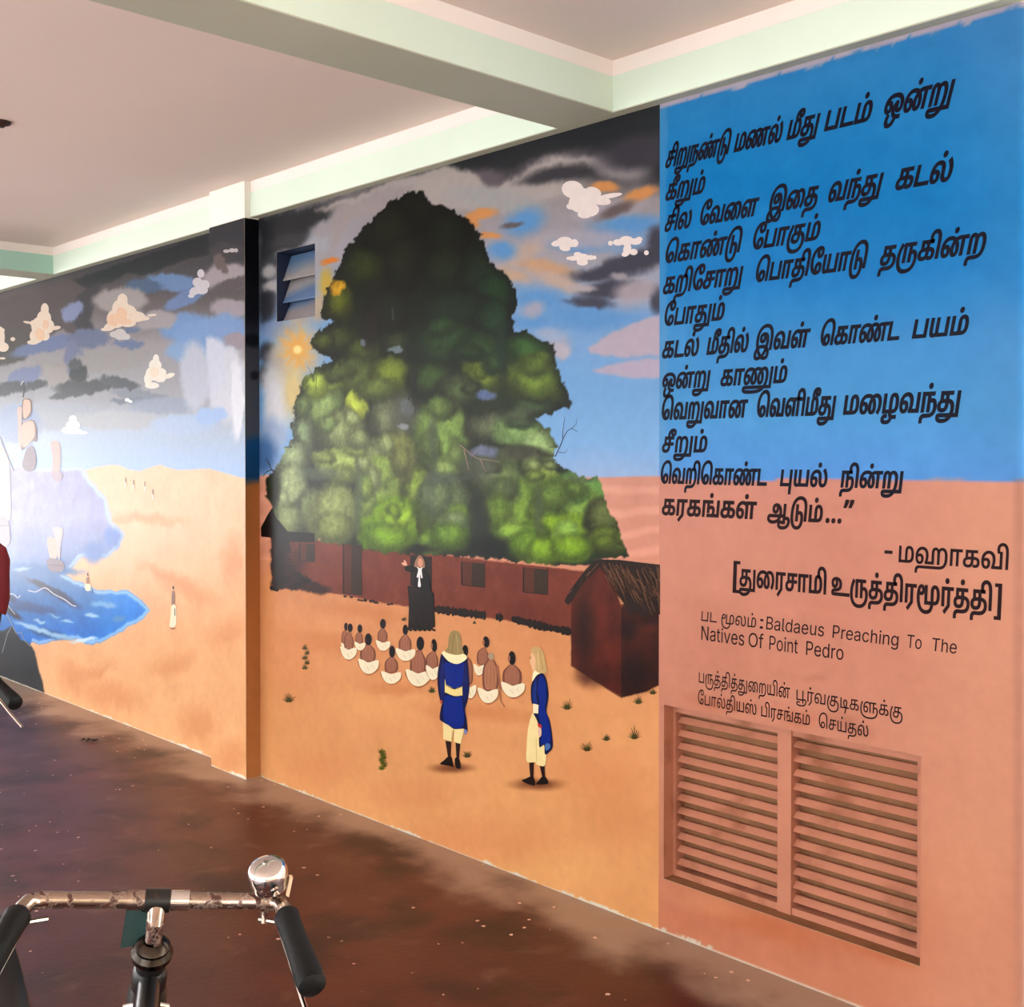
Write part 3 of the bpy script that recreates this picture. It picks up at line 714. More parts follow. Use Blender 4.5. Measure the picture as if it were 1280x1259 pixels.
XM = -2.349   # where the picture stops and the lettered panel starts
mural = empty('mural', (-3.5, 0, 0), 'hand-painted preaching scene under a huge green tree, beside the blue lettered panel', 'mural')
coast = empty('mural', (-7.0, 0, 0), 'hand-painted coast with sailing ships and blue sea, left of the pilaster', 'mural')
E_ = 0.0012
cols_r = np.unique(np.concatenate([columns(PIL[1], XM), [W1[0], W1[1]]]))
skin(lambda a, b: (a, np.full_like(a, -E_), b), cols_r, rows([W1[2], W1[3]]), paint_right, mural, [W1])
cl_ = columns(-8.9, PIL[0], 1.3)
skin(lambda a, b: (a, np.full_like(a, -E_), b), np.concatenate([[-13.4, -12, -11, -10, -9.5], cl_]), rows(step=0.006), paint_left, coast, gain=0.88)
skin(lambda a, b: (a, np.full_like(a, PIL[2] - E_), b), columns(PIL[0], PIL[1], 1.3), rows(top=SOF - .006), paint_left, coast, gain=0.88)
skin(lambda a, b: (np.full_like(a, PIL[1] + E_), a, b), np.linspace(PIL[2], -E_, 14), rows(top=SOF - .006), paint_side, mural)
skin(lambda a, b: (np.full_like(a, PIL[0] - E_), a, b), np.linspace(-E_, PIL[2], 8), rows(step=0.02, top=SOF - .006), paint_side, coast)
for o in mural.children:
    if o.name.startswith('painted_tree'): o['label'] = 'huge dark-topped green tree with many rounded leafy heads'

# ------------------------------------------------------------------ crisp painted shapes lying on the skins
def smooth_pts(pts, n=4, closed=True):
    out = []; m = len(pts)
    rng = range(m) if closed else range(m - 1)
    for i in rng:
        p0 = pts[(i - 1) % m] if closed or i > 0 else pts[i]
        p1 = pts[i]; p2 = pts[(i + 1) % m]
        p3 = pts[(i + 2) % m] if closed or i + 2 < m else p2
        for k in range(n):
            t = k / n
            out.append(tuple(0.5 * (2 * p1[c] + (p2[c] - p0[c]) * t + (2 * p0[c] - 5 * p1[c] + 4 * p2[c] - p3[c]) * t * t
                        + (3 * p1[c] - p0[c] - 3 * p2[c] + p3[c]) * t ** 3) for c in (0, 1)))
    if not closed: out.append(pts[-1])
    return out

def ellipse(cx, cy, rx, ry, rot=0, n=16):
    c, s = math.cos(R(rot)), math.sin(R(rot))
    return [(cx + rx * math.cos(t) * c - ry * math.sin(t) * s, cy + rx * math.cos(t) * s + ry * math.sin(t) * c) for t in [2 * math.pi * i / n for i in range(n)]]

def stroke(pts, w0, w1=None):
    w1 = w0 if w1 is None else w1
    L, Rr = [], []
    for i, p in enumerate(pts):
        a = pts[max(i - 1, 0)]; b = pts[min(i + 1, len(pts) - 1)]
        dx, dy = b[0] - a[0], b[1] - a[1]; d = math.hypot(dx, dy) or 1
        w_ = (w0 + (w1 - w0) * i / (len(pts) - 1)) / 2
        L.append((p[0] - dy / d * w_, p[1] + dx / d * w_)); Rr.append((p[0] + dy / d * w_, p[1] - dx / d * w_))
    return L + Rr[::-1]

def overlay(name, shapes, parent, label=None, T=(1, 0, 0), y0=0.0, base=2, kids=None):
    """shapes: ('p'|'s'|'e'|'l', points, colour[, width]) in picture points, laid on the wall as thin coats of paint"""
    V, Fc, Cc = [], [], []
    off = base
    for sh in shapes:
        kind, pts, col = sh[0], sh[1], sh[2]
        if kind == 'e': pts = ellipse(*pts)
        elif kind == 'l': pts = stroke(smooth_pts(pts, 3, False) if len(pts) > 2 else pts, *(sh[3] if isinstance(sh[3], tuple) else (sh[3],)))
        elif kind == 's': pts = smooth_pts(pts)
        pts = [(T[1] + x / T[0], T[2] + y / T[0]) for x, y in pts]
        k = len(V); y = y0 - E_ - 0.000008 * off; off += 1
        for p in pts:
            V.append(at_y(p[0], p[1], y)); Cc.append(tuple(v * 0.74 for v in lin(col)))
        for t in tessellate_polygon([[Vector((p[0], p[1], 0)) for p in pts]]):
            a, b, c = [k + i for i in t]
            n = (V[b] - V[a]).cross(V[c] - V[a])
            Fc.append((a, b, c) if n.y < 0 else (a, c, b))
    o = mesh_obj(name, V, Fc, M_paint, None, cols=np.array(Cc, dtype=np.float32))
    if parent:
        o.parent = parent; o.location = -Vector(parent.location)
    if label: o['label'] = label
    return o

# --- houses
T4 = (5.036, 310, 460); T5 = (5.036, 320, 640); T6 = (4.663, 560, 640); TP = (9.143, 480, 680)
def cv_(pts, T): return [(T[1] + x / T[0], T[2] + y / T[0]) for x, y in pts]
BR, BRd, BLK = (116, 50, 34), (70, 30, 22), (16, 12, 10)
rr_ = random.Random(3)
hatch = []
for i in range(46):
    y = 150 + i * 7.0; x0 = 165 + rr_.random() * 70
    hatch.append(('l', cv_([(x0, y), (x0 + 20 + rr_.random() * 40, y + 3)], T5), (78, 36, 27) if i % 3 else (20, 13, 11), .45))
HW = empty('painted_house', (0, 0, 0)); HW.parent = mural; HW.location = -Vector(mural.location)
HW['label'] = 'long red-brown house with a black end wall'
def on(parent_world_empty, o):
    o.parent = parent_world_empty; o.location = (0, 0, 0); return o
on(HW, overlay('brick_marks', hatch, None, base=20))
for o in list(mural.children):
    if o.name.startswith('house_wall'): on(HW, o)
on(HW, overlay('gable_end', [('p', cv_([(152, 880), (120, 930), (80, 1008), (86, 1062), (150, 1070), (200, 1085), (300, 1095), (420, 1100), (420, 1040), (250, 1030), (175, 940)], T4), BLK),
    ('p', cv_([(80, 1040), (86, 1062), (145, 1068), (145, 1052)], T4), (8, 6, 6))], None, base=30))
def opening(name, q, T):
    x0, y0, x1, y1 = q
    sk = 0.10 * (x1 - x0)
    return on(HW, overlay(name, [('p', cv_([(x0, y0), (x1, y0 + sk), (x1, y1), (x0, y1 - sk)], T), (86, 40, 26)),
        ('p', cv_([(x0 + (x1 - x0) * .45, y0 + sk * .5), (x1 - 3, y0 + sk), (x1 - 3, y1 - 3), (x0 + (x1 - x0) * .42, y1 - sk * .7)], T), (52, 36, 24)),
        ('l', cv_([(x0, y0), (x0, y1 - sk)], T), (24, 12, 9), 1.6), ('l', cv_([(x0, y1 - sk), (x1, y1)], T), (30, 14, 10), .9), ('l', cv_([(x1, y0), (x1, y1)], T), (40, 18, 12), .8)], None, base=60))
opening('painted_window', (275, 195, 370, 315), T5); opening('painted_door', (550, 202, 665, 524), T5)
opening('painted_window', (80, 288, 215, 440), T6); opening('painted_window', (440, 322, 582, 482), T6)
on(HW, overlay('painted_door', [('p', cv_([(300, 125), (545, 150), (545, 560), (300, 470)], TP), (34, 24, 20)), ('l', cv_([(540, 150), (540, 560)], TP), (18, 12, 10), 1.2)], None, base=60))
bush = []
for i in range(95):
    x = 545 + i * 1.78; y = np.interp(x, [545, 560, 600, 640, 680, 713], [764, 766, 771, 776, 786, 792]) - 2.5
    if 606 < x < 621 or 628 < x < 640: continue
    h = 3.5 + rr_.random() * 3.2
    bush.append(('p', [(x - 1.6, y + h * .8), (x - 2.2, y - h * .4), (x - .4, y - h), (x + 1.8, y - h * .5), (x + 2.2, y + h * .6), (x, y + h)], (26 + rr_.randrange(10), 18, 12)))
for i in range(30):
    x = 430 + rr_.random() * 70; y = 745 + (x - 430) * .17 + rr_.random() * 2
    if rr_.random() < .45: bush.append(('e', (x, y, 2.2, 1.4, 10), (54, 30, 20)))
for x in (340, 343, 346): bush.append(('e', (x, 735 + (x - 340) * .3, 3, 3), (20, 16, 12)))
on(HW, overlay('hedge', bush, None, base=64))

HT = empty('painted_hut', (0, 0, 0)); HT.parent = mural; HT.location = -Vector(mural.location)
HT['label'] = 'small red-brown hut with a thatched roof'
for o in list(mural.children):
    if o.name.startswith('hut_wall'): on(HT, o)
on(HT, overlay('corner_line', [('l', cv_([(1014, 560), (1012, 1080)], T6), (20, 9, 7), .7), ('l', cv_([(716, 895), (1010, 1084)], T6), (24, 10, 8), .6)], None, base=60))
rf = [('p', cv_([(855, 275), (1000, 280), (1235, 308), (1236, 600), (1200, 570), (1140, 620), (1110, 580), (1060, 600), (1030, 540), (990, 470), (940, 370), (885, 300)], T6), (40, 24, 17)),
      ('p', cv_([(890, 285), (800, 340), (715, 450), (678, 520), (700, 545), (722, 520), (790, 410), (890, 312)], T6), (40, 24, 17))]
for i in range(190):
    t = rr_.random(); x = 900 + t * 330; y = 295 + t * 14 + rr_.random() * 190 * (.35 + .65 * min(1, t * 1.6)); L = 50 + rr_.random() * 80
    x2 = min(x + 34 + rr_.random() * 26, 1234); 
    rf.append(('l', cv_([(x, y), ((x + x2) / 2 - 3, y + L * .5), (x2, y + L)], T6), rr_.choice([(112, 74, 54), (92, 60, 42), (66, 42, 30), (24, 15, 11), (132, 90, 66)]), (.75, .3)))
for i in range(24):
    t = rr_.random(); x = 885 - t * 175; y = 292 + t * 175
    rf.append(('l', cv_([(x, y), (x - 26, y + 20 + rr_.random() * 26)], T6), rr_.choice([(132, 92, 68), (92, 60, 42), (28, 17, 12)]), (.7, .3)))
on(HT, overlay('thatch', rf, None, base=98))

# --- people
SK, SKd, WH, HR = (164, 104, 78), (124, 72, 54), (248, 232, 196), (20, 12, 12)
def seated(n, head, hr, back, bw, bh, cloth, cw, ch, turn=0, hair=HR, skin_=SK):
    """head/back/cloth centres in picture points"""
    hx, hy = head; bx, by = back; cx, cy = cloth
    g = empty('painted_person', (0, 0, 0)); g.parent = mural; g.location = -Vector(mural.location)
    b = base0 = 140 + (n % 4) * 18
    w = bw / 2; h = bh / 2
    on(g, overlay('torso', [
        ('s', [(hx - 1.2, hy + hr[1] * .8), (hx + 1.2, hy + hr[1] * .8), (bx + w * .62, by - h * .78), (bx + w, by - h * .2), (bx + w * .92, by + h * .9), (bx, by + h * 1.15), (bx - w * .92, by + h * .9), (bx - w, by - h * .2), (bx - w * .62, by - h * .78)], SKd),
        ('s', [(hx - .7, hy + hr[1] * .9), (hx + .7, hy + hr[1] * .9), (bx + w * .52, by - h * .68), (bx + w * .78, by - h * .1), (bx + w * .66, by + h * .9), (bx, by + h), (bx - w * .66, by + h * .9), (bx - w * .78, by - h * .1), (bx - w * .52, by - h * .68)], skin_),
        ('l', [(bx - w * .42, by - h * .4), (bx - w * .5, by + h * .8)], (146, 90, 68), .5), ('l', [(bx + w * .42, by - h * .4), (bx + w * .48, by + h * .8)], (146, 90, 68), .5),
        ('l', [(bx + .2, by - h * .6), (bx, by + h * .8)], (146, 90, 68), .5)], None, base=b))
    a = cw / 2; c = ch / 2
    on(g, overlay('wrap', [
        ('s', [(cx - a * 1.04, cy - c * .7), (cx - a * .9, cy + c * .2), (cx - a * .2, cy + c * 1.12), (cx + a * .35, cy + c * 1.12), (cx + a * 1.0, cy + c * .45), (cx + a * 1.04, cy - c * .6), (cx, cy - c * .2)], (176, 110, 70)),
        ('s', [(cx - a, cy - c * .9), (cx - a * .5, cy - c * .75), (cx, cy - c * .45), (cx + a * .5, cy - c * .65), (cx + a, cy - c * .7), (cx + a * .95, cy + c * .2), (cx + a * .45, cy + c * .85), (cx, cy + c), (cx - a * .45, cy + c * .8), (cx - a * .85, cy + c * .1)], WH),
        ('l', [(cx - a * .2, cy + c * .1), (cx + a * .1, cy + c * .6)], (224, 200, 160), .8), ('l', [(cx + a * .3, cy - c * .2), (cx + a * .5, cy + c * .3)], (226, 204, 166), .7)], None, base=b + 6))
    hd = [('e', (hx, hy, hr[0] + .5, hr[1] + .4, turn), (190, 128, 96)), ('e', (hx, hy, hr[0], hr[1], turn), hair)]
    if turn < 0: hd.append(('e', (hx - hr[0] * .85, hy + .5, hr[0] * .35, hr[1] * .5, 0), skin_))
    on(g, overlay('head', hd, None, base=b + 12))
    return g
seated(0, (432.6, 783.6), (2.4, 5), (431, 797), 8, 18, (430, 808), 7, 10)
seated(1, (437.7, 784.9), (3.2, 5.4), (436, 801.5), 11.5, 19, (435.5, 816), 20, 17)
seated(2, (449.8, 786), (2.9, 5.3), (448.7, 797.5), 9, 14.5, (449.8, 807.5), 13, 11)
seated(3, (478.6, 780), (3.6, 6.2), (478, 794), 12, 15, (478.8, 806.8), 17.5, 13.5)
seated(4, (506.7, 787.5), (3.3, 6.6), (506.3, 804.5), 15.5, 19.5, (506.7, 818), 24, 16.5)
seated(5, (460.4, 799.5), (4.4, 7.7), (459.8, 816.5), 19, 19.5, (460.6, 832.7), 25, 19.5)
seated(6, (490.2, 814.8), (3.8, 7.6), (489, 831), 16, 18, (488.8, 846.7), 24.5, 16.5)
seated(7, (542.6, 807), (3.6, 8.2), (540, 825.6), 15, 20, (541, 840.5), 17, 19, -4)
seated(8, (525.4, 804.6), (4.8, 8.8), (522.5, 828.5), 19.5, 30, (522.5, 847), 30, 22)
seated(9, (581.5, 813.8), (3.8, 7.4), (585, 838), 12, 32, (588, 863.5), 14, 19)
seated(10, (607.7, 802.6), (4.0, 7.2), (603.5, 820.5), 14.5, 20, (598.5, 837), 13, 15, -6)
g11 = seated(11, (613.9, 820.3), (3.5, 4.2), (613.2, 843), 20, 38, (609.7, 869), 25, 20, 0, (176, 150, 122), (178, 116, 84))
on(g11, overlay('arm', [('l', [(621.5, 832), (624.5, 852), (625.5, 874), (631, 884)], (170, 108, 76), (2.6, 1.4))], None, base=216))
seated(12, (640, 822.8), (4.5, 8.8), (640, 844), 23.5, 24, (641, 861.8), 29, 20, -3)

T2 = (7.529, 530, 770); T3 = (7.529, 530, 860)
def sh(T, *items):
    return [(k, cv_(p, T) if k != 'e' else (T[1] + p[0] / T[0], T[2] + p[1] / T[0], p[2] / T[0], p[3] / T[0]) + tuple(p[4:]), c) + tuple(x) for k, p, c, *x in items]
BL, BLd, YE, HA = (0, 34, 128), (10, 14, 62), (250, 224, 158), (160, 134, 84)
def k_(y): return y + 677.6
A_ = empty('painted_soldier', (0, 0, 0)); A_.parent = mural; A_.location = -Vector(mural.location); A_['label'] = 'back view, blue coat and pale breeches, long fair hair'
on(A_, overlay('breeches', sh(T3, ('p', [(178, 300), (182, 480), (262, 506), (274, 400), (284, 400), (282, 506), (345, 530), (378, 385), (280, 300)], YE), ('l', [(262, 400), (258, 500)], (222, 190, 120), .8)), None, base=220))
on(A_, overlay('boots', sh(T3, ('p', [(200, 497), (255, 506), (252, 650), (225, 650)], (44, 20, 14)), ('p', [(296, 515), (342, 526), (330, 660), (305, 658)], (44, 20, 14)),
    ('s', [(222, 650), (260, 652), (274, 740), (240, 735), (200, 728), (150, 715), (190, 680)], (26, 12, 10)), ('s', [(290, 665), (328, 662), (345, 748), (318, 760), (296, 740)], (26, 12, 10))), None, base=224))
on(A_, overlay('coat', sh(T2, ('s', [(176, 350), (145, 440), (126, 560), (130, 680), (150, 790), (172, 818), (160, k_(180)), (146, k_(288)), (178, k_(322)), (230, k_(352)), (285, k_(388)), (374, k_(385)), (410, k_(410)), (400, k_(290)), (386, k_(200)), (410, k_(120)), (428, 680), (422, 540), (412, 440), (398, 395), (290, 440)], BLd),
    ('s', [(196, 440), (285, 455), (372, 440), (366, 600), (352, 660), (288, 680), (210, 640), (198, 560)], BL), ('s', [(150, 560), (165, 450), (185, 420), (188, 600), (190, 700), (175, 790), (160, 760)], (14, 30, 104)),
    ('s', [(392, 430), (410, 560), (414, 700), (395, 780), (372, 800), (368, 640)], (12, 24, 92)), ('s', [(200, 750), (285, 765), (345, 745), (365, 830), (378, k_(300)), (360, k_(370)), (290, k_(378)), (190, k_(310)), (185, k_(160))], BL)), None, base=230))
on(A_, overlay('sash', sh(T2, ('p', [(196, 590), (205, 645), (285, 690), (360, 660), (362, 750), (285, 757), (196, 720)], (246, 218, 140)), ('l', [(205, 650), (285, 690), (358, 662)], (30, 20, 20), .8), ('l', [(200, 722), (285, 757), (360, 750)], (30, 20, 20), .8)), None, base=240))
on(A_, overlay('collar', sh(T2, ('s', [(168, 350), (200, 330), (290, 360), (368, 355), (405, 390), (375, 425), (310, 453), (240, 432), (195, 390)], (255, 236, 184))), None, base=246))
on(A_, overlay('hair', sh(T2, ('s', [(232, 200), (255, 150), (290, 138), (330, 155), (348, 210), (358, 300), (372, 352), (300, 368), (230, 352), (196, 330), (225, 290)], HA),
    ('l', [(285, 170), (270, 260), (265, 350)], (128, 104, 64), .8), ('l', [(300, 170), (315, 260), (318, 350)], (186, 162, 108), .8), ('l', [(250, 200), (236, 280), (225, 335)], (136, 112, 70), .7)), None, base=250))
on(A_, overlay('hands', sh(T2, ('s', [(148, 790), (172, 800), (170, 826), (156, 824)], (186, 80, 60)), ('s', [(376, k_(392)), (400, k_(396)), (404, k_(425)), (384, k_(440))], (120, 130, 180))), None, base=254))

B_ = empty('painted_soldier', (0, 0, 0)); B_.parent = mural; B_.location = -Vector(mural.location); B_['label'] = 'side view, blue coat over a pale yellow skirt coat, fair hair'
on(B_, overlay('boots', sh(T3, ('p', [(988, 688), (1036, 692), (1030, 850), (1000, 845)], (44, 20, 14)), ('p', [(1086, 722), (1134, 722), (1140, 850), (1112, 842)], (44, 20, 14)),
    ('s', [(1000, 835), (1034, 845), (1044, 915), (1010, 915), (965, 900), (918, 872), (955, 855)], (24, 10, 8)), ('s', [(1112, 835), (1145, 840), (1170, 895), (1120, 910), (1056, 905), (1085, 865)], (24, 10, 8))), None, base=220))
on(B_, overlay('skirt', sh(T3, ('s', [(1020, 240), (1060, 240), (1100, 400), (1140, 480), (1145, 720), (1060, 722), (1050, 700), (968, 692), (966, 560), (980, 380)], YE), ('l', [(1055, 480), (1060, 700)], (220, 190, 120), .8)), None, base=226))
on(B_, overlay('coat', sh(T2, ('s', [(1105, 532), (1060, 560), (1012, 640), (1005, 740), (1018, 830), (1072, 840), (1070, k_(220)), (1030, k_(236)), (1060, k_(300)), (1084, k_(370)), (1100, k_(420)), (1082, k_(470)), (1088, k_(560)), (1130, k_(540)), (1140, k_(628)), (1200, k_(580)), (1212, k_(520)), (1200, k_(400)), (1180, k_(300)), (1152, k_(220)), (1172, 760), (1160, 640), (1140, 570)], BLd),
    ('s', [(1110, 560), (1145, 640), (1150, 780), (1140, k_(200)), (1180, k_(340)), (1192, k_(500)), (1130, k_(530)), (1098, k_(520)), (1110, k_(400)), (1080, k_(260)), (1086, 800), (1068, 700), (1080, 600)], BL),
    ('s', [(1030, 650), (1058, 590), (1056, 760), (1066, 820), (1030, 815), (1020, 740)], (20, 44, 120)), ('s', [(1140, k_(530)), (1180, k_(525)), (1188, k_(560)), (1150, k_(590))], (70, 110, 170))), None, base=232))
on(B_, overlay('belt', sh(T2, ('p', [(1026, 825), (1078, 838), (1074, k_(242)), (1028, k_(236))], (255, 238, 200))), None, base=240))
on(B_, overlay('collar', sh(T2, ('s', [(1040, 515), (1105, 530), (1060, 560), (1020, 615), (1022, 560)], (255, 238, 190))), None, base=242))
on(B_, overlay('hand', sh(T3, ('s', [(1070, 335), (1104, 350), (1108, 376), (1080, 374)], (190, 40, 40)), ('s', [(1076, 378), (1102, 382), (1104, 440), (1086, 465), (1072, 430)], (240, 196, 170))), None, base=244))
on(B_, overlay('head', sh(T2, ('s', [(1005, 360), (1030, 340), (1060, 380), (1060, 500), (1030, 520), (1010, 480), (996, 440), (1000, 400)], (240, 186, 140)),
    ('s', [(1000, 330), (1040, 290), (1090, 300), (1130, 360), (1140, 440), (1160, 500), (1130, 540), (1060, 525), (1048, 470), (1050, 410), (1030, 360)], (206, 168, 110)), ('l', [(1090, 320), (1105, 420), (1120, 510)], (176, 138, 84), .9), ('l', [(1070, 340), (1075, 430), (1080, 510)], (226, 192, 136), .9),
    ('e', (1002, 398, 6, 5), (40, 26, 20)), ('l', [(992, 386), (1010, 382)], (90, 60, 40), .5), ('e', (1004, 470, 5, 3), (190, 100, 80))), None, base=248))

P_ = empty('painted_preacher', (0, 0, 0)); P_.parent = mural; P_.location = -Vector(mural.location); P_['label'] = 'black-robed man with white neck bands and raised hand'
on(P_, overlay('robe', sh(TP, ('s', [(380, 270), (440, 280), (490, 330), (515, 420), (520, 540), (360, 500), (330, 440), (355, 340), (290, 320), (240, 300), (245, 250), (300, 250)], (12, 9, 10)), ('l', [(330, 290), (300, 300), (260, 290)], (34, 28, 28), .5)), None, base=226))
on(P_, overlay('head', sh(TP, ('s', [(405, 132), (450, 170), (468, 240), (455, 275), (370, 268), (345, 248), (365, 180)], (158, 116, 88)), ('s', [(410, 165), (436, 190), (438, 240), (415, 262), (392, 240), (388, 190)], (226, 152, 122)),
    ('e', (402, 205, 3, 2.4), (60, 36, 30)), ('e', (424, 205, 3, 2.4), (60, 36, 30)), ('l', [(404, 238), (422, 238)], (170, 70, 60), .3), ('l', [(413, 210), (411, 226)], (196, 116, 90), .25)), None, base=232))
on(P_, overlay('neck_bands', sh(TP, ('s', [(375, 262), (410, 280), (442, 265), (430, 300), (440, 384), (424, 386), (408, 320), (392, 380), (374, 374), (392, 300)], (246, 240, 236)), ('s', [(400, 300), (414, 300), (412, 400), (420, 484), (388, 484), (394, 400)], (248, 242, 238))), None, base=240))
on(P_, overlay('hand', sh(TP, ('s', [(232, 182), (252, 205), (266, 244), (244, 250), (214, 240), (200, 212), (222, 218), (226, 205)], (238, 170, 140))), None, base=244))
PU = overlay('painted_pulpit', sh(TP, ('p', [(268, 480), (400, 490), (520, 520), (575, 570), (572, 700), (585, 945), (520, 980), (400, 985), (275, 970), (285, 700)], (24, 14, 12)), ('p', [(285, 500), (430, 520), (430, 560), (285, 540)], (34, 20, 16)), ('l', [(440, 560), (445, 960)], (14, 9, 8), .8),
    *[('e', (270 + i * 18, 968 + (i % 3) * 10, 16, 12), (26, 24, 12)) for i in range(18)]), mural, 'dark wooden pulpit', base=220)

# --- grass tufts, bare twigs
def tuft(x, y, s, lean=0, n=9, col=(74, 66, 26)):
    sp = []
    for i in range(n):
        a = R(-70 + 140 * i / (n - 1) + lean) ; L = s * (1 - .35 * abs(i / (n - 1) - .5)) * rr_.uniform(.7, 1.1)
        sp.append(('l', [(x + i * .25 - n * .12, y), (x + math.sin(a) * L * .5, y - math.cos(a) * L * .6), (x + math.sin(a) * L * .9, y - math.cos(a) * L)], (col[0] + rr_.randrange(-20, 14), col[1] + rr_.randrange(-18, 14), col[2] + rr_.randrange(-12, 8)), (1.7, .4)))
    return sp
for x, y, s_ in ((709, 887, 15), (734, 939, 14), (758, 926, 9), (793, 924, 17), (798, 880, 11), (816, 868, 8), (361, 878, 13), (573, 629 + 195, 6), (593, 775 + 5, 4), (540, 866, 8), (505, 776, 5), (584, 947, 10)):
    overlay('painted_grass', tuft(x, y, s_), mural, base=100)
sp = []
for i in range(5): sp += tuft(381 + (i % 2) * 3, 812 + i * 6.2, 7, n=7, col=(84, 72, 34))
overlay('painted_shrub', sp, mural, base=100)
sp = []
for i in range(7): sp += tuft(477 + (i % 3) * 1.5, 942 + i * 3.4, 8, n=7, col=(88, 84, 22))
overlay('painted_shrub', sp, mural, base=100)
for nm, ls in (('right', [([(694, 571), (700, 558), (707, 542), (714, 536), (722, 540)], 1.3), ([(703, 548), (704, 535), (706, 521)], .9), ([(714, 536), (720, 530), (721, 522)], .7), ([(698, 565), (706, 566), (709, 561)], .8)]),
               ('left', [([(342, 590), (338, 584), (333, 571)], 1.6), ([(341, 587), (333, 590), (329, 596)], 1.4), ([(338, 581), (330, 574)], 1.0)]),
               ('mid', [([(574, 556), (582, 562), (596, 573), (612, 575), (624, 578)], 1.3), ([(580, 562), (586, 588)], 1.5), ([(590, 570), (600, 560)], .9), ([(600, 574), (607, 590)], 1.1)]),
               ('up', [([(392, 478), (390, 468), (384, 458)], .8), ([(395, 488), (396, 470), (400, 460)], .8)]),
               ('trunk', [([(510, 500), (518, 480), (517, 462)], 1.6), ([(520, 505), (536, 492), (552, 478)], 1.3), ([(519, 515), (519, 478)], .8)])):
    overlay('painted_twig', [('l', a, (46, 38, 44) if nm != 'mid' else (150, 120, 110), (w_, w_ * .4)) for a, w_ in ls], mural, base=120)

# --- cream clouds
CLD = (236, 222, 218)
def cloud(blobs, col=CLD, par=mural, y0=0.0, tint=None, base=60):
    shp = [('e', b, col) for b in blobs]
    if tint: shp += [('e', b, tint[0]) for b in tint[1]]
    return overlay('painted_cloud', shp, par, base=base, y0=y0)
cloud([(716, 237, 14, 11, 10), (728, 247, 16, 12, 0), (722, 256, 12, 9, 30), (736, 262, 13, 9, 0), (731, 268, 9, 5, 0), (748, 250, 16, 6, 10), (762, 245, 16, 3, -10), (714, 258, 6, 4, 0), (742, 240, 10, 6, 20)])
cloud([(706, 302, 10, 6, 0), (698, 304, 9, 4, -10), (713, 305, 7, 4, 0), (706, 310, 7, 4, 10), (718, 304, 5, 5, 0), (693, 305, 4, 2, 0)])
cloud([(727, 322, 10, 5, 0), (716, 323, 5, 3, 0), (711, 323, 3, 2, 0), (728, 328, 7, 4, 0), (738, 322, 5, 3, 0), (743, 322, 2.5, 2.5, 0), (722, 318, 5, 3, 0)])
cloud([(783, 301, 9, 6, 0), (773, 303, 7, 4, 0), (794, 302, 8, 4, 0), (784, 312, 5, 8, 10), (781, 318, 4, 3, 0), (792, 315, 5, 4, 0), (763, 304, 3, 3, 0), (808, 316, 3, 3, 0), (799, 299, 4, 3, 0)])
LC, TI = (226, 208, 190), (228, 190, 160)
cloud([(153, 375, 6.5, 8, 0), (151, 386, 11, 12, 0), (160, 390, 12, 9, 20), (146, 398, 13, 12, -30), (138, 408, 9, 5, -25), (168, 396, 14, 7, 0), (178, 398, 9, 3, 0), (190, 394, 6, 1.5, -6), (160, 404, 10, 5, 0), (131, 412, 5, 2, 0)], LC, coast, tint=(TI, [(142, 400, 8, 8, -30), (152, 393, 7, 9, 0), (156, 402, 9, 4, 0)]))
cloud([(150, 418, 8, 7, 0), (157, 421, 6, 4, 0), (143, 418, 6, 4, 0)], (196, 190, 190), coast)
cloud([(56, 387, 5, 8, 0), (55, 398, 9, 10, 0), (50, 408, 11, 12, 0), (60, 408, 8, 9, 0), (44, 404, 7, 4, 0), (46, 420, 9, 9, -20), (41, 428, 7, 3, 0), (70, 410, 6, 2.5, -10), (56, 420, 6, 6, 0), (34, 403, 5, 1.5, 10)], LC, coast, tint=(TI, [(50, 418, 6, 8, -15), (57, 406, 4, 6, 0)]))
cloud([(0, 422, 6, 14, 0), (4, 434, 7, 6, 0), (2, 413, 4, 3, 0), (3, 448, 4, 1.5, 0)], LC, coast)
cloud([(16, 424, 3, 2.5, 0)], LC, coast)
cloud([(195, 449, 4, 6, 0), (194, 457, 8, 8, 0), (192, 467, 10, 9, 0), (200, 466, 8, 6, 0), (211, 470, 8, 3, -20), (185, 474, 5, 8, 0), (200, 474, 7, 4, 0), (190, 482, 9, 4, 0)], (236, 228, 216), coast, tint=((240, 218, 196), [(193, 465, 6, 7, 0)]))
cloud([(91, 524, 5, 5, 0), (91, 532, 9, 7, 0), (90, 539, 13, 4, 0), (103, 541, 7, 2, 0), (81, 538, 4, 4, 0)], (224, 222, 222), coast)
cloud([(159, 500, 3, 2.4, 0), (163, 502, 2.5, 2, 0)], (230, 230, 232), coast)
cloud([(251, 342, 4.5, 5.5, 0), (247, 353, 6.5, 6, 0), (256, 356, 6, 6, 0), (243, 364, 7, 5, -30), (252, 363, 8, 5, 0), (239, 370, 4, 2.4, 0)], (206, 200, 208), coast)
cloud([(283, 314, 4, 2.2, 0), (290, 313, 4, 2.6, 0), (295, 313, 2.5, 2.5, 0)], (190, 184, 186), coast, y0=PIL[2])

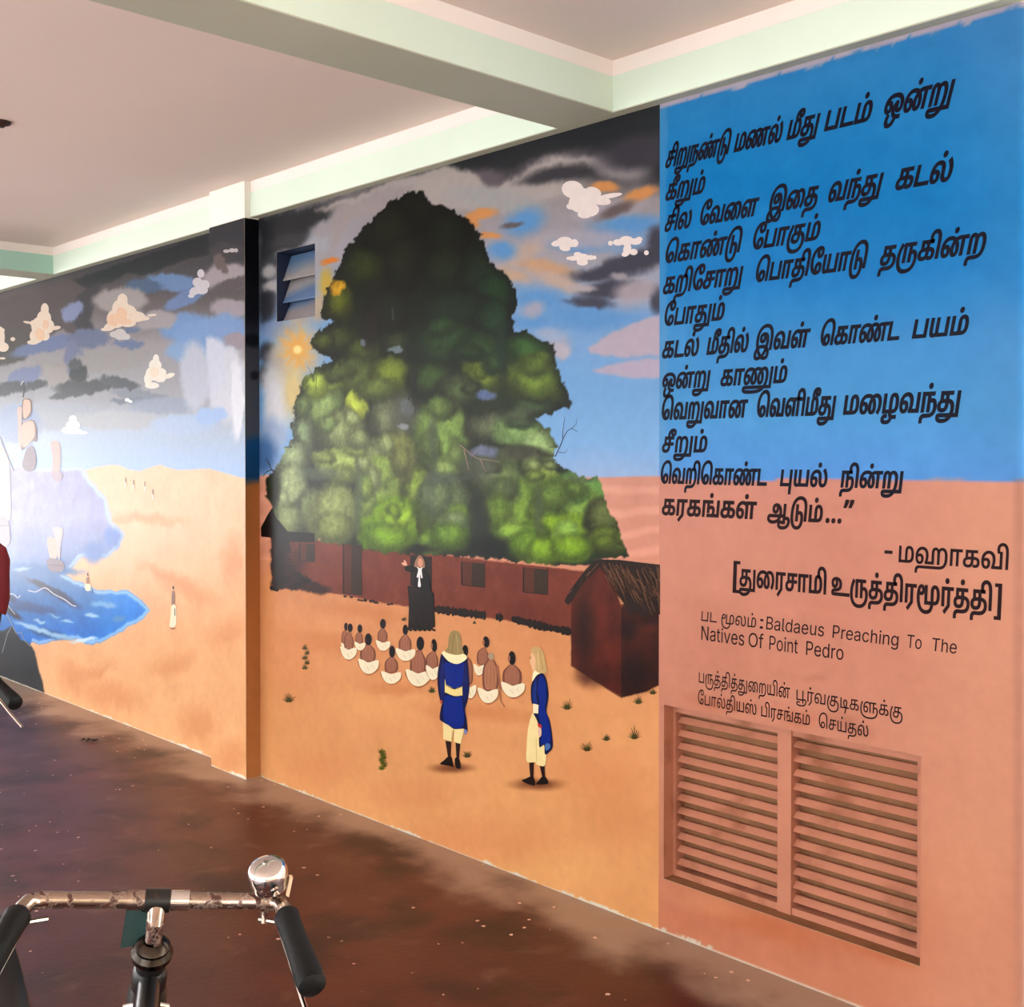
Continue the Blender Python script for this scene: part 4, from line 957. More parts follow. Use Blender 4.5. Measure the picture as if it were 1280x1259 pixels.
# --- ships
SA, SAd, HU = (206, 170, 146), (110, 82, 68), (120, 104, 110)
def ship(parts_, lab): 
    g = empty('painted_ship', (0, 0, 0)); g.parent = coast; g.location = -Vector(coast.location); g['label'] = lab
    b = 200
    for nm, shp in parts_:
        on(g, overlay(nm, shp, None, base=b)); b += 12
    return g
TS = (6.994, 0, 460)
ship([('mast', sh(TS, ('l', [(205, 100), (212, 180), (200, 260)], (60, 44, 40), 1.6), ('l', [(188, 330), (192, 720)], (96, 70, 60), 1.0), ('l', [(180, 150), (210, 108)], (220, 216, 210), .8))),
      ('sail', sh(TS, ('s', [(200, 280), (262, 272), (280, 330), (268, 410), (205, 455), (196, 360)], SAd), ('s', [(204, 290), (255, 282), (268, 340), (258, 400), (208, 440)], SA))),
      ('sail', sh(TS, ('s', [(190, 490), (290, 455), (322, 540), (318, 640), (280, 640), (196, 712), (186, 600)], SAd), ('s', [(192, 500), (285, 465), (305, 560), (285, 625), (200, 695)], SA))),
      ('sail', sh(TS, ('s', [(150, 360), (192, 345), (190, 440), (188, 700), (160, 640), (158, 480)], (196, 166, 150)))),
      ('hull', sh(TS, ('s', [(240, 700), (290, 690), (318, 800), (300, 890), (240, 905), (196, 860), (205, 790)], HU), ('l', [(215, 820), (300, 810)], (104, 88, 92), .5), ('l', [(210, 860), (305, 850)], (104, 88, 92), .5)))], 'tall-masted ship with three cream sails')
ship([('sail', sh(TS, ('s', [(445, 655), (510, 645), (530, 720), (525, 880), (500, 935), (455, 935), (462, 800)], (200, 168, 158)))), ('hull', sh(TS, ('s', [(450, 920), (545, 925), (530, 985), (480, 985)], (170, 150, 160))))], 'faint ship with one tall sail')
ship([('sail', sh(TS, ('s', [(-20, 700), (40, 720), (78, 800), (90, 1000), (96, 1300), (60, 1330), (-20, 1330)], (200, 178, 166)))), ('mast', sh(TS, ('l', [(0, 600), (60, 760), (120, 900)], (140, 118, 124), 1.2))), ('hull', sh(TS, ('s', [(-20, 1330), (66, 1325), (90, 1500), (60, 1560), (-20, 1600)], (170, 156, 160)), ('l', [(-10, 1380), (80, 1376)], (110, 94, 104), .7)))], 'large ship cut off at the left end')
TS2 = (5.333, 0, 620)
ship([('sail', sh(TS2, ('s', [(315, 285), (370, 288), (382, 400), (350, 425), (330, 400)], (200, 176, 160)), ('s', [(352, 215), (420, 222), (405, 330), (400, 420), (384, 400), (372, 300)], (196, 182, 178)))),
      ('hull', sh(TS2, ('s', [(312, 430), (350, 415), (420, 440), (425, 490), (390, 508), (330, 495)], (128, 112, 124)), ('l', [(318, 460), (420, 466)], (92, 78, 90), .7)))], 'small two-sailed boat near the dark water')
# tiny walkers on the coast
def walker(pts, lab):
    return overlay('painted_person', pts, coast, lab, base=240)
walker(sh(TS2, ('e', (1155, 612, 6, 12), (60, 44, 40)), ('s', [(1146, 640), (1164, 640), (1166, 700), (1158, 735), (1144, 725)], (150, 112, 96)), ('s', [(1142, 735), (1172, 735), (1172, 860), (1130, 870), (1138, 800)], (246, 232, 198)), ('l', [(1164, 750), (1166, 800)], (60, 50, 50), 1), ('e', (1152, 884, 18, 6), (180, 110, 74))), 'standing person in a white wrap')
walker(sh(TS2, ('e', (584, 524, 5, 10), (60, 44, 40)), ('s', [(576, 545), (592, 545), (592, 590), (576, 590)], (160, 110, 84)), ('s', [(566, 590), (604, 590), (600, 630), (572, 630)], (244, 226, 190)), ('l', [(616, 620), (617, 650)], (50, 40, 44), .8)), 'small person at the edge of the water')
for i, (x, y) in enumerate(((157, 601), (167, 604), (181, 606), (191, 616))):
    overlay('painted_person', [('l', [(x, y - 4), (x, y + 2)], (150, 120, 96), 1.3), ('l', [(x, y + 2), (x, y + 8)], (232, 218, 200), 2.0)], coast, base=240)
# white cracks on the rock and crests of the waves
overlay('wave_crest', [('l', cv_(p, TS2), (196, 204, 214), w_) for p, w_ in (
    ([(188, 630), (240, 640), (300, 612), (360, 655), (430, 690), (480, 728), (508, 735)], 1.4), ([(55, 655), (90, 655), (118, 680), (135, 662)], 1.4), ([(20, 700), (60, 740), (100, 790)], .8))], coast, base=240)
overlay('rock_edge', [('l', cv_(p, TS2), (150, 156, 156), w_) for p, w_ in (
    ([(45, 790), (80, 860), (110, 915), (140, 910), (160, 960), (205, 1003)], .9), ([(75, 875), (50, 920), (30, 990), (14, 1045)], .8))], coast, base=240)
GLYPHS = {
 'i300': '377 44:0,44:364,99:364,247:131,252;122,269;94,288;58,298:38,291:38,289;59,287;97,286;129,286:141,286:364,333:364,333:0,278:0,146:207,137;221,118;252,95;294,78:324,86:324,87;297,89;251,91;217,91:208,91:0',
 'i321': '382 191:-5,145;-5,72;40,30;124,30:182,30;240,72;323,145;369,191:369,238;369,311;323,353;240,353:182,353;124,311;40,238;-5 191:38,224;38,276;71,307;135,307:182,307;229,276;293,224;326,191:326,159;326,106;292,75;228,75:182,75;135,106;71,159;38',
 'i375': '319 44:0,44:364,168:364,211;364,266;333,292;281,292:248,292;216,266;163,211;132,169:132,81:132,81:172,167:172,195;172,230;192,246;227,246:248,246;270,230;303,195;323,166:323,90:323,90:0',
 'i411': '323 24:323,24:364,299:364,299:323,185:323,185:0,138:0,138:323',
 'i507': '281 115:-6,89;-6,47;13,22;51,22:78,22;101,41;130,72;147,109;156,128:158,153;161,183;165,198;173,198:183,198:184,198;201,186;225,160;238,141:238,122;238,94;226,76;207,72:198,30:212,40;237,76;265,119;276,140:276,154;276,188;270,221;250,242;212,242:180,242:0,199:0,199:37,196:37,191;28,171;7,138;-6 123:32,147;32,181;52,198;82,198:99,198:136,196;133,177;128,154;124,133;122,126:121,110;119,83;109,66;91,66:75,66;61,81;42,106;32',
 'i586': '286 150:-6,113;-6,57;29,25;93,25:135,25;177,57;241,113;276,150:276,169;276,205;266,234;247,255;219,260:201,218:189,215;199,203;217,186;230,163;237,150:237,122;237,87;208,70;162,70:135,70;108,87;62,122;33,150:33,163;33,186;41,204;54,216;73,219:84,261:72,256;53,235;25,205;5,170;-6',
 'i597': '306 141:-6,107;-6,55;29,25;92,25:136,25;179,55;242,107;276,141:276,168;276,199;259,216;237,220:229,224:229,224:364,268:364,268:0,225:0,225:42,220:42,216;35,198;12,167;-6 147:33,172;33,207;60,224;106,224:136,224;167,207;212,173;237,147:237,122;237,87;210,70;165,70:136,70;108,87;61,122;33',
 'i614': '292 153:-6,114;-6,56;29,25;92,25:134,25;176,56;240,111;276,148:276,170;276,212;262,247;230,267;178,267:140,267:122,55:122,55:159,243:159,223:145,223;172,206;214,173;237,148:237,124;237,88;213,70;174,70:152,70:127,70;97,91;55,129;33,154:33,170;33,196;42,215;61,220:75,263:63,256;43,226;12,181;-6',
 'i647': '185 166:273,166:235,5:235,5:273 59:0,59:309,59;333,81;365,116;381,136:381,152;381,172;376,177:374,165:336,162;337,151;340,141:340,121;340,103;319,103:300,103:0',
 'i65': '327 44:0,44:364,173:364,211;364,260;338,285;294,285:267,285;244,268;213,241;195,225:191,225:188,242;187,276;165,299;125,299:97,299;70,274;26,220;0,177:0 90:41,176:41,218;41,254;74,254:97,254;116,236;146,202;165,178:165,90:165 90:204,170:204,190;204,222;219,240;248,240:266,240;290,207;323,172:323,90:323',
 'i658': '307 149:-108,119;-108,75;-93,45;-67,37:-52,73:-29,78;-37,96;-56,125;-70,149:-70,182;-70,224;-38,224:-5,224:50,220:50,215;42,198;21,167;4,141:4,108;4,56;35,25;95,25:138,25;180,55;242,108;276,142:276,168;276,199;259,217;237,221:229,225:229,225:273,268:273,268:-7,268;-42,236;-87,182;-108 148:43,173;43,207;66,225;109,225:139,225;168,207;212,173;237,148:237,122;237,87;210,70;166,70:139,70;111,88;68,122;43',
 'i670': '296 83:164,83:0,39:0,39:364,83:364,83:207,75:207,87;245,134;276,165:276,192;276,234;254,257;208,257:173,257:0,213:0,213:170,213;201,180;237,151:237,132;237,101;220,83;187',
 'i689': '121 39:0,39:273,83:273,83:0 61:318,48;318,30;335,30:347,30;359,48;376,61:376,73;376,92;359,92:347,92;335,73;318',
 'i751': '138 100:-2,69;-2,39;31,39:61,39:364,83:364,83:72,83;53,92;37,105:37,112;37,120;38,123:39,132:2,126;0,109;-2',
 'i773': '295 83:164,83:0,39:0,39:273,81:273,81:207,75:207,87;245,134;276,165:276,192;276,234;254,257;208,257:173,257:0,213:0,213:170,213;201,180;237,151:237,132;237,101;220,83;187',
 'i790': '300 150:-6,113;-6,57;29,25;93,25:135,25;177,57;241,113;276,150:276,187;276,243;241,274;177,274:135,274;93,243;29,187;-6 150:33,177;33,213;62,230;108,230:135,230;162,213;208,177;237,150:237,122;237,87;208,70;162,70:135,70;108,87;62,122;33',
 'i852': '188 39:0,39:273,81:273,81:231,84:231,92;252,130;277,155:277,160;277,173;276,177:276,177:232,175;232,159;234,151:234,131;234,100;218,83;189,83:171,83:0',
 'i871': '264 131:-6,103;-6,60;10,31;43,26:66,68:76,74;54,106;33,131:33,159;33,193;57,193:74,193;88,174;107,153:112,108:122,71;131,35;168,35:197,35;220,61;256,107;276,136:276,164;276,203;260,228;230,234:211,194:200,188;215,162;239,136:239,112;239,79;217,79:199,79;184,101;166,125:160,166:151,203;142,239;105,239:77,239;53,212;16,163;-6',
 'i889': '164 146:273,146:235,5:235,5:273 46:338,90:338,90:71,90;52,105;36,122:36,126;36,139;38,145:39,154:1,147;-1,129;-3,121:-3,85;-3,46;34,46:67',
 'i915': '296 131:-3,104;-3,62;19,39;65,39:100,39:273,83:273,83:103,83;72,116;36,144:36,164;36,195;53,213;86,213:109,213:273,257:273,257:0,215:0,215:66,220:66,208;28,161;-3',
 'i980': '281 117:0,13:273,61:273,119:111,129;86,142;36,149:12,133:12,140;36,153;86,162:111,220:273,268:273,164:0',
 't10': '534 149:283,202;283,270;254,301;204,301:174,301;146,280;107,241;84,187;71,154:68,114:64,87;61,73;54,73:48,73;42,82;36,91:36,525:36,525:0,96:0,72;0,44;12,31;34,31:47,31;62,47;83,83;96,113:99,152:102,197;107,242;128,258;158,258:174,258;196,236;228,195;247,165:248,151:248,146;248,134;248,132:248,104;248,68;224,68:200,68;181,89;156,111:156,130;156,152;180,152:201,152;216,142;243,129:255,159:264,168;256,182;236,192;211,192:196,192;164,150;122,110:122,86;122,50;141,28;176,28:199,28;228,60;265,114;283',
 't101': '412 130:-6,100;-6,52;13,24;50,24:76,24;103,53;142,115;164,166:164,256:164,282;164,320;159,348;148,360:140,373;130,388;97,388:76,388;38,342;-4,301:-4,290;-4,262;-1,251:2,260:36,268;34,288;31,297:31,320;31,345;54,345:78,345;95,330;116,306;126,275;129,260:129,162:129,137;129,102;123,89:116,78;110,68;91,68:76,68;54,106;30,134:30,156;30,188;44,206;76,206:106,206:241,120:241,120:151,80:143,80:277,342:277,342:241,248:241,248:113,248;80,236;42,226:28,210;10,162;-6 328:422,372;422,416;387,416:359,416;328,378;297,351:297,322;297,287;326,287:352,287;364,296;395,310:409,336:398,328;388,320;369,320:360,320;348,328;334,342;328,351:328,366;328,382;344,382:356,382;374,354;390,332:390,328;390,316;390,312:389,274;385,238;342,238:313,238;299,244;276,250:268,208:264,204;274,199;298,199:312,199;334,214;374,246;404,295;422',
 't102': '531 250:-6,219;-6,171;13,143;50,143:76,143;103,172;142,234;164,284:164,347:164,390;164,452;140,490;99,507;48,507:20,507;-20,482;-80,440;-122,382;-148,317;-160,283:-160,268:-160,216;-160,136;-134,82;-88,49;-30,34;34,34:65,34:76,34;116,54;188,86;251,104:277,140:255,120;227,92;168,77;106,77:75,77:66,77;28,100;-40,146;-92,222;-122,274:-122,280:-122,322;-122,390;-104,438;-68,463;-15,463:20,463;58,432;106,378;129,343:129,281:129,256;129,220;123,208:116,196;110,186;91,186:76,186;54,224;30,253:30,275;30,306;44,324;77,324:106,324:241,238:241,238:151,198:143,198:277,460:277,460:241,366:241,366:113,366;80,355;42,344:28,329;10,280;-6',
 't107': '388 130:-6,100;-6,52;13,24;50,24:76,24;103,53;142,115;164,166:164,342:164,342:129,162:129,137;129,102;123,89:116,78;110,68;91,68:76,68;54,106;30,134:30,156;30,188;44,206;77,206:106,206:241,120:241,120:151,80:143,80:277,342:277,342:241,248:241,248:113,248;80,236;42,226:28,210;10,162;-6 304:422,347;422,392;387,392:359,392;328,354;297,326:297,298;297,262;326,262:352,262;364,272;395,286:409,311:398,303;388,296;369,296:360,296;348,304;334,318;328,326:328,341;328,357;344,357:356,357;374,329;390,307:390,303;390,292;390,288:389,249;385,213;342,213:313,213;299,220;276,226:268,184:264,180;274,174;298,174:312,174;334,190;374,222;404,270;422',
 't114': '398 44:0,44:277,87:277,87:36,390:36,390:0 244:236,265;236,294;222,313;200,322;171,322:155,322;132,312;86,306:62,249:-142,210:-131,248:5,250:13,260:47,268;75,278;126,278:154,278;176,260;200,244:200,226;200,203;170,203:143,203;119,220;77,248;42,264:28,228:10,210;29,180;70,162;118,162:148,162;172,180;212,218;236',
 't116': '508 212:-148,171;-148,106;-114,60;-49,36;46,36:107,36:121,36;182,60;278,104;350,164;398,238;422,278:422,320;422,380;400,402:382,420;367,444;330,458;282,464;224,464:188,464:0,421:0,421:167,421;209,413;282,389;340,365:358,350;370,306;384,277:384,247;384,189;365,139;326,100;262,78;173,78:114,78;56,96;-30,131;-84,180;-111,210:-111,240;-111,283;-93,310;-58,324;-7,324:26,324;63,311;106,286;124,269:124,254;124,228;111,218:104,218:140,228;148,257;160,276:160,304;160,345;132,368;76,368:31,368;-20,344;-88,302;-130,246;-148 178:0,178:277,221:277,221:0',
 't119': '920 124:-6,98;-6,54;20,28;76,28:122,28;171,72;244,151;283,204:283,228;283,271;276,312;260,331:248,352:230,380;204,412;136,412:94,412;61,393;16,356;-6,332:-6,302;-6,266;20,248;64,248:93,248;120,260;168,282;210,298:227,322:248,346;265,400;283,433:283,456;283,493;276,526;260,542:248,559:234,580;216,606;172,620;122,620:94,620;61,600;16,564;-6,538:-6,510;-6,474;20,456;64,456:93,456;119,468;168,492;213,510:232,528:250,549;266,594;283,621:283,664;283,724;244,756;168,756:113,756;64,730;-14,708:-45,683:-76,656;-98,594;-130,512;-150,398;-160,318:-160,232:-160,174;-160,92;-152,42;-133,19;-104,19:-84,19;-72,27;-56,34:-52,42;-46,60;-42,82:-42,844:-42,848:-78,677:-78,620:-78,78:-78,72;-78,60;-82,60:-90,60;-98,78;-110,124;-119,206;-124,270:-124,296:-124,362;-124,462;-118,536;-107,594;-89,618:-77,654:-44,672;-24,698;24,712;80,712:112,712;148,698;199,672;231,638;246,619:246,604;246,571;238,556:226,536:208,522;194,506;158,498;118,498:94,498;60,520;28,537:28,553;28,570;47,578;76,578:91,578;120,562;168,538;206,524:216,502;233,457;246,434:246,406;246,358;232,336:214,320;200,300;161,290;116,290:94,290;60,312;28,330:28,346;28,363;47,370;76,370:91,370;131,340;194,310:216,287;233,231;246,199:246,162;246,107;219,74;172,70:142,69;134,68;120,68:116,68;84,84;45,110;28,126:28,140;28,160;40,170;62,170:78,170;102,144;129,124:129,104;129,68;108,54:92,46:124,62;142,106;164,130:164,166;164,211;120,211:82,211;55,190;15,152;-6 834:-78,834:277,876:277,876:-78',
 't122': '546 130:-6,100;-6,52;13,24;50,24:76,24;103,53;142,115;164,166:164,243:164,276;164,330;146,368;112,388;62,388:29,388;8,379;-30,371:-45,358:-76,340;-103,282;-141,204;-160,156:-160,150:-160,115;-160,55;-145,19;-111,19:-84,19;-72,27;-56,34:-52,42;-46,60;-42,82:-42,468:-42,468:-78,343:-78,310:-78,78:-78,72;-78,60;-82,60:-90,60;-104,104;-124,148:-124,155:-124,192;-124,248;-113,292;-92,308:-76,326:-45,332;-34,340;-12,344;14,344:28,344;62,318;108,269;129,236:129,162:129,137;129,102;123,89:116,78;110,68;91,68:76,68;54,106;30,134:30,156;30,188;44,206;77,206:106,206:241,120:241,120:151,80:143,80:277,342:277,342:241,248:241,248:113,248;80,236;42,226:28,210;10,162;-6 458:-78,458:277,502:277,502:-78',
 't131': '389 302:-142,302:0,44:0,44:277,87:277,87:36,302:36,302:277,345:277,345:-142',
 't132': '474 302:-74,302:0,44:0,44:277,87:277,87:36,302:36,302:277,345:277,345:-74 396:50,415;50,450;34,471;0,471:-26,471;-60,438;-110,376;-144,290;-160,238:-160,219:-160,170;-160,104;-150,62;-130,43;-101,43:-84,43;-70,60;-44,98;-29,128:-29,147;-29,182;-35,198:-39,191:-75,177;-71,144;-64,128:-64,112;-64,94;-69,86;-78,86:-85,86;-92,98;-106,130;-118,186;-124,230:-124,235:-124,298;-124,384;-101,429;-58,429:-28,429;-7,408;16,389:16,376;16,352;6,345:0,345:36,354;42,380;50',
 't133': '429 345:422,388;422,433;387,433:359,433;328,395;297,368:297,338;297,304;326,304:352,304;364,313;395,326:409,352:398,344;388,336;369,336:360,336;348,344;334,358;328,368:328,382;328,398;344,398:356,398;374,370;390,348:390,344;390,333;390,328:389,290;385,254;342,254:313,254;299,261;276,267:268,228:257,222;270,216;296,216:312,216;334,231;374,262;404,312;422 290:283,328;283,376;244,398;176,398:131,398;96,384;46,367:30,356;18,326;6,285;0,256:0,44:0,44:277,87:277,87:36,200:36,200:178,200;208,212;245,222:258,234;270,266;283 289:247,280;247,264;242,259:236,251;226,243;200,243:169,243:36,266:36,300;36,338;55,354;98,354:134,354;166,341;216,312;247',
 't135': '616 258:-142,204;-142,121;-108,64;-42,34;54,34:116,34;146,44;206,66;254,106;283,134:283,157;283,189;264,206;232,206:210,206;188,188;154,153;136,130:136,106;136,64;161,46:184,60:219,76;196,106;172,126:172,143;172,166;192,166:212,166;230,147;249,132:249,116;249,96;228,84;194,80:176,78;158,76;125,76:114,76;44,120;-53,201;-103,256:-103,292;-103,343;-86,374;-54,388;-7,388:24,430:12,430;-24,408;-80,366;-120,302;-142 477:283,514;283,562;244,586;176,586:131,586;96,570;46,554:30,542;18,512;6,472;0,443:0,231:0,231:277,274:277,274:36,387:36,387:178,387;208,398;245,410:258,421;270,453;283 476:247,468;247,452;242,446:236,438;226,430;200,430:169,430:36,454:36,488;36,526;55,542;98,542:134,542;166,528;216,500;247',
 't140': '526 410:160,437;160,478;131,501;77,501:39,501;-14,464;-90,402;-138,321;-160,277:-160,267:-160,216;-160,138;-135,83;-90,50;-34,34;31,34:64,34:73,34;114,53;186,84;249,103:277,140:255,111;212,77;124,77:72,77:63,77;26,98;-40,145;-92,218;-122,270:-122,276:-122,330;-122,412;-87,457;-16,457:38,457;67,444;104,420;124,402:124,388;124,364;112,354:106,354:142,364;149,392;160 180:0,180:277,442:277,442:241,354:241,354:0,311:0,311:241,224:241,224:0',
 't143': '568 285:283,323;283,376;245,402;174,402:122,402;70,382;-14,365:-45,350:-75,314;-120,218;-160,152:-160,142:-160,112;-160,54;-145,18;-111,18:-84,18;-72,26;-56,34:-52,40;-46,60;-42,82:-42,499:-42,499:-78,334:-78,296:-78,77:-78,71;-78,60;-82,60:-90,60;-104,104;-124,148:-124,154:-124,198;-124,268;-102,296:-76,314:-44,328;-25,348;26,358;88,358:124,358;169,338;223,304;247,282:247,268;247,246;238,237:229,227;218,219;186,219:160,219:0,176:0,176:160,176;185,171;220,164:230,158;238,142;247,131:247,120;247,104;238,98:232,90;220,86;186,86:164,86:0,43:0,43:170,43;195,48;228,60;252,70:262,80;272,109;283,128:283,147;283,177;269,199;242,206:222,195:225,200;242,224;268,260;283 480:-78,480:277,524:277,524:-78',
 't15': '492 383:32,362;32,326;46,306;77,306:102,306;113,312;141,320:150,326:148,300;133,274;92,274:67,274;49,284;22,293:12,303;1,330;-12,370;-18,398:-18,438:-18,438:-54,395:-54,369;-54,339;-50,328:-47,292;-37,251;-4,233;40,233:63,233;88,252;130,289;166,314:179,354:160,348;147,342;124,342:110,342;93,358;68,382:68,396;68,414;82,424;107,424:122,424;161,381;216,304;245,252:245,206;245,134;228,85;196,73:174,68:152,67;148,66;138,66:134,66;112,80;81,104;66,120:66,137;66,158;89,158:110,158;132,134;156,115:156,101;156,74;142,62:131,72:174,83;182,112;191,125:191,147;191,180;173,199;139,199:114,199;89,180;52,143;32,117:32,94;32,52;56,26;101,26:134,26;168,56;220,79:238,102;254,154;274,216;283,251:283,314;283,405;248,433:218,450;199,466;152,466:128,466;112,459;78,440;49,408;32 204:-160,178;-160,132;-142,104;-103,104:-72,104;-52,118;-10,134:10,171:-8,158;-27,148;-56,148:-72,148;-92,165;-116,192;-124,208:-124,230;-124,262;-108,286;-81,296:-64,301;-56,315;-36,318:-32,356:-48,352;-52,340;-70,337:-76,324;-103,288;-141,239;-160',
 't150': '742 626:160,654;160,695;132,718;81,718:47,718;10,696;-50,656;-96,598;-129,526;-150,440;-160,392:-160,368:-160,288;-160,174;-134,97;-86,52;-26,34;42,34:76,34:89,34;122,52;188,81;251,98:277,135:255,116;226,90;170,77;114,77:88,77:80,77;46,96;-16,138;-66,207;-102,306;-122,374:-122,386:-122,432;-122,510;-114,574;-96,622;-69,656;-32,674;16,674:46,674;83,646;124,620:124,604;124,578;111,568:104,568:140,578;148,606;160 254:-6,227;-6,183;20,158;76,158:122,158;162,182;223,225;263,279;283,308:283,330;283,365;274,394;259,406:248,400:200,382;222,338;246,306:246,273;246,224;212,197;155,197:118,197;85,212;46,239;28,256:28,269;28,288;40,299;62,299:78,299;102,273;129,252:129,232;129,198;108,183:92,176:124,190;142,235;164,260:164,296;164,340;120,340:82,340;55,319;15,280;-6 398:0,398:208,404:247,404:277,656:277,656:241,570:241,570:0,528:0,528:241,440:241,440:0',
 't18': '412 130:-6,100;-6,52;13,24;50,24:76,24;103,53;142,115;164,166:164,256:164,282;164,320;159,348;148,360:140,373;130,388;97,388:76,388;38,342;-4,301:-4,290;-4,262;-1,251:2,260:36,268;34,288;31,297:31,320;31,345;54,345:78,345;95,330;116,306;126,275;129,260:129,162:129,137;129,102;123,89:116,78;110,68;91,68:76,68;54,106;30,134:30,156;30,188;44,206;76,206:106,206:241,120:241,120:151,80:143,80:277,342:277,342:241,248:241,248:113,248;80,236;42,226:28,210;10,162;-6',
 't180': '161 20:131,20:172,141:172,141:131',
 't181': '134 67:-6,54;-6,36;10,36:28,36;47,54;62,67:62,80;62,98;47,98:28,98;10,80;-6',
 't193': '134 67:-6,54;-6,36;10,36:28,36;47,54;62,67:62,80;62,98;47,98:28,98;10,80;-6 67:207,54;207,36;223,36:241,36;260,54;275,67:275,80;275,98;260,98:241,98;223,80;207',
 't199': '159 40:-122,40:400,139:400,139:366,84:366,84:-88,139:-88,139:-122',
 't20': '362 130:-6,100;-6,52;13,24;50,24:76,24;103,53;142,115;164,166:164,342:164,342:129,162:129,137;129,102;123,89:116,78;110,68;91,68:76,68;54,106;30,134:30,156;30,188;44,206;77,206:106,206:241,120:241,120:151,80:143,80:277,342:277,342:241,248:241,248:113,248;80,236;42,226:28,210;10,162;-6',
 't201': '162 20:-122,20:-88,76:-88,76:366,20:366,20:400,119:400,119:-122',
 't215': '210 187:400,190:394,186;377,172;336,156;296,148:278,114:278,118;297,128;340,136;383,138:400 93:400,96:394,92;377,78;336,62;296,54:278,20:278,24;292,30;324,36;356,42;387,44:400',
 't23': '346 44:0,44:277,87:277,87:36,338:36,338:0',
 't24': '824 124:-6,98;-6,54;20,28;76,28:122,28;171,72;244,151;283,204:283,228;283,272;276,312;260,331:248,352:230,380;204,412;136,412:94,412;61,393;16,356;-6,332:-6,302;-6,266;20,248;64,248:93,248;120,260;168,282;210,298:227,322:248,346;265,400;283,433:283,456;283,493;276,526;260,542:248,565:228,582;212,606;170,620;122,620:94,620;61,600;16,564;-6,538:-6,510;-6,474;20,456;64,456:93,456;118,466;164,490;208,510:229,532:248,548;256,582;270,630;277,666:277,816:277,816:241,730:241,730:0,688:0,688:241,655:241,638;241,610;239,584;234,560;224,548:215,532;204,510;167,498;120,498:94,498;60,519;28,537:28,553;28,570;47,578;76,578:91,578;120,562;168,538;206,524:216,502;233,457;246,434:246,406;246,358;232,336:214,320;200,300;161,290;116,290:94,290;60,312;28,330:28,346;28,363;47,370;76,370:91,370;131,340;194,310:216,287;233,231;246,199:246,162;246,107;219,74;172,70:142,69;134,68;120,68:116,68;84,84;45,110;28,126:28,140;28,160;40,170;62,170:78,170;102,144;129,124:129,104;129,68;108,54:92,46:124,62;142,106;164,130:164,166;164,211;120,211:82,211;55,190;15,152;-6',
 't25': '412 130:-6,100;-6,52;13,24;50,24:76,24;103,53;142,115;164,166:164,238:164,282;164,350;142,388;92,388:49,388;16,364;-30,340:-47,324;-58,282;-72,228;-78,192:-78,136:-78,115;-78,92;-84,84:-90,76;-95,66;-115,66:-132,66;-139,68;-152,68:-158,27:-160,26;-152,24;-130,24:-122,24;-100,40;-69,52:-60,61;-53,80;-46,106;-42,122:-42,177:-42,222;-42,278;-34,314;-19,325:-6,335;4,346;34,346:52,346;77,326;107,294;123,254;129,234:129,162:129,137;129,102;123,89:116,78;110,68;91,68:76,68;54,106;30,134:30,156;30,188;44,206;77,206:106,206:241,120:241,120:151,80:143,80:277,342:277,342:241,248:241,248:113,248;80,236;42,226:28,210;10,162;-6',
 't26': '394 278:181,304;181,346;155,370;104,370:67,370;22,344;-30,321:-47,305;-58,264;-72,210;-78,174:-78,136:-78,115;-78,92;-84,84:-90,76;-95,66;-115,66:-132,66;-139,68;-152,68:-158,27:-160,26;-152,24;-130,24:-122,24;-100,40;-69,52:-60,61;-53,80;-46,106;-42,122:-42,169:-42,210;-42,262;-35,294;-20,305:-7,315;4,328;40,328:66,328;92,314;126,288;144,268:144,254;144,226;132,215:124,214:161,226;169,258;181 44:0,44:277,304:277,304:241,217:241,217:0,174:0,174:241,87:241,87:0',
 't27': '617 124:-6,98;-6,54;20,28;76,28:122,28;171,72;244,151;283,204:283,228;283,272;276,312;260,331:248,354:226,380;203,412;136,412:94,412;61,393;16,356;-6,332:-6,302;-6,266;20,248;64,248:93,248;120,260;166,283;208,300:227,325:248,340;256,374;270,422;277,459:277,608:277,608:241,524:241,524:0,480:0,480:241,448:241,431;241,402;238,376;233,352;223,340:215,324;204,302;166,290;118,290:94,290;60,312;28,330:28,346;28,363;47,370;76,370:91,370;130,340;194,310:216,287;233,231;246,199:246,162;246,107;219,74;172,70:142,69;134,68;120,68:116,68;84,84;45,110;28,126:28,140;28,160;40,170;62,170:78,170;102,144;129,124:129,104;129,68;108,54:92,46:124,62;142,106;164,130:164,166;164,211;120,211:82,211;55,190;15,152;-6',
 't28': '389 44:0,44:277,87:277,87:36,302:36,302:277,345:277,345:0',
 't29': '429 290:283,328;283,376;244,398;176,398:131,398;96,384;46,367:30,356;18,326;6,285;0,256:0,44:0,44:277,87:277,87:36,200:36,200:178,200;208,212;245,222:258,234;270,266;283 289:247,280;247,264;242,259:236,251;226,243;200,243:169,243:36,266:36,300;36,338;55,354;98,354:134,354;166,341;216,312;247',
 't30': '482 177:0,177:277,220:277,220:36,394:36,394:277,438:277,438:0 120:-6,102;-6,74;7,64:18,59;26,50;44,44;76,44:101,44:277,87:277,87:112,87;88,91;51,101:41,106;36,120;30,129:30,144;30,169;46,180:62,179:20,170;10,140;-6',
 't31': '320 116:-106,87:-80,184:12,184:241,87:241,87:0,44:0,44:277,312:277,312:241,226:241,226:0',
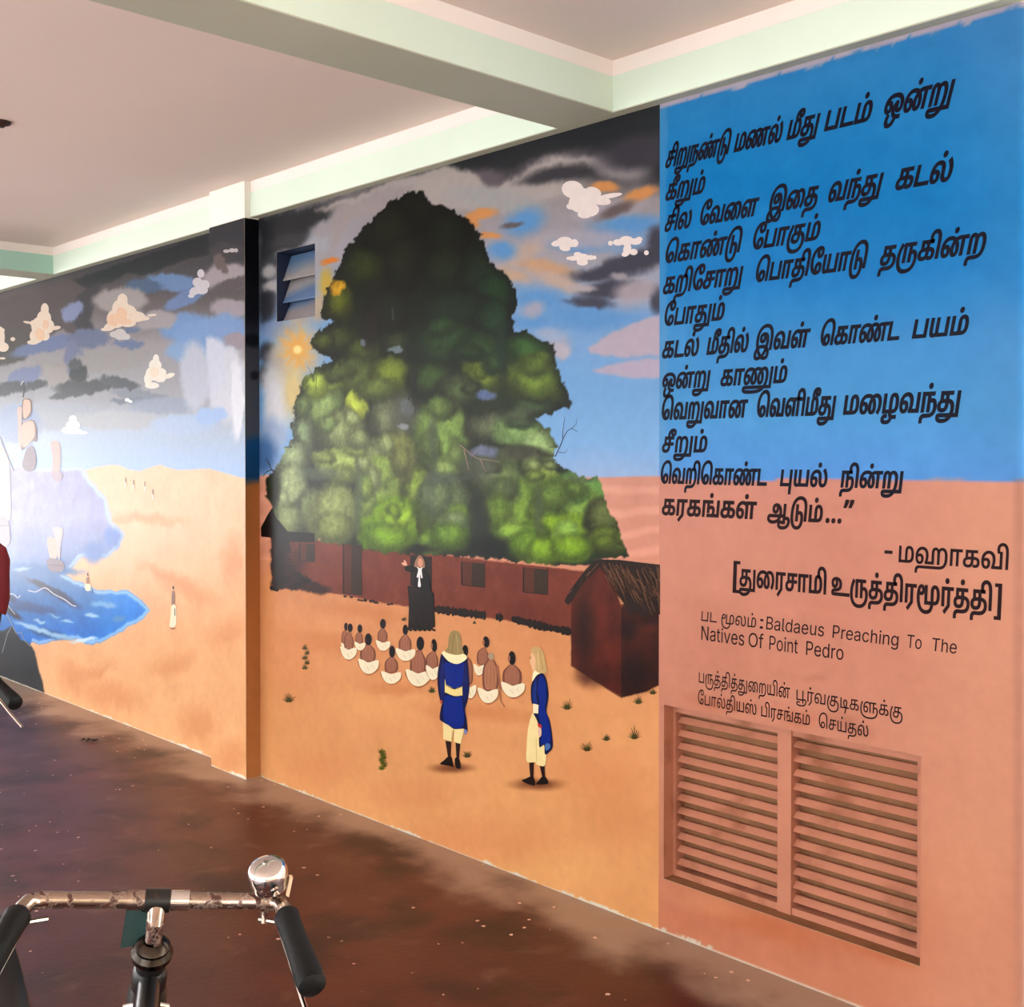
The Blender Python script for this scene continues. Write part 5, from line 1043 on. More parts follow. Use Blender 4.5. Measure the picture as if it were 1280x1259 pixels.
 't32': '434 285:283,323;283,376;245,402;174,402:122,402;61,372;-16,345:-38,326;-54,278;-72,224;-78,194:-78,135:-78,114;-78,91;-84,82:-90,74;-95,66;-115,66:-132,66;-139,66;-152,67:-158,26:-160,24;-152,22;-130,22:-122,22;-100,38;-69,51:-60,60;-53,80;-46,105;-42,122:-42,183:-42,230;-42,296;-28,338;6,358;72,358:124,358;169,338;223,304;247,282:247,268;247,246;238,237:229,227;218,219;186,219:160,219:0,176:0,176:160,176;185,171;220,164:230,158;238,142;247,131:247,120;247,104;238,98:232,90;220,86;186,86:164,86:0,43:0,43:170,43;195,48;228,60;252,70:262,80;272,109;283,128:283,147;283,177;269,199;242,206:222,195:225,200;242,224;268,260;283',
 't33': '506 124:-6,98;-6,54;20,28;76,28:121,28;162,52;222,94;263,149;283,180:283,204;283,254;270,272:251,286;238,302;202,308;156,308:126,308;108,312;80,321;56,329:48,336;40,358;31,372:31,388;31,416;47,432;85,432:118,432;152,416;208,387;254,369:274,408:300,439;260,475;174,475:122,475;80,450;22,404;-6,368:-6,347;-6,312;6,298:19,282;34,266;87,265:125,265;143,261;181,249;216,236:228,226;236,198;246,178:246,143;246,94;212,68;154,68:116,68;84,84;45,110;28,126:28,140;28,160;40,170;62,170:78,170;102,144;129,124:129,104;129,68;108,54:92,46:124,62;142,106;164,130:164,166;164,211;120,211:82,211;55,190;15,152;-6',
 't34': '535 124:-6,98;-6,54;20,28;76,28:122,28;162,53;223,96;263,150;283,179:283,201;283,236;274,265;259,278:248,271:200,254;222,209;246,178:246,144;246,95;212,68;155,68:118,68;85,84;46,110;28,126:28,140;28,160;40,170;62,170:78,170;102,144;129,124:129,104;129,68;108,54:92,46:124,62;142,106;164,130:164,166;164,211;120,211:82,211;55,190;15,152;-6 268:0,268:208,274:247,274:277,526:277,526:241,442:241,442:0,398:0,398:241,312:241,312:0',
 't35': '429 290:283,328;283,376;244,398;176,398:131,398;96,384;46,367:30,356;18,326;6,285;0,256:0,44:0,44:277,87:277,87:36,200:36,200:178,200;208,212;245,222:258,234;270,266;283 289:247,280;247,264;242,259:236,251;226,243;200,243:169,243:36,266:36,300;36,338;55,354;98,354:134,354;166,341;216,312;247 110:-30,118;-30,137;-32,145:-33,141:-66,136;-66,124;-65,116:-65,98;-65,74;-78,74:-92,74;-106,94;-120,124;-126,138:-126,150:-126,176;-126,210;-114,232;-92,240:-76,244;-68,253;-57,270;-52,285:-50,322:-56,301;-61,282;-78,276:-91,265;-112,234;-144,186;-160,147:-160,134:-160,112;-160,68;-150,56:-141,46;-134,32;-110,32:-93,32;-64,75;-30 274:-83,266:-78,248;-74,218;-56,201;-24,200:0,242:0,243;-14,252;-35,264:-40,270;-44,290;-47,306:-47,370:-47,370:-83',
 't36': '522 124:-6,98;-6,54;20,28;76,28:122,28;175,71;247,141;283,182:283,220;283,274;260,309;221,326;170,326:140,326;108,312;58,302:36,435:36,435:277,478:277,478:0,258:0,256:32,267;49,282;100,282:134,282;170,256;220,211;246,180:246,145;246,95;212,68;155,68:118,68;85,84;46,110;28,126:28,140;28,159;40,170;62,170:78,170;102,144;129,124:129,104;129,68;108,54:92,46:124,62;142,106;164,130:164,166;164,211;120,211:82,211;55,190;15,152;-6',
 't40': '810 660:283,698;283,750;245,778;174,778:122,778;61,746;-16,720:-38,701;-54,653;-72,598;-78,569:-78,136:-78,115;-78,92;-84,84:-90,76;-95,66;-115,66:-132,66;-139,68;-152,68:-158,27:-160,26;-152,24;-130,24:-122,24;-100,40;-69,52:-60,61;-53,80;-46,106;-42,122:-42,558:-42,604;-42,670;-28,713;6,733;72,733:124,733;169,714;223,679;247,657:247,644;247,620;238,612:229,602;218,594;186,594:160,594:0,551:0,551:160,551;185,546;220,538:230,534;238,518;247,506:247,494;247,479;238,474:232,466;220,461;186,461:164,461:0,418:0,418:170,418;195,422;228,434;252,444:262,455;272,484;283,502:283,522;283,552;269,574;242,580:222,570:225,576;242,599;268,636;283 124:-6,98;-6,54;20,28;76,28:122,28;175,71;247,141;283,182:283,220;283,274;260,309;221,326;170,326:140,326;108,312;58,302:36,434:36,434:0,258:0,256:32,267;49,282;100,282:134,282;170,256;220,211;246,180:246,145;246,95;212,68;155,68:118,68;85,84;46,110;28,126:28,140;28,159;40,170;62,170:78,170;102,144;129,124:129,104;129,68;108,54:92,46:124,62;142,106;164,130:164,166;164,211;120,211:82,211;55,190;15,152;-6',
 't41': '320 44:0,44:277,312:277,312:241,226:241,226:0,184:0,184:241,87:241,87:0',
 't42': '131 -40:422,-12;422,32;404,49:386,60;375,78;340,87;286,87:244,87:0,44:0,44:236,44;272,38;318,26;349,17:359,6;372,-23;384,-40:384,-62;384,-92;368,-108;338,-108:318,-108;304,-100;272,-91:258,-136:258,-143;272,-150;302,-150:318,-150;345,-132;384,-102;409,-62;422',
 't46': '450 200:-6,162;-6,100;23,54;76,28;151,28:196,28;252,65;336,126;393,200;422,238:422,278;422,334;402,354:384,372;368,396;322,406;256,406:208,406:0,364:0,364:182,364;228,356;294,340;339,324:354,310;369,267;384,238:384,212;384,154;364,104;319,72;246,72:192,72;162,84;111,107;72,138;45,156:38,164:36,174;32,195;29,206:29,231;29,262;58,262:86,262;109,237;138,215:138,194;138,168;110,168:86,168;68,180;34,192:22,163:14,150;26,128;66,128:96,128;117,148;152,186;174,216:174,240;174,278;154,301;114,301:86,301;54,274;13,228;-6',
 't47': '360 226:-6,185;-6,114;22,59;76,28;156,28:208,28;260,60;340,118;394,194;422,238:422,268;422,317;404,346;365,346:334,346;308,324;271,286;252,262:252,236;252,200;272,182;306,182:328,182;350,200;385,214:396,242:387,231;374,222;348,222:332,222;310,244;287,263:287,284;287,306;314,306:334,306;352,288;374,259;386,240:386,235;386,220;386,212:385,184;380,133;355,94;311,71;250,71:209,71;170,91;108,126;64,173;37,200:32,208;30,226;29,232:29,252;29,282;42,299;67,299:86,299;108,278;138,255:138,236;138,210;112,210:86,210;68,222;34,234:22,203:14,190;26,170;65,170:92,170;116,190;152,228;173,255:173,280;173,318;153,340;114,340:86,340;54,310;13,258;-6',
 't48': '580 124:-6,98;-6,54;20,28;76,28:122,28;171,72;244,151;283,204:283,228;283,271;276,311;260,330:248,348:233,379;208,412;136,412:94,412;61,393;16,356;-6,332:-6,302;-6,266;20,248;64,248:93,248;122,261;171,284;212,298:228,320:249,340;266,387;283,414:283,461;283,520;244,548;178,548:140,548;106,534;52,514;10,502:-6,466:16,482;38,504;96,504:138,504;171,482;220,440;246,410:246,388;246,354;234,336:220,320;203,300;164,290;120,290:94,290;60,312;28,330:28,346;28,363;47,370;76,370:91,370;131,340;194,310:216,287;233,231;246,199:246,162;246,107;219,74;172,70:142,69;134,68;120,68:116,68;84,84;45,110;28,127:28,140;28,160;40,170;62,170:78,170;102,144;129,124:129,104;129,68;108,54:92,46:124,62;142,106;164,130:164,166;164,211;120,211:82,211;55,190;15,152;-6',
 't7': '656 160:-62,112;-62,47;-38,14;3,14:30,14;42,26;66,37:74,44;79,58;85,83;88,103:88,476:88,478:52,108:52,93;52,76;51,68;48,64:45,57;39,57:28,57;4,110;-26,164:-26,172:-26,222;-26,295;-2,342;39,354:65,356:74,361;87,365;112,365:126,365;154,345;206,304;242,271:247,264;248,253;248,246:248,231;248,205;238,190;216,190:198,190;180,212;154,232:154,252;154,274;178,274:200,274;216,264;243,250:255,279:264,288;256,304;236,313;212,313:198,313;180,302;152,282;132,251;120,232:120,209;120,172;138,150;172,150:196,150;228,179;266,226;283,252:283,290;283,348;257,388;212,408;156,408:126,408;112,405;87,402:75,399:64,385;23,320;-33,227;-62,171:-62 461:-160,396;-160,324;-117,324:-77,324;-62,338;-37,369;-20,392:-20,405;-20,433;-26,446:-31,438:-64,428;-60,405;-55,395:-55,380;-55,362;-67,362:-78,362;-90,381;-112,425;-124,463:-124,466:-124,510;-124,575;-103,612;-61,612:-32,612;-10,588;16,566:16,550;16,525;7,516:0,516:35,526;41,554;50,572:50,593;50,630;32,654;-4,654:-32,654;-70,608;-128,523;-160,464:-160 474:-62,474:277,516:277,516:-62',
 't77': '412 130:-6,100;-6,52;13,24;50,24:76,24;103,53;142,115;164,166:164,256:164,282;164,320;159,348;148,360:140,373;130,388;97,388:76,388;38,342;-4,301:-4,290;-4,262;-1,251:2,260:36,268;34,288;31,297:31,320;31,345;54,345:78,345;95,330;116,306;126,275;129,260:129,162:129,137;129,102;123,89:116,78;110,68;91,68:76,68;54,106;30,134:30,156;30,188;44,206;76,206:106,206:241,120:241,120:151,80:143,80:277,342:277,342:241,248:241,248:113,248;80,236;42,226:28,210;10,162;-6 216:339,202;339,182;358,182:372,182;387,202;406,216:406,230;406,250;387,250:372,250;358,230;339',
 't78': '522 44:0,44:277,302:277,302:241,215:241,215:162,225;168,257;181,279:181,304;181,340;162,359;126,359:100,359;82,349;50,341:36,402:36,402:0,172:0,172:36,298:36,306;48,316;79,316:96,316;122,291;144,272:144,256;144,226;132,215:123,215:72,172:72,172:241,87:241,87:0 366:0,366:36,435:36,435:277,478:277,478:0 261:339,246;339,228;358,228:372,228;387,246;406,261:406,276;406,294;387,294:372,294;358,276;339',
 't8': '563 128:-160,96;-160,49;-138,24;-96,24:-67,24;-32,61;22,92:40,121;58,198;76,240:76,280;76,345;62,370:50,398;36,436;-1,455;-44,455:-67,455;-110,400;-160,349:-160,314;-160,248;-141,216:-122,190;-109,142;-66,100;-12,86:15,62;56,38;141,38:190,38;233,68;316,128;382,220;422,284:422,345;422,434;388,462:354,482;331,506;276,519;206,519:161,519:0,476:0,476:136,476;184,465;259,441;316,422:336,398;360,331;384,284:384,242;384,168;358,112;308,81;236,81:188,81;156,90;105,108;58,120:34,132;9,171;-42,223;-87,253:-103,274;-115,319;-124,344:-124,382;-124,412;-91,412:-64,412;-39,381;3,356:16,332;28,272;40,240:40,196;40,131;22,110:8,88;-6,67;-44,67:-64,67;-92,98;-124,134:-124,156;-124,196;-118,216:-107,246;-93,298;-45,336;13,344:42,351;62,358;104,358:125,358;161,338;210,307;240,290:245,265:248,262;248,252;248,248:248,230;248,201;238,184;216,184:200,184;181,206;156,227:156,246;156,268;180,268:201,268;217,256;244,244:258,284:255,290;248,301;230,308;208,308:196,308;174,288;141,252;122,226:122,204;122,166;141,144;176,144:199,144;228,174;265,225;283,256:283,304;283,368;244,401;174,401:127,401;105,392;46,380:18,368;-13,333;-66,287;-109,260:-124,228;-142,162;-160',
 't83': '824 124:-6,98;-6,54;20,28;76,28:122,28;171,72;244,151;283,204:283,228;283,272;276,312;260,331:248,352:230,380;204,412;136,412:94,412;61,393;16,356;-6,332:-6,302;-6,266;20,248;64,248:93,248;120,260;168,282;210,298:227,322:248,346;265,400;283,433:283,456;283,493;276,526;260,542:248,565:228,582;212,606;170,620;122,620:94,620;61,600;16,564;-6,538:-6,510;-6,474;20,456;64,456:93,456;118,466;164,490;208,510:229,532:248,548;256,582;270,630;277,666:277,816:277,816:241,730:241,730:0,688:0,688:241,655:241,638;241,610;239,584;234,560;224,548:215,532;204,510;167,498;120,498:94,498;60,519;28,537:28,553;28,570;47,578;76,578:91,578;120,562;168,538;206,524:216,502;233,457;246,434:246,406;246,358;232,336:214,320;200,300;161,290;116,290:94,290;60,312;28,330:28,346;28,363;47,370;76,370:91,370;131,340;194,310:216,287;233,231;246,199:246,162;246,107;219,74;172,70:142,69;134,68;120,68:116,68;84,84;45,110;28,126:28,140;28,160;40,170;62,170:78,170;102,144;129,124:129,104;129,68;108,54:92,46:124,62;142,106;164,130:164,166;164,211;120,211:82,211;55,190;15,152;-6 412:339,398;339,379;358,379:372,379;387,398;406,412:406,427;406,446;387,446:372,446;358,427;339',
 't84': '412 130:-6,100;-6,52;13,24;50,24:76,24;103,53;142,115;164,166:164,238:164,282;164,350;142,388;92,388:49,388;16,364;-30,340:-47,324;-58,282;-72,228;-78,192:-78,136:-78,115;-78,92;-84,84:-90,76;-95,66;-115,66:-132,66;-139,68;-152,68:-158,27:-160,26;-152,24;-130,24:-122,24;-100,40;-69,52:-60,61;-53,80;-46,106;-42,122:-42,177:-42,222;-42,278;-34,314;-19,325:-6,335;4,346;34,346:52,346;77,326;107,294;123,254;129,234:129,162:129,137;129,102;123,89:116,78;110,68;91,68:76,68;54,106;30,134:30,156;30,188;44,206;77,206:106,206:241,120:241,120:151,80:143,80:277,342:277,342:241,248:241,248:113,248;80,236;42,226:28,210;10,162;-6 218:339,203;339,184;358,184:372,184;387,203;406,218:406,232;406,251;387,251:372,251;358,232;339',
 't85': '394 278:181,304;181,346;155,370;104,370:67,370;22,344;-30,321:-47,305;-58,264;-72,210;-78,174:-78,136:-78,115;-78,92;-84,84:-90,76;-95,66;-115,66:-132,66;-139,68;-152,68:-158,27:-160,26;-152,24;-130,24:-122,24;-100,40;-69,52:-60,61;-53,80;-46,106;-42,122:-42,169:-42,210;-42,262;-35,294;-20,305:-7,315;4,328;40,328:66,328;92,314;126,288;144,268:144,254;144,226;132,215:124,214:161,226;169,258;181 44:0,44:277,304:277,304:241,217:241,217:0,174:0,174:241,87:241,87:0 198:339,183;339,164;358,164:372,164;387,183;406,198:406,212;406,231;387,231:372,231;358,212;339',
 't86': '617 124:-6,98;-6,54;20,28;76,28:122,28;171,72;244,151;283,204:283,228;283,272;276,312;260,331:248,354:226,380;203,412;136,412:94,412;61,393;16,356;-6,332:-6,302;-6,266;20,248;64,248:93,248;120,260;166,283;208,300:227,325:248,340;256,374;270,422;277,459:277,608:277,608:241,524:241,524:0,480:0,480:241,448:241,431;241,402;238,376;233,352;223,340:215,324;204,302;166,290;118,290:94,290;60,312;28,330:28,346;28,363;47,370;76,370:91,370;130,340;194,310:216,287;233,231;246,199:246,162;246,107;219,74;172,70:142,69;134,68;120,68:116,68;84,84;45,110;28,126:28,140;28,160;40,170;62,170:78,170;102,144;129,124:129,104;129,68;108,54:92,46:124,62;142,106;164,130:164,166;164,211;120,211:82,211;55,190;15,152;-6 309:339,294;339,276;358,276:372,276;387,294;406,309:406,324;406,342;387,342:372,342;358,324;339',
 't88': '429 290:283,328;283,376;244,398;176,398:131,398;96,384;46,367:30,356;18,326;6,285;0,256:0,44:0,44:277,87:277,87:36,200:36,200:178,200;208,212;245,222:258,234;270,266;283 289:247,280;247,264;242,259:236,251;226,243;200,243:169,243:36,266:36,300;36,338;55,354;98,354:134,354;166,341;216,312;247 215:339,200;339,182;358,182:372,182;387,200;406,215:406,230;406,248;387,248:372,248;358,230;339',
 't89': '482 177:0,177:277,220:277,220:36,394:36,394:277,438:277,438:0 120:-6,102;-6,74;7,64:18,59;26,50;44,44;76,44:101,44:277,87:277,87:112,87;88,91;51,101:41,106;36,120;30,129:30,144;30,169;46,180:62,179:20,170;10,140;-6 240:339,226;339,207;358,207:372,207;387,226;406,240:406,255;406,274;387,274:372,274;358,255;339',
 't90': '320 116:-106,87:-80,184:12,184:241,87:241,87:0,44:0,44:277,312:277,312:241,226:241,226:0 160:339,146;339,126;358,126:372,126;387,146;406,160:406,174;406,194;387,194:372,194;358,174;339',
 't92': '506 124:-6,98;-6,54;20,28;76,28:121,28;162,52;222,94;263,149;283,180:283,204;283,254;270,272:251,286;238,302;202,308;156,308:126,308;108,312;80,321;56,329:48,336;40,358;31,372:31,388;31,416;47,432;85,432:118,432;152,416;208,387;254,369:274,408:300,439;260,475;174,475:122,475;80,450;22,404;-6,368:-6,347;-6,312;6,298:19,282;34,266;87,265:125,265;143,261;181,249;216,236:228,226;236,198;246,178:246,143;246,94;212,68;154,68:116,68;84,84;45,110;28,126:28,140;28,160;40,170;62,170:78,170;102,144;129,124:129,104;129,68;108,54:92,46:124,62;142,106;164,130:164,166;164,211;120,211:82,211;55,190;15,152;-6 254:339,239;339,220;358,220:372,220;387,239;406,254:406,268;406,287;387,287:372,287;358,268;339',
 't93': '535 124:-6,98;-6,54;20,28;76,28:122,28;162,53;223,96;263,150;283,179:283,201;283,236;274,265;259,278:248,271:200,254;222,209;246,178:246,144;246,95;212,68;155,68:118,68;85,84;46,110;28,126:28,140;28,160;40,170;62,170:78,170;102,144;129,124:129,104;129,68;108,54:92,46:124,62;142,106;164,130:164,166;164,211;120,211:82,211;55,190;15,152;-6 268:0,268:208,274:247,274:277,526:277,526:241,442:241,442:0,398:0,398:241,312:241,312:0 268:339,253;339,234;358,234:372,234;387,253;406,268:406,282;406,301;387,301:372,301;358,282;339',
 't98': '642 124:-6,98;-6,54;20,28;76,28:121,28;162,52;222,94;263,149;283,180:283,206;283,247;268,280;238,294:215,279:216,284;234,304;264,337;283,360:283,378;283,408;272,418:260,432;247,444;206,444:172,444:128,444;100,452;60,465:48,472;40,494;31,508:31,524;31,552;47,568;85,568:118,568;152,551;208,523;254,504:274,544:300,574;260,611;174,611:122,611;80,586;22,540;-6,504:-6,483;-6,448;6,434:19,424;29,409;60,401;100,401:125,401:144,401;176,396;214,392:224,386;236,368;247,357:247,346;247,331;238,326:232,318;222,312;196,312:176,312:0,268:0,268:146,268;178,252;216,238:226,224;238,196;246,178:246,143;246,94;212,68;154,68:116,68;84,84;45,110;28,126:28,140;28,159;40,170;62,170:78,170;102,144;129,124:129,104;129,68;108,54:92,46:124,62;142,106;164,130:164,166;164,211;120,211:82,211;55,190;15,152;-6 321:339,306;339,288;358,288:372,288;387,306;406,321:406,336;406,354;387,354:372,354;358,336;339',
}
LINES = [
 ('bold',208,840,0.27,20,28,[('t20 t42 t143 t26 t83 t116', 832, 914), ('t29 t24 t92', 918, 980), ('t133 t122', 984, 1025), ('t28 t23 t88', 1031, 1092), ('t15 t86 t143', 1104, 1193)]),
 ('bold',249,840,0.27,20,24,[('t101 t143 t88', 832, 883)]),
 ('bold',288,840,0.27,20,27,[('t20 t42 t33', 831, 866), ('t47 t36 t48 t34', 874, 949), ('t8 t48 t25', 960, 1025), ('t36 t85 t122', 1035, 1104), ('t18 t23 t92', 1119, 1193)]),
 ('bold',327.5,840,0.25,21,25,[('t46 t18 t41 t83 t116', 831, 928), ('t47 t28 t41 t102 t88', 940, 1027)]),
 ('bold',366,840,0.22,21,25,[('t18 t32 t42 t47 t20 t41 t143', 829, 929), ('t46 t28 t41 t25 t42 t47 t30 t41 t116', 944, 1085), ('t25 t140 t18 t42 t86 t32', 1100, 1234)]),
 ('bold',406,840,0.2,21,24,[('t47 t28 t41 t122 t88', 830, 907)]),
 ('bold',446.5,840,0.2,21,24,[('t18 t23 t92', 828, 875), ('t133 t25 t42 t92', 884, 937), ('t8 t36 t93', 944, 1013), ('t46 t18 t41 t83 t23', 1025, 1127), ('t28 t30 t88', 1141, 1212)]),
 ('bold',485.5,840,0.17,20,23,[('t15 t86 t143', 828, 888), ('t18 t41 t119 t88', 901, 985)]),
 ('bold',524,840,0.15,21,26,[('t46 t36 t143 t36 t41 t27', 827, 935), ('t46 t36 t34 t42 t133 t122', 946, 1045), ('t29 t48 t35 t36 t85 t122', 1055, 1201)]),
 ('bold',565,840,0.15,20,22,[('t107 t143 t88', 828, 885)]),
 ('bold',604,840,0.12,20,22,[('t46 t36 t32 t42 t46 t18 t41 t83 t23', 826, 960), ('t131 t30 t92', 976, 1035), ('t26 t42 t86 t143', 1051, 1129)]),
 ('bold',643.5,840,0.1,21,21,[('t18 t31 t18 t78 t18 t93', 828, 946), ('t7 t116 t88', 960, 1029), ('t181 t181 t181', 1033, 1053), ('t215', 1054, 1067)]),
 ('med',701,1106,0.05,21,22,[('t180', 1106, 1116), ('t29 t40 t41 t18 t36 t42', 1124, 1261)]),
 ('bold2',732.5,930,0.04,21,25,[('t199', 917, 925), ('t122 t48 t31 t20 t41 t29 t42', 925, 1033), ('t10 t140 t84 t25 t42 t31 t135 t90 t84 t25 t42', 1040, 1240), ('t201', 1244, 1252)]),
 ('thin',777,885,0.08,13,13,[('t28 t23', 877, 897), ('t135 t33 t88', 902, 946), ('t193', 950, 955), ('i65 i507 i751 i597 i507 i614 i915 i871', 958, 1031), ('i375 i852 i614 i507 i586 i670 i689 i773 i658', 1041, 1124), ('i411 i790', 1134, 1153), ('i411 i670 i614', 1165, 1197)]),
 ('thin',800,880,0.04,14,14,[('i300 i507 i889 i689 i980 i614 i871', 877, 931), ('i321 i647', 936, 955), ('i375 i790 i689 i773 i889', 962, 998), ('i375 i614 i597 i852 i790', 1008, 1055)]),
 ('thin',853.5,877,0.02,13.5,14.5,[('t28 t140 t84 t25 t42 t84 t122 t48 t32 t30 t42 t86', 874, 988), ('t132 t90 t36 t102 t114 t18 t150 t77 t102', 996, 1129)]),
 ('thin',881,880,0.02,13,14.5,[('t47 t28 t41 t92 t25 t42 t30 t98', 873, 946), ('t28 t42 t31 t20 t78 t18 t88', 952, 1013), ('t46 t20 t89 t25 t92', 1024, 1086)]),
]
# ------------------------------------------------------------------ the lettered panel
panel = empty('poem_panel', (-1.8, 0, 0), 'blue and terracotta painted panel of black hand lettering, right of the tree picture', 'painted sign')
def paint_panel(cv):
    py, px = cv.py, cv.px
    cv.c = grad(py + cv.nA * 26, [(0, (62, 138, 204)), (120, (40, 134, 202)), (240, (6, 126, 200)), (340, (14, 128, 204)), (430, (60, 146, 214)), (520, (74, 156, 220)), (600, (88, 156, 232))])
    gx = sstep(1150, 1275, px)[:, None] * .35
    cv.c = cv.c * (1 - gx) + np.array((84, 144, 206)) * gx + (cv.mA * 6)[:, None]
    ed = sstep(5, 0, px - 831 - cv.mB * 3)[:, None] * .4 * (py < 600)[:, None]
    cv.c = cv.c * (1 - ed) + np.array((110, 160, 205)) * ed
    hz = np.interp(px, [820, 900, 960, 980, 1000, 1080, 1140, 1170, 1280], [596, 600, 603, 597, 598, 599, 602, 599, 602]) + cv.mA * 1.5
    base = grad(py + cv.nA * 20, [(600, (216, 144, 124)), (760, (214, 140, 116)), (900, (216, 144, 117)), (1050, (220, 147, 115)), (1150, (216, 134, 100)), (1240, (218, 140, 106))])
    base = base + (cv.nB * 7)[:, None] + (cv.mB * 5)[:, None] * np.array([1, .9, .8])
    rt = sstep(1080, 1240, px)[:, None] * .6
    base = base * (1 - rt) + np.array((232, 164, 132)) * rt
    cv.put(sstep(-1.3, 1.3, py - hz), base, SAND)
    for a in ((1060, 905, 30, 10, 20, (190, 120, 96)), (900, 880, 40, 8, 10, (204, 122, 90)), (1000, 900, 24, 9, 15, (200, 118, 88)), (1020, 850, 12, 4, 0, (196, 124, 100)), (960, 1160, 60, 12, 18, (206, 112, 70)), (880, 1130, 40, 8, 18, (236, 158, 112)), (1090, 1190, 50, 8, 20, (208, 116, 76)), (880, 1110, 20, 5, 10, (214, 124, 84)), (1200, 1100, 40, 60, 0, (232, 160, 122))):
        cv.ell(*a[:4], a[5], a[4], soft=.9, warp=10, a=.6)
    r_ = sstep(1262, 1276, px)[:, None] * .5  # rounded end darkened below the horizon, its dimming put into the colour
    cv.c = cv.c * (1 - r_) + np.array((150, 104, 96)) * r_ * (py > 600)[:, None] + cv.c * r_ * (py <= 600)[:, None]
    foot(cv)
    cv.put(sstep(SOF - .016, SOF - .010, cv.Z + cv.fA * .008 + cv.mA * .008), (186, 178, 196))
PN = {SKY: 'blue_ground', SAND: 'terracotta_ground'}
xs = list(np.arange(XM, WX1 - RX, 0.009)) + [W2[0], W2[1], WX1 - RX]
xs = np.unique(np.round([x for x in xs if x >= XM], 5))
flat_x = xs
arcs = [WX1 - RX + RX * R(t) for t in (15, 30, 45, 60, 75, 90)] + [WX1 + .09, WX1 + .185]
A_x = np.concatenate([flat_x, arcs])
def panel_pos(a, b):
    x = a.copy(); y = np.full_like(a, -E_)
    t = (a - (WX1 - RX)) / RX
    m = (t > 1e-6) & (t <= R(90) + 1e-6)
    x[m] = WX1 - RX + (RX + E_) * np.sin(t[m]); y[m] = RX - (RX + E_) * np.cos(t[m])
    m2 = t > R(90) + 1e-6
    x[m2] = WX1 + E_; y[m2] = RX + (a[m2] - (WX1 - RX + RX * R(90)))
    return x, y, b
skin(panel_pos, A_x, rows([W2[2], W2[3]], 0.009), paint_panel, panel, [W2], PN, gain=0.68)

M_ink = Mat('black_lettering', (7, 5, 24), 0.5, spec=0.1, mott=0.2, mscale=40)
M_ink2 = Mat('brown_black_lettering', (30, 6, 10), 0.5, spec=0.1, mott=0.25, mscale=30)
def contours(key):
    s = GLYPHS[key].split(' ')
    adv = int(s[0]); out = []
    for c in s[1:]:
        pts = []
        for t in c.split(','):
            on_ = ':' in t; a, b = t.split(':' if on_ else ';'); pts.append((int(a), int(b), on_))
        P = []; n = len(pts)
        ex = []
        for i in range(n):
            p, q = pts[i], pts[(i + 1) % n]
            ex.append(p)
            if not p[2] and not q[2]: ex.append(((p[0] + q[0]) / 2, (p[1] + q[1]) / 2, True))
        st = next((i for i, p in enumerate(ex) if p[2]), 0)
        ex = ex[st:] + ex[:st]; n = len(ex); i = 0
        while i < n:
            p = ex[i]; q = ex[(i + 1) % n]
            if q[2]: P.append((p[0], p[1])); i += 1
            else:
                r = ex[(i + 2) % n]
                for k in range(4):
                    t = k / 4
                    P.append(((1 - t) ** 2 * p[0] + 2 * t * (1 - t) * q[0] + t * t * r[0], (1 - t) ** 2 * p[1] + 2 * t * (1 - t) * q[1] + t * t * r[1]))
                i += 2
        Q = []
        for p in P:
            if not Q or abs(p[0] - Q[-1][0]) + abs(p[1] - Q[-1][1]) > .8: Q.append(p)
        if len(Q) > 2 and abs(Q[0][0] - Q[-1][0]) + abs(Q[0][1] - Q[-1][1]) <= .8: Q.pop()
        if len(Q) > 2: out.append(Q)
    return adv, out

def inflate(P, d):
    """move an outline outwards by d (outer contours run one way, holes the other)"""
    n = len(P); out = []
    for i in range(n):
        a, b, c = P[i - 1], P[i], P[(i + 1) % n]
        e1 = (b[0] - a[0], b[1] - a[1]); e2 = (c[0] - b[0], c[1] - b[1])
        l1 = math.hypot(*e1) or 1; l2 = math.hypot(*e2) or 1
        n1 = (-e1[1] / l1, e1[0] / l1); n2 = (-e2[1] / l2, e2[0] / l2)
        m = (n1[0] + n2[0], n1[1] + n2[1]); q = m[0] * n1[0] + m[1] * n1[1]
        q = max(q, .45)
        out.append((b[0] + m[0] / q * d, b[1] + m[1] / q * d))
    return out

BOLD = {'bold': 14, 'med': 8, 'bold2': 11, 'thin': 2}
def fill_nonzero(loops, y, x_off, z_off, sk):
    """cut overlapping outlines into flat slabs, keeping every place with non-zero winding"""
    ys = sorted(set(round(p[1], 5) for q in loops for p in q))
    edges = []
    for q in loops:
        for i in range(len(q)):
            a, b = q[i - 1], q[i]
            if abs(a[1] - b[1]) > 1e-7:
                edges.append((a[0], a[1], b[0], b[1], 1) if a[1] < b[1] else (b[0], b[1], a[0], a[1], -1))
    V, Fc = [], []
    for y0, y1 in zip(ys, ys[1:]):
        if y1 - y0 < 1e-5: continue
        ym = (y0 + y1) / 2
        cr = []
        for ax, ay, bx, by, w_ in edges:
            if ay < ym < by:
                k = (bx - ax) / (by - ay)
                cr.append((ax + (ym - ay) * k, ax + (y0 - ay) * k, ax + (y1 - ay) * k, w_))
        cr.sort(); wn = 0; st = None
        for c in cr:
            if wn == 0: st = c
            wn += c[3]
            if wn == 0:
                n = len(V)
                for xx, yy in ((st[1], y0), (c[1], y0), (c[2], y1), (st[2], y1)): V.append((x_off + xx + yy * sk, y, yy + z_off))
                Fc.append((n, n + 1, n + 2, n + 3))
    return V, Fc
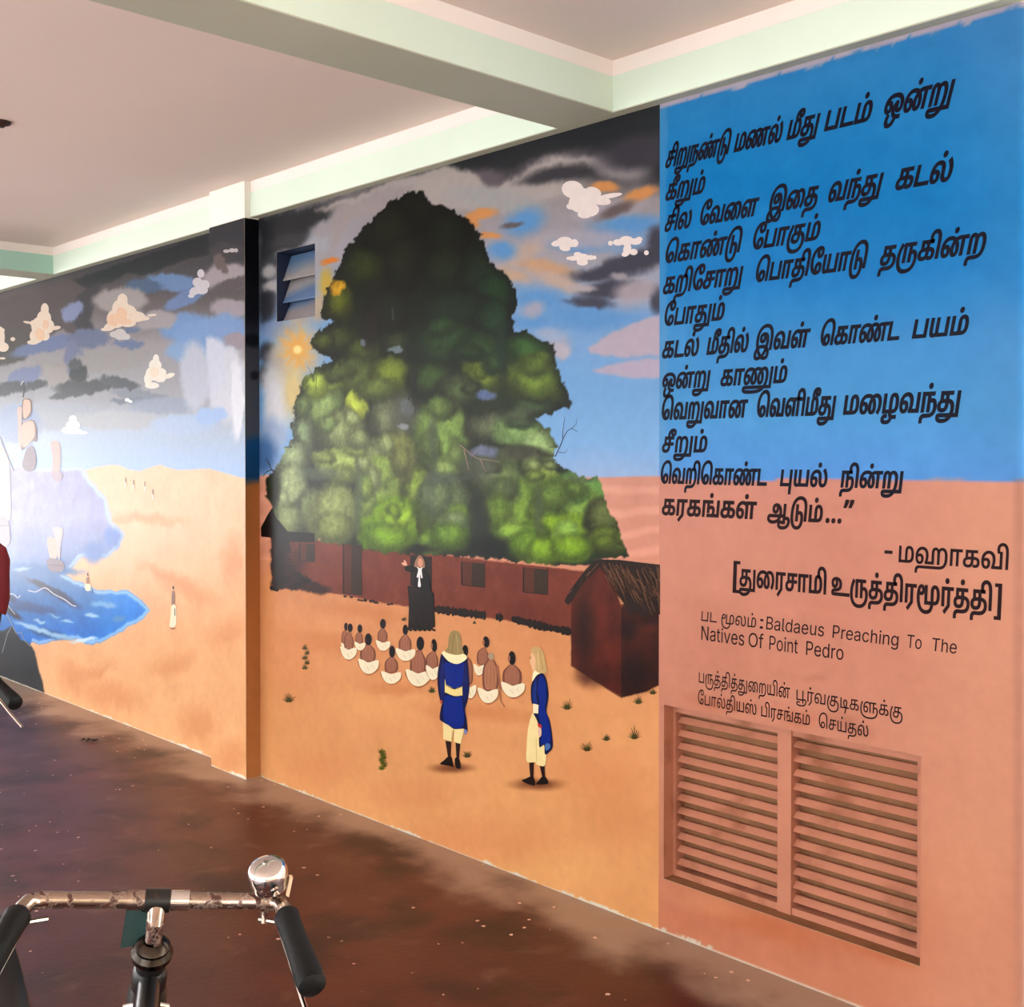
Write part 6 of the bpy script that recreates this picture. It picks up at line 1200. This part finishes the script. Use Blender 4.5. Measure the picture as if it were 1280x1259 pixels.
def text_line(idx, spec):
    st, yb, xr, sk, h0, h1, words = spec
    z = at_y(xr, yb, 0).z
    ln = empty('text_line', (0, 0, 0)); ln.parent = panel; ln.location = -Vector(panel.location)
    mat = M_ink if idx < 11 else M_ink2
    cnt = 0
    for keys, x0, x1 in words:
        gl = [contours(k) for k in keys.split()]
        lo, hi, pen, raw = 1e9, -1e9, 0, []
        latin = keys[0] == 'i'
        for adv, cs in gl:
            cs = [[(x + pen, y) for x, y in c] for c in cs]; raw.append(cs)
            for c in cs: lo = min(lo, min(p[0] for p in c)); hi = max(hi, max(p[0] for p in c))
            pen += adv
        W0 = at_y(x0, yb, 0).x; W1_ = at_y(x1, yb, 0).x
        hp = np.interp((x0 + x1) / 2, [828, 1200], [h0, h1]); xm = (x0 + x1) / 2
        pym = project(at_y(xm, yb, 0).x, 0, z)[1]
        H = at_y(xm, pym - hp, 0).z - at_y(xm, pym, 0).z          # letter height in metres
        unit = H / (297.0 if not latin else 290.0)
        slant = sk * H * .9
        sx = (W1_ - W0 - slant) / (hi - lo)
        d = BOLD[st] * (1.0 if not latin else .6) * unit
        for cs in raw:
            Q = [inflate([((x - lo) * sx, y * unit) for x, y in c], d) for c in cs]
            V, Fc = fill_nonzero(Q, -E_ - 0.0008, W0, z, sk)
            if V: mesh_obj('letter', V, Fc, mat, ln); cnt += 1
for i, s in enumerate(LINES): text_line(i, s)
# ------------------------------------------------------------------ the two vents, painted over with the wall
M_terra = Mat('terracotta_over_wood', (184, 121, 96), 0.5, spec=0.15, mott=0.06, mscale=12, bump=0.25, bscale=50, col2=(148, 92, 68), c2scale=7, c2lo=.5, c2hi=.75)
M_terrad = Mat('dirt_gap_shade', (136, 92, 62), 0.7, spec=.2, mott=0.15, mscale=14, bump=0.3, bscale=60)  # dirty ledge tone; also the shade between slats, painted on the board behind
win2 = empty('window_2', ((W2[0] + W2[1]) / 2, 0.05, W2[2])); tag(win2, kind='structure')
x0, x1, z0, z1 = W2
d0, d1 = 0.045, 0.10      # frame front and back inside the recess
# reveal lining (painted like the wall)
b = MB(); t = .0015
b.box((x0, 0, z0), (x0 + t, .2, z1)).box((x1 - t, 0, z0), (x1, .2, z1)).box((x0, 0, z1 - t), (x1, .2, z1))
b.build('reveal', M_terra, win2)
MB().box((x0, 0, z0), (x1, .2, z0 + t)).build('ledge', M_terrad, win2)
xm0 = at_y(973.5, 800, d0).x; xm1 = at_y(990.5, 800, d0).x
fw = 0.022
for a, c in (((x0 + t, d0, z0 + t), (x0 + fw - .010, d1, z1 - t)), ((x1 - .034, d0, z0 + t), (x1 - t, d1, z1 - t)), ((xm0, d0 - .004, z0 + t), (xm1, d1, z1 - t)),
             ((x0 + fw - .010, d0 + .001, z0 + t), (x1 - .034, d1 - .001, z0 + .022)), ((x0 + fw - .010, d0 + .001, z1 - .030), (x1 - .034, d1 - .001, z1 - t))):
    nm = 'mullion' if c[0] == xm1 else 'frame_rail' if (c[0] - a[0]) > .3 else 'frame_stile'
    MB().box(a, c).build(nm, M_terra, win2)
N = 12
zb, zt = z0 + .026, z1 - .034
pitch = (zt - zb) / N
me_cache = {}
for side, (a, c) in enumerate(((x0 + fw - .009, xm0 + .001), (xm1 - .001, x1 - .033))):
    for i in range(N):
        zc = zb + (i + .5) * pitch
        o = bpy.data.objects.new('slat', None) if False else None
        key = side
        if key not in me_cache:
            m = MB()
            # a board tipped steeply outwards and down
            f0, f1 = d0 + .006, d0 + .022
            zl, zu = -pitch * .22, pitch * .19; th = .009
            m.hexa([(a, f0, zl), (c, f0, zl), (c, f0 + th, zl), (a, f0 + th, zl)], [(a, f1, zu), (c, f1, zu), (c, f1 + th, zu), (a, f1 + th, zu)])
            me_cache[key] = mesh_obj('slat', m.v, m.f, M_terra)
            o = me_cache[key]
        else:
            o = me_cache[key].copy(); COL.objects.link(o)
        o.parent = win2
        o.location = Vector((0, 0, zc + rr_.uniform(-.001, .001))) - Vector(win2.location)
        o.rotation_euler = (0, rr_.uniform(-.003, .003), 0) if False else (0, 0, 0)

MB().box((x0 + .004, d1 - .012, z0 + .01), (x1 - .004, d1 - .004, z1 - .01)).build('gap_shade_board', M_terrad, win2)  # added board; its darker colour carries the shade of the gaps

win1 = empty('window_1', ((W1[0] + W1[1]) / 2, 0.05, W1[2])); tag(win1, kind='structure')
M_navy = Mat('navy_reveal', (30, 40, 66), 0.5, mott=0.1, mscale=6)
x0, x1, z0, z1 = W1
b = MB().box((x0, 0, z0), (x0 + t, .2, z1)).box((x1 - t, 0, z0), (x1, .2, z1)).box((x0, 0, z1 - t), (x1, .2, z1)).box((x0, 0, z0), (x1, .2, z0 + t))
b.build('reveal', M_navy, win1)
def paint_blade(cv):
    cv.c[:] = (126, 140, 168)
    yy = cv.py - (px0 - cv.px) * 0.22
    cv.c = grad(cv.py + (cv.px - 380) * .35 + cv.mA * 4, [(322, (92, 120, 156)), (340, (156, 150, 150)), (355, (160, 154, 156)), (366, (92, 118, 158)), (378, (104, 128, 168)), (384, (148, 140, 144)), (402, (160, 150, 152))])
px0 = 395
h = (z1 - z0)
for i, (zl, zu) in enumerate(((z1 - h * .40, z1 - h * .02), (z1 - h * .72, z1 - h * .36), (z1 - h * .998, z1 - h * .68))):
    A_ = np.linspace(x0 + t, x1 - t, 40); B_z = np.linspace(0, 1, 16)
    yl, yu = 0.030, 0.075
    o = skin(lambda a, b_, zl=zl, zu=zu: (a, yl + (yu - yl) * b_, zl + (zu - zl) * b_), A_, B_z, paint_blade, win1, names={0: 'slat'})[0]
    sm = o.modifiers.new('thickness', 'SOLIDIFY'); sm.thickness = 0.005; sm.offset = -1

# ------------------------------------------------------------------ litter on the floor
M_leaf = Mat('dry_brown', (30, 16, 12), 0.7)
p = at_z(112, 927, 0.0)
b = MB()
for i, (dx, dy, a) in enumerate(((-.03, -.02, .4), (-.012, .0, 1.2), (.004, -.006, 2.0), (.02, .012, .7), (.03, .022, 1.6))):
    q = Vector((p.x + dx, p.y + dy, .006)); e = Vector((math.cos(a), math.sin(a), .2)) * .013
    b.tube([q - e, q + Vector((0, 0, .006)), q + e], [.002, .005, .0015], 6)
o = b.build('dead_leaf', M_leaf); recenter(o); tag(o, 'small curled dry leaf lying on the red floor near the wall, left side', 'leaf')
# ------------------------------------------------------------------ bicycles
M_black = Mat('black_enamel', (14, 13, 13), 0.32, spec=0.5, mott=0.3, mscale=20, col2=(58, 34, 24), c2scale=24, c2lo=.62, c2hi=.72)
M_rubber = Mat('black_rubber', (9, 9, 9), 0.6, spec=0.25, bump=0.2, bscale=200)
M_tyre = Mat('tyre_rubber', (22, 20, 19), 0.75, spec=0.25, bump=0.3, bscale=150)
M_chrome = Mat('chrome', (226, 222, 218), 0.08, metal=1.0, mott=0.04, mscale=30)
M_spoke = Mat('dull_steel', (150, 144, 136), 0.35, metal=1.0)
M_dsteel = Mat('blackened_steel', (60, 52, 46), 0.25, metal=1.0, mott=0.4, mscale=60)
M_teal = Mat('teal_plastic', (14, 52, 50), 0.6, mott=0.3, mscale=40)
M_cream = Mat('cream_plastic', (222, 190, 158), 0.45)
M_saddle = Mat('saddle_vinyl', (20, 17, 16), 0.5)
M_rusty = Mat('rusty_chrome', (176, 156, 142), 0.22, metal=1.0)
def rusty(s):
    nz = s.noise(55, 8, dist=0.5); n2 = s.noise(160, 4)
    a = s.n.new('ShaderNodeMath'); a.operation = 'MULTIPLY_ADD'; s.l.new(n2, a.inputs[0]); a.inputs[1].default_value = .35; s.l.new(nz, a.inputs[2])
    f = s.ramp(a.outputs[0], .69, .82)
    o = s.mix(f, s.out, (72, 34, 20)); s.l.new(o, s.b.inputs['Base Color'])
    iv = s.n.new('ShaderNodeMath'); iv.operation = 'SUBTRACT'; iv.inputs[0].default_value = 1.0; s.l.new(f, iv.inputs[1]); s.l.new(iv.outputs[0], s.b.inputs['Metallic'])
    mr = s.n.new('ShaderNodeMapRange'); s.l.new(f, mr.inputs['Value']); mr.inputs['To Min'].default_value = .22; mr.inputs['To Max'].default_value = .8
    s.l.new(mr.outputs[0], s.b.inputs['Roughness'])
    bp = s.n.new('ShaderNodeBump'); bp.inputs['Strength'].default_value = .5; bp.inputs['Distance'].default_value = .001
    s.l.new(a.outputs[0], bp.inputs['Height']); s.l.new(bp.outputs[0], s.b.inputs['Normal'])
rusty(M_rusty)

def part(mb, name, mat, parent, smooth=True, label=None):
    o = mesh_obj(name, mb.v, mb.f, mat, None, smooth)
    o.parent = parent
    if smooth:
        o.data.set_sharp_from_angle(angle=R(40))
    if label: o['label'] = label
    return o

def arc_pts(c, r, a0, a1, n, y=0.0):
    return [Vector((c[0] + r * math.cos(R(a0 + (a1 - a0) * i / n)), y, c[1] + r * math.sin(R(a0 + (a1 - a0) * i / n)))) for i in range(n + 1)]

def ring(mb, c, r, rad, n=56, m=10, flat=1.0):
    k = len(mb.v)
    for i in range(n):
        a = 2 * math.pi * i / n
        for j in range(m):
            b = 2 * math.pi * j / m
            q = r + rad * math.cos(b)
            mb.v.append((c[0] + q * math.cos(a), rad * flat * math.sin(b), c[1] + q * math.sin(a)))
    for i in range(n):
        for j in range(m):
            mb.f.append((k + i * m + j, k + i * m + (j + 1) % m, k + ((i + 1) % n) * m + (j + 1) % m, k + ((i + 1) % n) * m + j))
    return mb

def guard(mb, c, r, a0, a1, w_=0.058, n=30):
    """a mudguard: a strip of channel section"""
    prof = [(-w_ / 2, -.016), (-w_ * .42, -.004), (-w_ * .2, .003), (0, .005), (w_ * .2, .003), (w_ * .42, -.004), (w_ / 2, -.016)]
    prof = prof + [(a, b - .002) for a, b in reversed(prof)]
    k = len(mb.v); m = len(prof)
    for i in range(n + 1):
        a = R(a0 + (a1 - a0) * i / n)
        for y, h in prof: mb.v.append((c[0] + (r + h) * math.cos(a), y, c[1] + (r + h) * math.sin(a)))
    for i in range(n):
        for j in range(m):
            mb.f.append((k + i * m + j, k + i * m + (j + 1) % m, k + (i + 1) * m + (j + 1) % m, k + (i + 1) * m + j))
    mb.f.append(tuple(k + j for j in range(m))); mb.f.append(tuple(k + n * m + j for j in reversed(range(m))))
    return mb

def wheel(parent, c, R_=0.335):
    w_ = bpy.data.objects.new('wheel', None); COL.objects.link(w_); w_.parent = parent
    part(ring(MB(), c, R_ - .018, .018), 'tyre', M_tyre, w_)
    part(ring(MB(), c, R_ - .040, .010, flat=1.35), 'rim', M_chrome, w_)
    part(MB().tube([(c[0], -.045, c[1]), (c[0], -.018, c[1]), (c[0], .018, c[1]), (c[0], .045, c[1])], [.009, .016, .016, .009], 14), 'hub', M_spoke, w_)
    sp = None
    for i in range(32):
        a = 2 * math.pi * i / 32; off = (.9 if (i // 2) % 2 else -.9); y = .022 if i % 2 else -.022
        b = MB().tube([(c[0] + .018 * math.cos(a + off), y, c[1] + .018 * math.sin(a + off)), (c[0] + (R_ - .048) * math.cos(a), 0, c[1] + (R_ - .048) * math.sin(a))], .0011, 5, caps=False)
        part(b, 'spoke', M_spoke, w_, smooth=False)
    return w_

U_ = Vector((-.39, 0, .92)).normalized()
def bicycle(root, steer=0.0, bell=False, teal=False, sw=1.0, sx=-.05):
    FA, RA = (0.60, .345), (-.52, .345)
    A0 = Vector((.53, 0, .345)); crown = A0 + U_ * .40; htop = A0 + U_ * .575
    bar = Vector((htop.x - .005, 0, htop.z + .075))
    # frame
    fr = MB(); BB = Vector((.02, 0, .285)); st = Vector((-.15, 0, .84))
    hb = A0 + U_ * .43
    fr.tube([hb, htop], .0175, 14).tube([htop - U_ * .03, st - Vector((.0, 0, .05))], .0135, 12).tube([hb + U_ * .02, BB], .0150, 12).tube([BB, st], .0145, 12)
    for s in (-1, 1):
        fr.tube([BB + Vector((-.02, s * .025, 0)), Vector((RA[0], s * .062, RA[1]))], .009, 8).tube([st + Vector((-.01, s * .018, -.07)), Vector((RA[0], s * .062, RA[1]))], .0075, 8)
    part(fr, 'frame', M_black, root)
    part(MB().lathe(hb - U_ * .012, U_, [(.0175, 0), (.021, .004), (.021, .014), (.0175, .018)]), 'lug', M_black, root)
    part(MB().lathe(htop - U_ * .05, U_, [(.0178, 0), (.0215, .006), (.0215, .03), (.018, .036)]), 'lug', M_black, root)
    wheel(root, RA)
    part(guard(MB(), RA, .352, 20, 215), 'mudguard', M_black, root)
    part(MB().lathe((BB.x, -.01, BB.z), (0, -1, 0), [(.02, 0), (.095, 0), (.095, .004), (.02, .004)], 40), 'chainring', M_spoke, root)
    ck = MB().tube([(BB.x, -.03, BB.z), (BB.x, -.05, BB.z), (BB.x + .10, -.06, BB.z - .13)], .009, 8).tube([(BB.x, .03, BB.z), (BB.x, .05, BB.z), (BB.x - .10, .06, BB.z + .13)], .009, 8)
    part(ck, 'crank', M_spoke, root)
    for s in (-1, 1):
        q = Vector((BB.x - s * .10, s * .11, BB.z + s * .13))
        part(MB().box(q - Vector((.045, .035, .012)), q + Vector((.045, .035, .012))), 'pedal', M_rubber, root, False)
    part(MB().tube([st, st + Vector((-.03, 0, .09))], .0125, 12), 'seat_post', M_chrome, root)
    sc_ = st + Vector((sx, 0, .12)); sb = MB(); k = 0
    prof = [(-.13, .075), (-.10, .095), (-.04, .09), (.02, .05), (.08, .026), (.14, .018)]
    lo, hi = [], []
    for x, y in prof:
        pass
    ringv = [(x, y * sw) for x, y in prof] + [(x, -y * sw) for x, y in reversed(prof)]
    n = len(ringv)
    for z, sc in ((-.035, .92), (-.01, 1.0), (.012, .93), (.02, .7)):
        sb.v += [(sc_.x + x * sc, y * sc, sc_.z + z) for x, y in ringv]
    for l_ in range(3):
        for i in range(n): sb.f.append((l_ * n + i, l_ * n + (i + 1) % n, (l_ + 1) * n + (i + 1) % n, (l_ + 1) * n + i))
    sb.f.append(tuple(range(n))[::-1]); sb.f.append(tuple(3 * n + i for i in range(n)))
    part(sb, 'saddle', M_saddle, root)
    # everything that turns with the fork: rotated about the steering axis
    Rm = Matrix.Rotation(steer, 4, U_); Tm = Matrix.Translation(A0) @ Rm @ Matrix.Translation(-A0)
    turn = []
    def tp(mb, name, mat, smooth=True, label=None):
        o = part(mb, name, mat, root, smooth, label); turn.append(o); return o
    fk = MB()
    for s in (-1, 1):
        fk.tube([crown + Vector((0, s * .012, .01)), crown + Vector((.005, s * .045, 0)), A0 + U_ * .18 + Vector((.012, s * .05, 0)), Vector((FA[0] - .02, s * .05, FA[1] + .06)), Vector((FA[0], s * .05, FA[1]))], [.012, .012, .010, .008, .007], 8)
    tp(fk, 'fork', M_black)
    wf = wheel(root, FA); turn.append(wf)
    tp(guard(MB(), FA, .352, -10, 128), 'mudguard', M_black)
    sty = MB()
    for s in (-1, 1): sty.tube([Vector((FA[0], s * .05, FA[1])), Vector((FA[0] + .30, s * .03, FA[1] + .16))], .002, 6)
    tp(sty, 'mudguard_stay', M_spoke)
    # brake stirrup with its pull rod
    sr = MB()
    for s in (-1, 1): sr.tube([crown + Vector((.055, 0, .05)), crown + Vector((.055, s * .028, .045)), crown + Vector((.06, s * .036, .02)), crown + Vector((.07, s * .036, -.075))], .0036, 8)
    tp(sr, 'brake_stirrup', M_chrome)
    tp(MB().tube([crown + Vector((.055, 0, .05)), bar + Vector((.03, 0, -.03)), bar + Vector((.022, .02, -.018))], .0032, 8), 'brake_rod', M_chrome)
    # headset, quill stem
    hs = MB().lathe(htop, U_, [(.0185, 0), (.0245, .004), (.0255, .012), (.021, .018), (.0215, .022), (.016, .028), (.012, .030)], 28)
    tp(hs, 'headset', M_dsteel)
    tp(MB().tube([htop + U_ * .01, htop + U_ * .055, bar + Vector((-.002, 0, -.004))], [.0105, .0105, .0115], 16), 'stem', M_rusty)
    tp(MB().tube([bar + Vector((0, -.015, 0)), bar + Vector((0, .015, 0))], .0148, 18), 'stem_clamp', M_black)
    tp(MB().tube([bar + Vector((0, .016, 0)), bar + Vector((0, .036, 0))], .0118, 18), 'bar_sleeve', M_rusty)
    tp(MB().tube([bar + Vector((0, -.016, 0)), bar + Vector((0, -.038, 0))], .0124, 18), 'bar_sleeve', M_chrome)
    hw = .136
    def side(s):
        return [bar + Vector((0, s * hw, 0)), bar + Vector((-.010, s * (hw + .014), 0)), bar + Vector((-.026, s * (hw + .020), -.004)), bar + Vector((-.125, s * (hw + .042), -.036))]
    pts = side(-1)[::-1] + side(1)
    tp(MB().tube(pts, .0104, 18), 'handlebar', M_rusty)
    for s in (-1, 1):
        P = side(s); d = (P[3] - P[2]); L = d.length; d.normalize()
        g0 = P[2] + d * .004
        rp = [(0, .0128), (.006, .0165), (.016, .0150), (.05, .0150), (.085, .0162), (.112, .0178), (.128, .0165), (.134, .009)]
        tp(MB().tube([g0 + d * t for t, _ in rp], [r for _, r in rp], 18), 'grip', M_rubber)
        # rod lever running under the grip
        lv = MB().tube([bar + Vector((-.004, s * (hw - .01), -.022)), P[1] + Vector((0, 0, -.024)), P[2] + Vector((0, 0, -.030)), P[2] + d * .10 + Vector((0, 0, -.038)), P[2] + d * .165 + Vector((0, 0, -.040))], .0034, 8)
        tp(lv, 'brake_lever', M_chrome)
    if bell:
        b0 = bar + Vector((.004, -.140, .008)); ax = Vector((-.30, .26, .90)).normalized()
        c_ = b0 + ax * .012
        tp(MB().lathe(c_, ax, [(.0, .0), (.0225, .0), (.0235, .003), (.0235, .011), (.022, .012)], 36), 'bell_base', M_chrome)
        tp(MB().lathe(c_, ax, [(.0240, .0105), (.0252, .012), (.0252, .022), (.0240, .028), (.0205, .0325), (.013, .0350), (.004, .0358), (.0, .0358)], 40), 'bell_dome', M_chrome)
        tp(MB().lathe(c_ + ax * .0355, ax, [(.0, 0), (.004, .0), (.0045, .0015), (.003, .003), (0, .003)], 14), 'dome_screw', M_spoke)
        tp(MB().lathe(bar + Vector((0, -.126, 0)), (0, -1, 0), [(.0108, 0), (.0135, 0), (.0135, .014), (.0108, .014)], 20).tube([bar + Vector((-.004, -.133, -.012)), bar + Vector((-.006, -.133, -.026))], .0045, 10), 'bell_clamp', M_rusty)
        s0 = c_ + Vector((-.012, -.022, .002))
        tp(MB().hexa([s0 + Vector((0, -.002, -.012)), s0 + Vector((.006, -.002, -.012)), s0 + Vector((.006, .002, -.010)), s0 + Vector((0, .002, -.010))],
                     [s0 + Vector((-.004, -.004, .014)), s0 + Vector((.008, -.004, .014)), s0 + Vector((.008, .000, .014)), s0 + Vector((-.004, .000, .014))]), 'thumb_lever', M_cream, False, 'cream plastic lever')
    if teal:
        q = bar + Vector((.03, .025, -.045))
        tb = MB(); tb.hexa([q + Vector((-.008, -.016, -.018)), q + Vector((.012, -.016, -.018)), q + Vector((.012, .014, -.024)), q + Vector((-.008, .014, -.024))],
                           [q + Vector((-.008, -.014, .024)), q + Vector((.012, -.014, .024)), q + Vector((.012, .012, .022)), q + Vector((-.008, .012, .022))])
        tp(tb, 'lamp_bracket', M_teal, False, 'faded teal bracket')
    for o in turn: o.matrix_local = Tm
    return bar, Tm

def place(root, local_pt, world_pt, heading, lean):
    M3 = Matrix.Rotation(heading, 3, 'Z') @ Matrix.Rotation(lean, 3, 'X')
    root.rotation_mode = 'QUATERNION'; root.rotation_quaternion = M3.to_quaternion()
    root.location = Vector(world_pt) - M3 @ Vector(local_pt)

base_h = YAW + R(90)      # heading straight away from the viewer
b1 = empty('bicycle', (0, 0, 0), 'old black bicycle with rust-spotted chrome handlebar and a chrome bell, nearest at the bottom left', 'bicycle')
barp, _ = bicycle(b1, 0.0, True, True)
place(b1, barp, at_d(197, 1127, 1.45), base_h + R(15), R(6))
g_ = (b1.matrix_basis @ Vector((.6, 0, .0))).z
b2 = empty('bicycle', (0, 0, 0), 'dark bicycle cut off by the left edge, one grip and rear wheel showing', 'bicycle')
barp2, T2m = bicycle(b2, 0.0, sw=.72, sx=0.0)
place(b2, barp2, at_d(-104, 872, 2.70), base_h + R(34), R(-1))
b2.scale = (1.02,) * 3; b2.location.z = 0.0; b1.location.z = 0.0
# maroon cloth over a post at the very edge
M_maroon = Mat('maroon_cloth', (104, 10, 24), 0.8, mott=0.15, mscale=20)
M_post = Mat('dark_post', (20, 16, 15), 0.7)
pb = at_d(-9, 760, 3.0)
pf = at_d(-90, 760, 3.0)
pst = MB().tube([(pf.x, pf.y, 0), (pb.x, pb.y, 1.095)], .022, 12).build('post', M_post); recenter(pst)
tag(pst, 'dark upright post at the left edge under the maroon cloth', 'post')
cb = MB(); 
for (zz, rr2) in ((1.10, .036), (1.13, .040), (1.18, .038), (1.23, .040), (1.262, .034), (1.275, .018)): 
    for j in range(18):
        a = 2 * math.pi * j / 18; q = rr2 * (1 + .10 * math.sin(3 * a + zz * 30))
        cb.v.append((pb.x + q * math.cos(a), pb.y + q * math.sin(a), zz - (.012 * math.sin(2 * a) if zz < 1.12 else 0)))
for l_ in range(5):
    for j in range(18): cb.f.append((l_ * 18 + j, l_ * 18 + (j + 1) % 18, (l_ + 1) * 18 + (j + 1) % 18, (l_ + 1) * 18 + j))
cb.f.append(tuple(90 + j for j in range(18)))
cl = cb.build('cloth', M_maroon, None, True); recenter(cl)
tag(cl, 'maroon cloth draped over the post at the left edge', 'cloth')
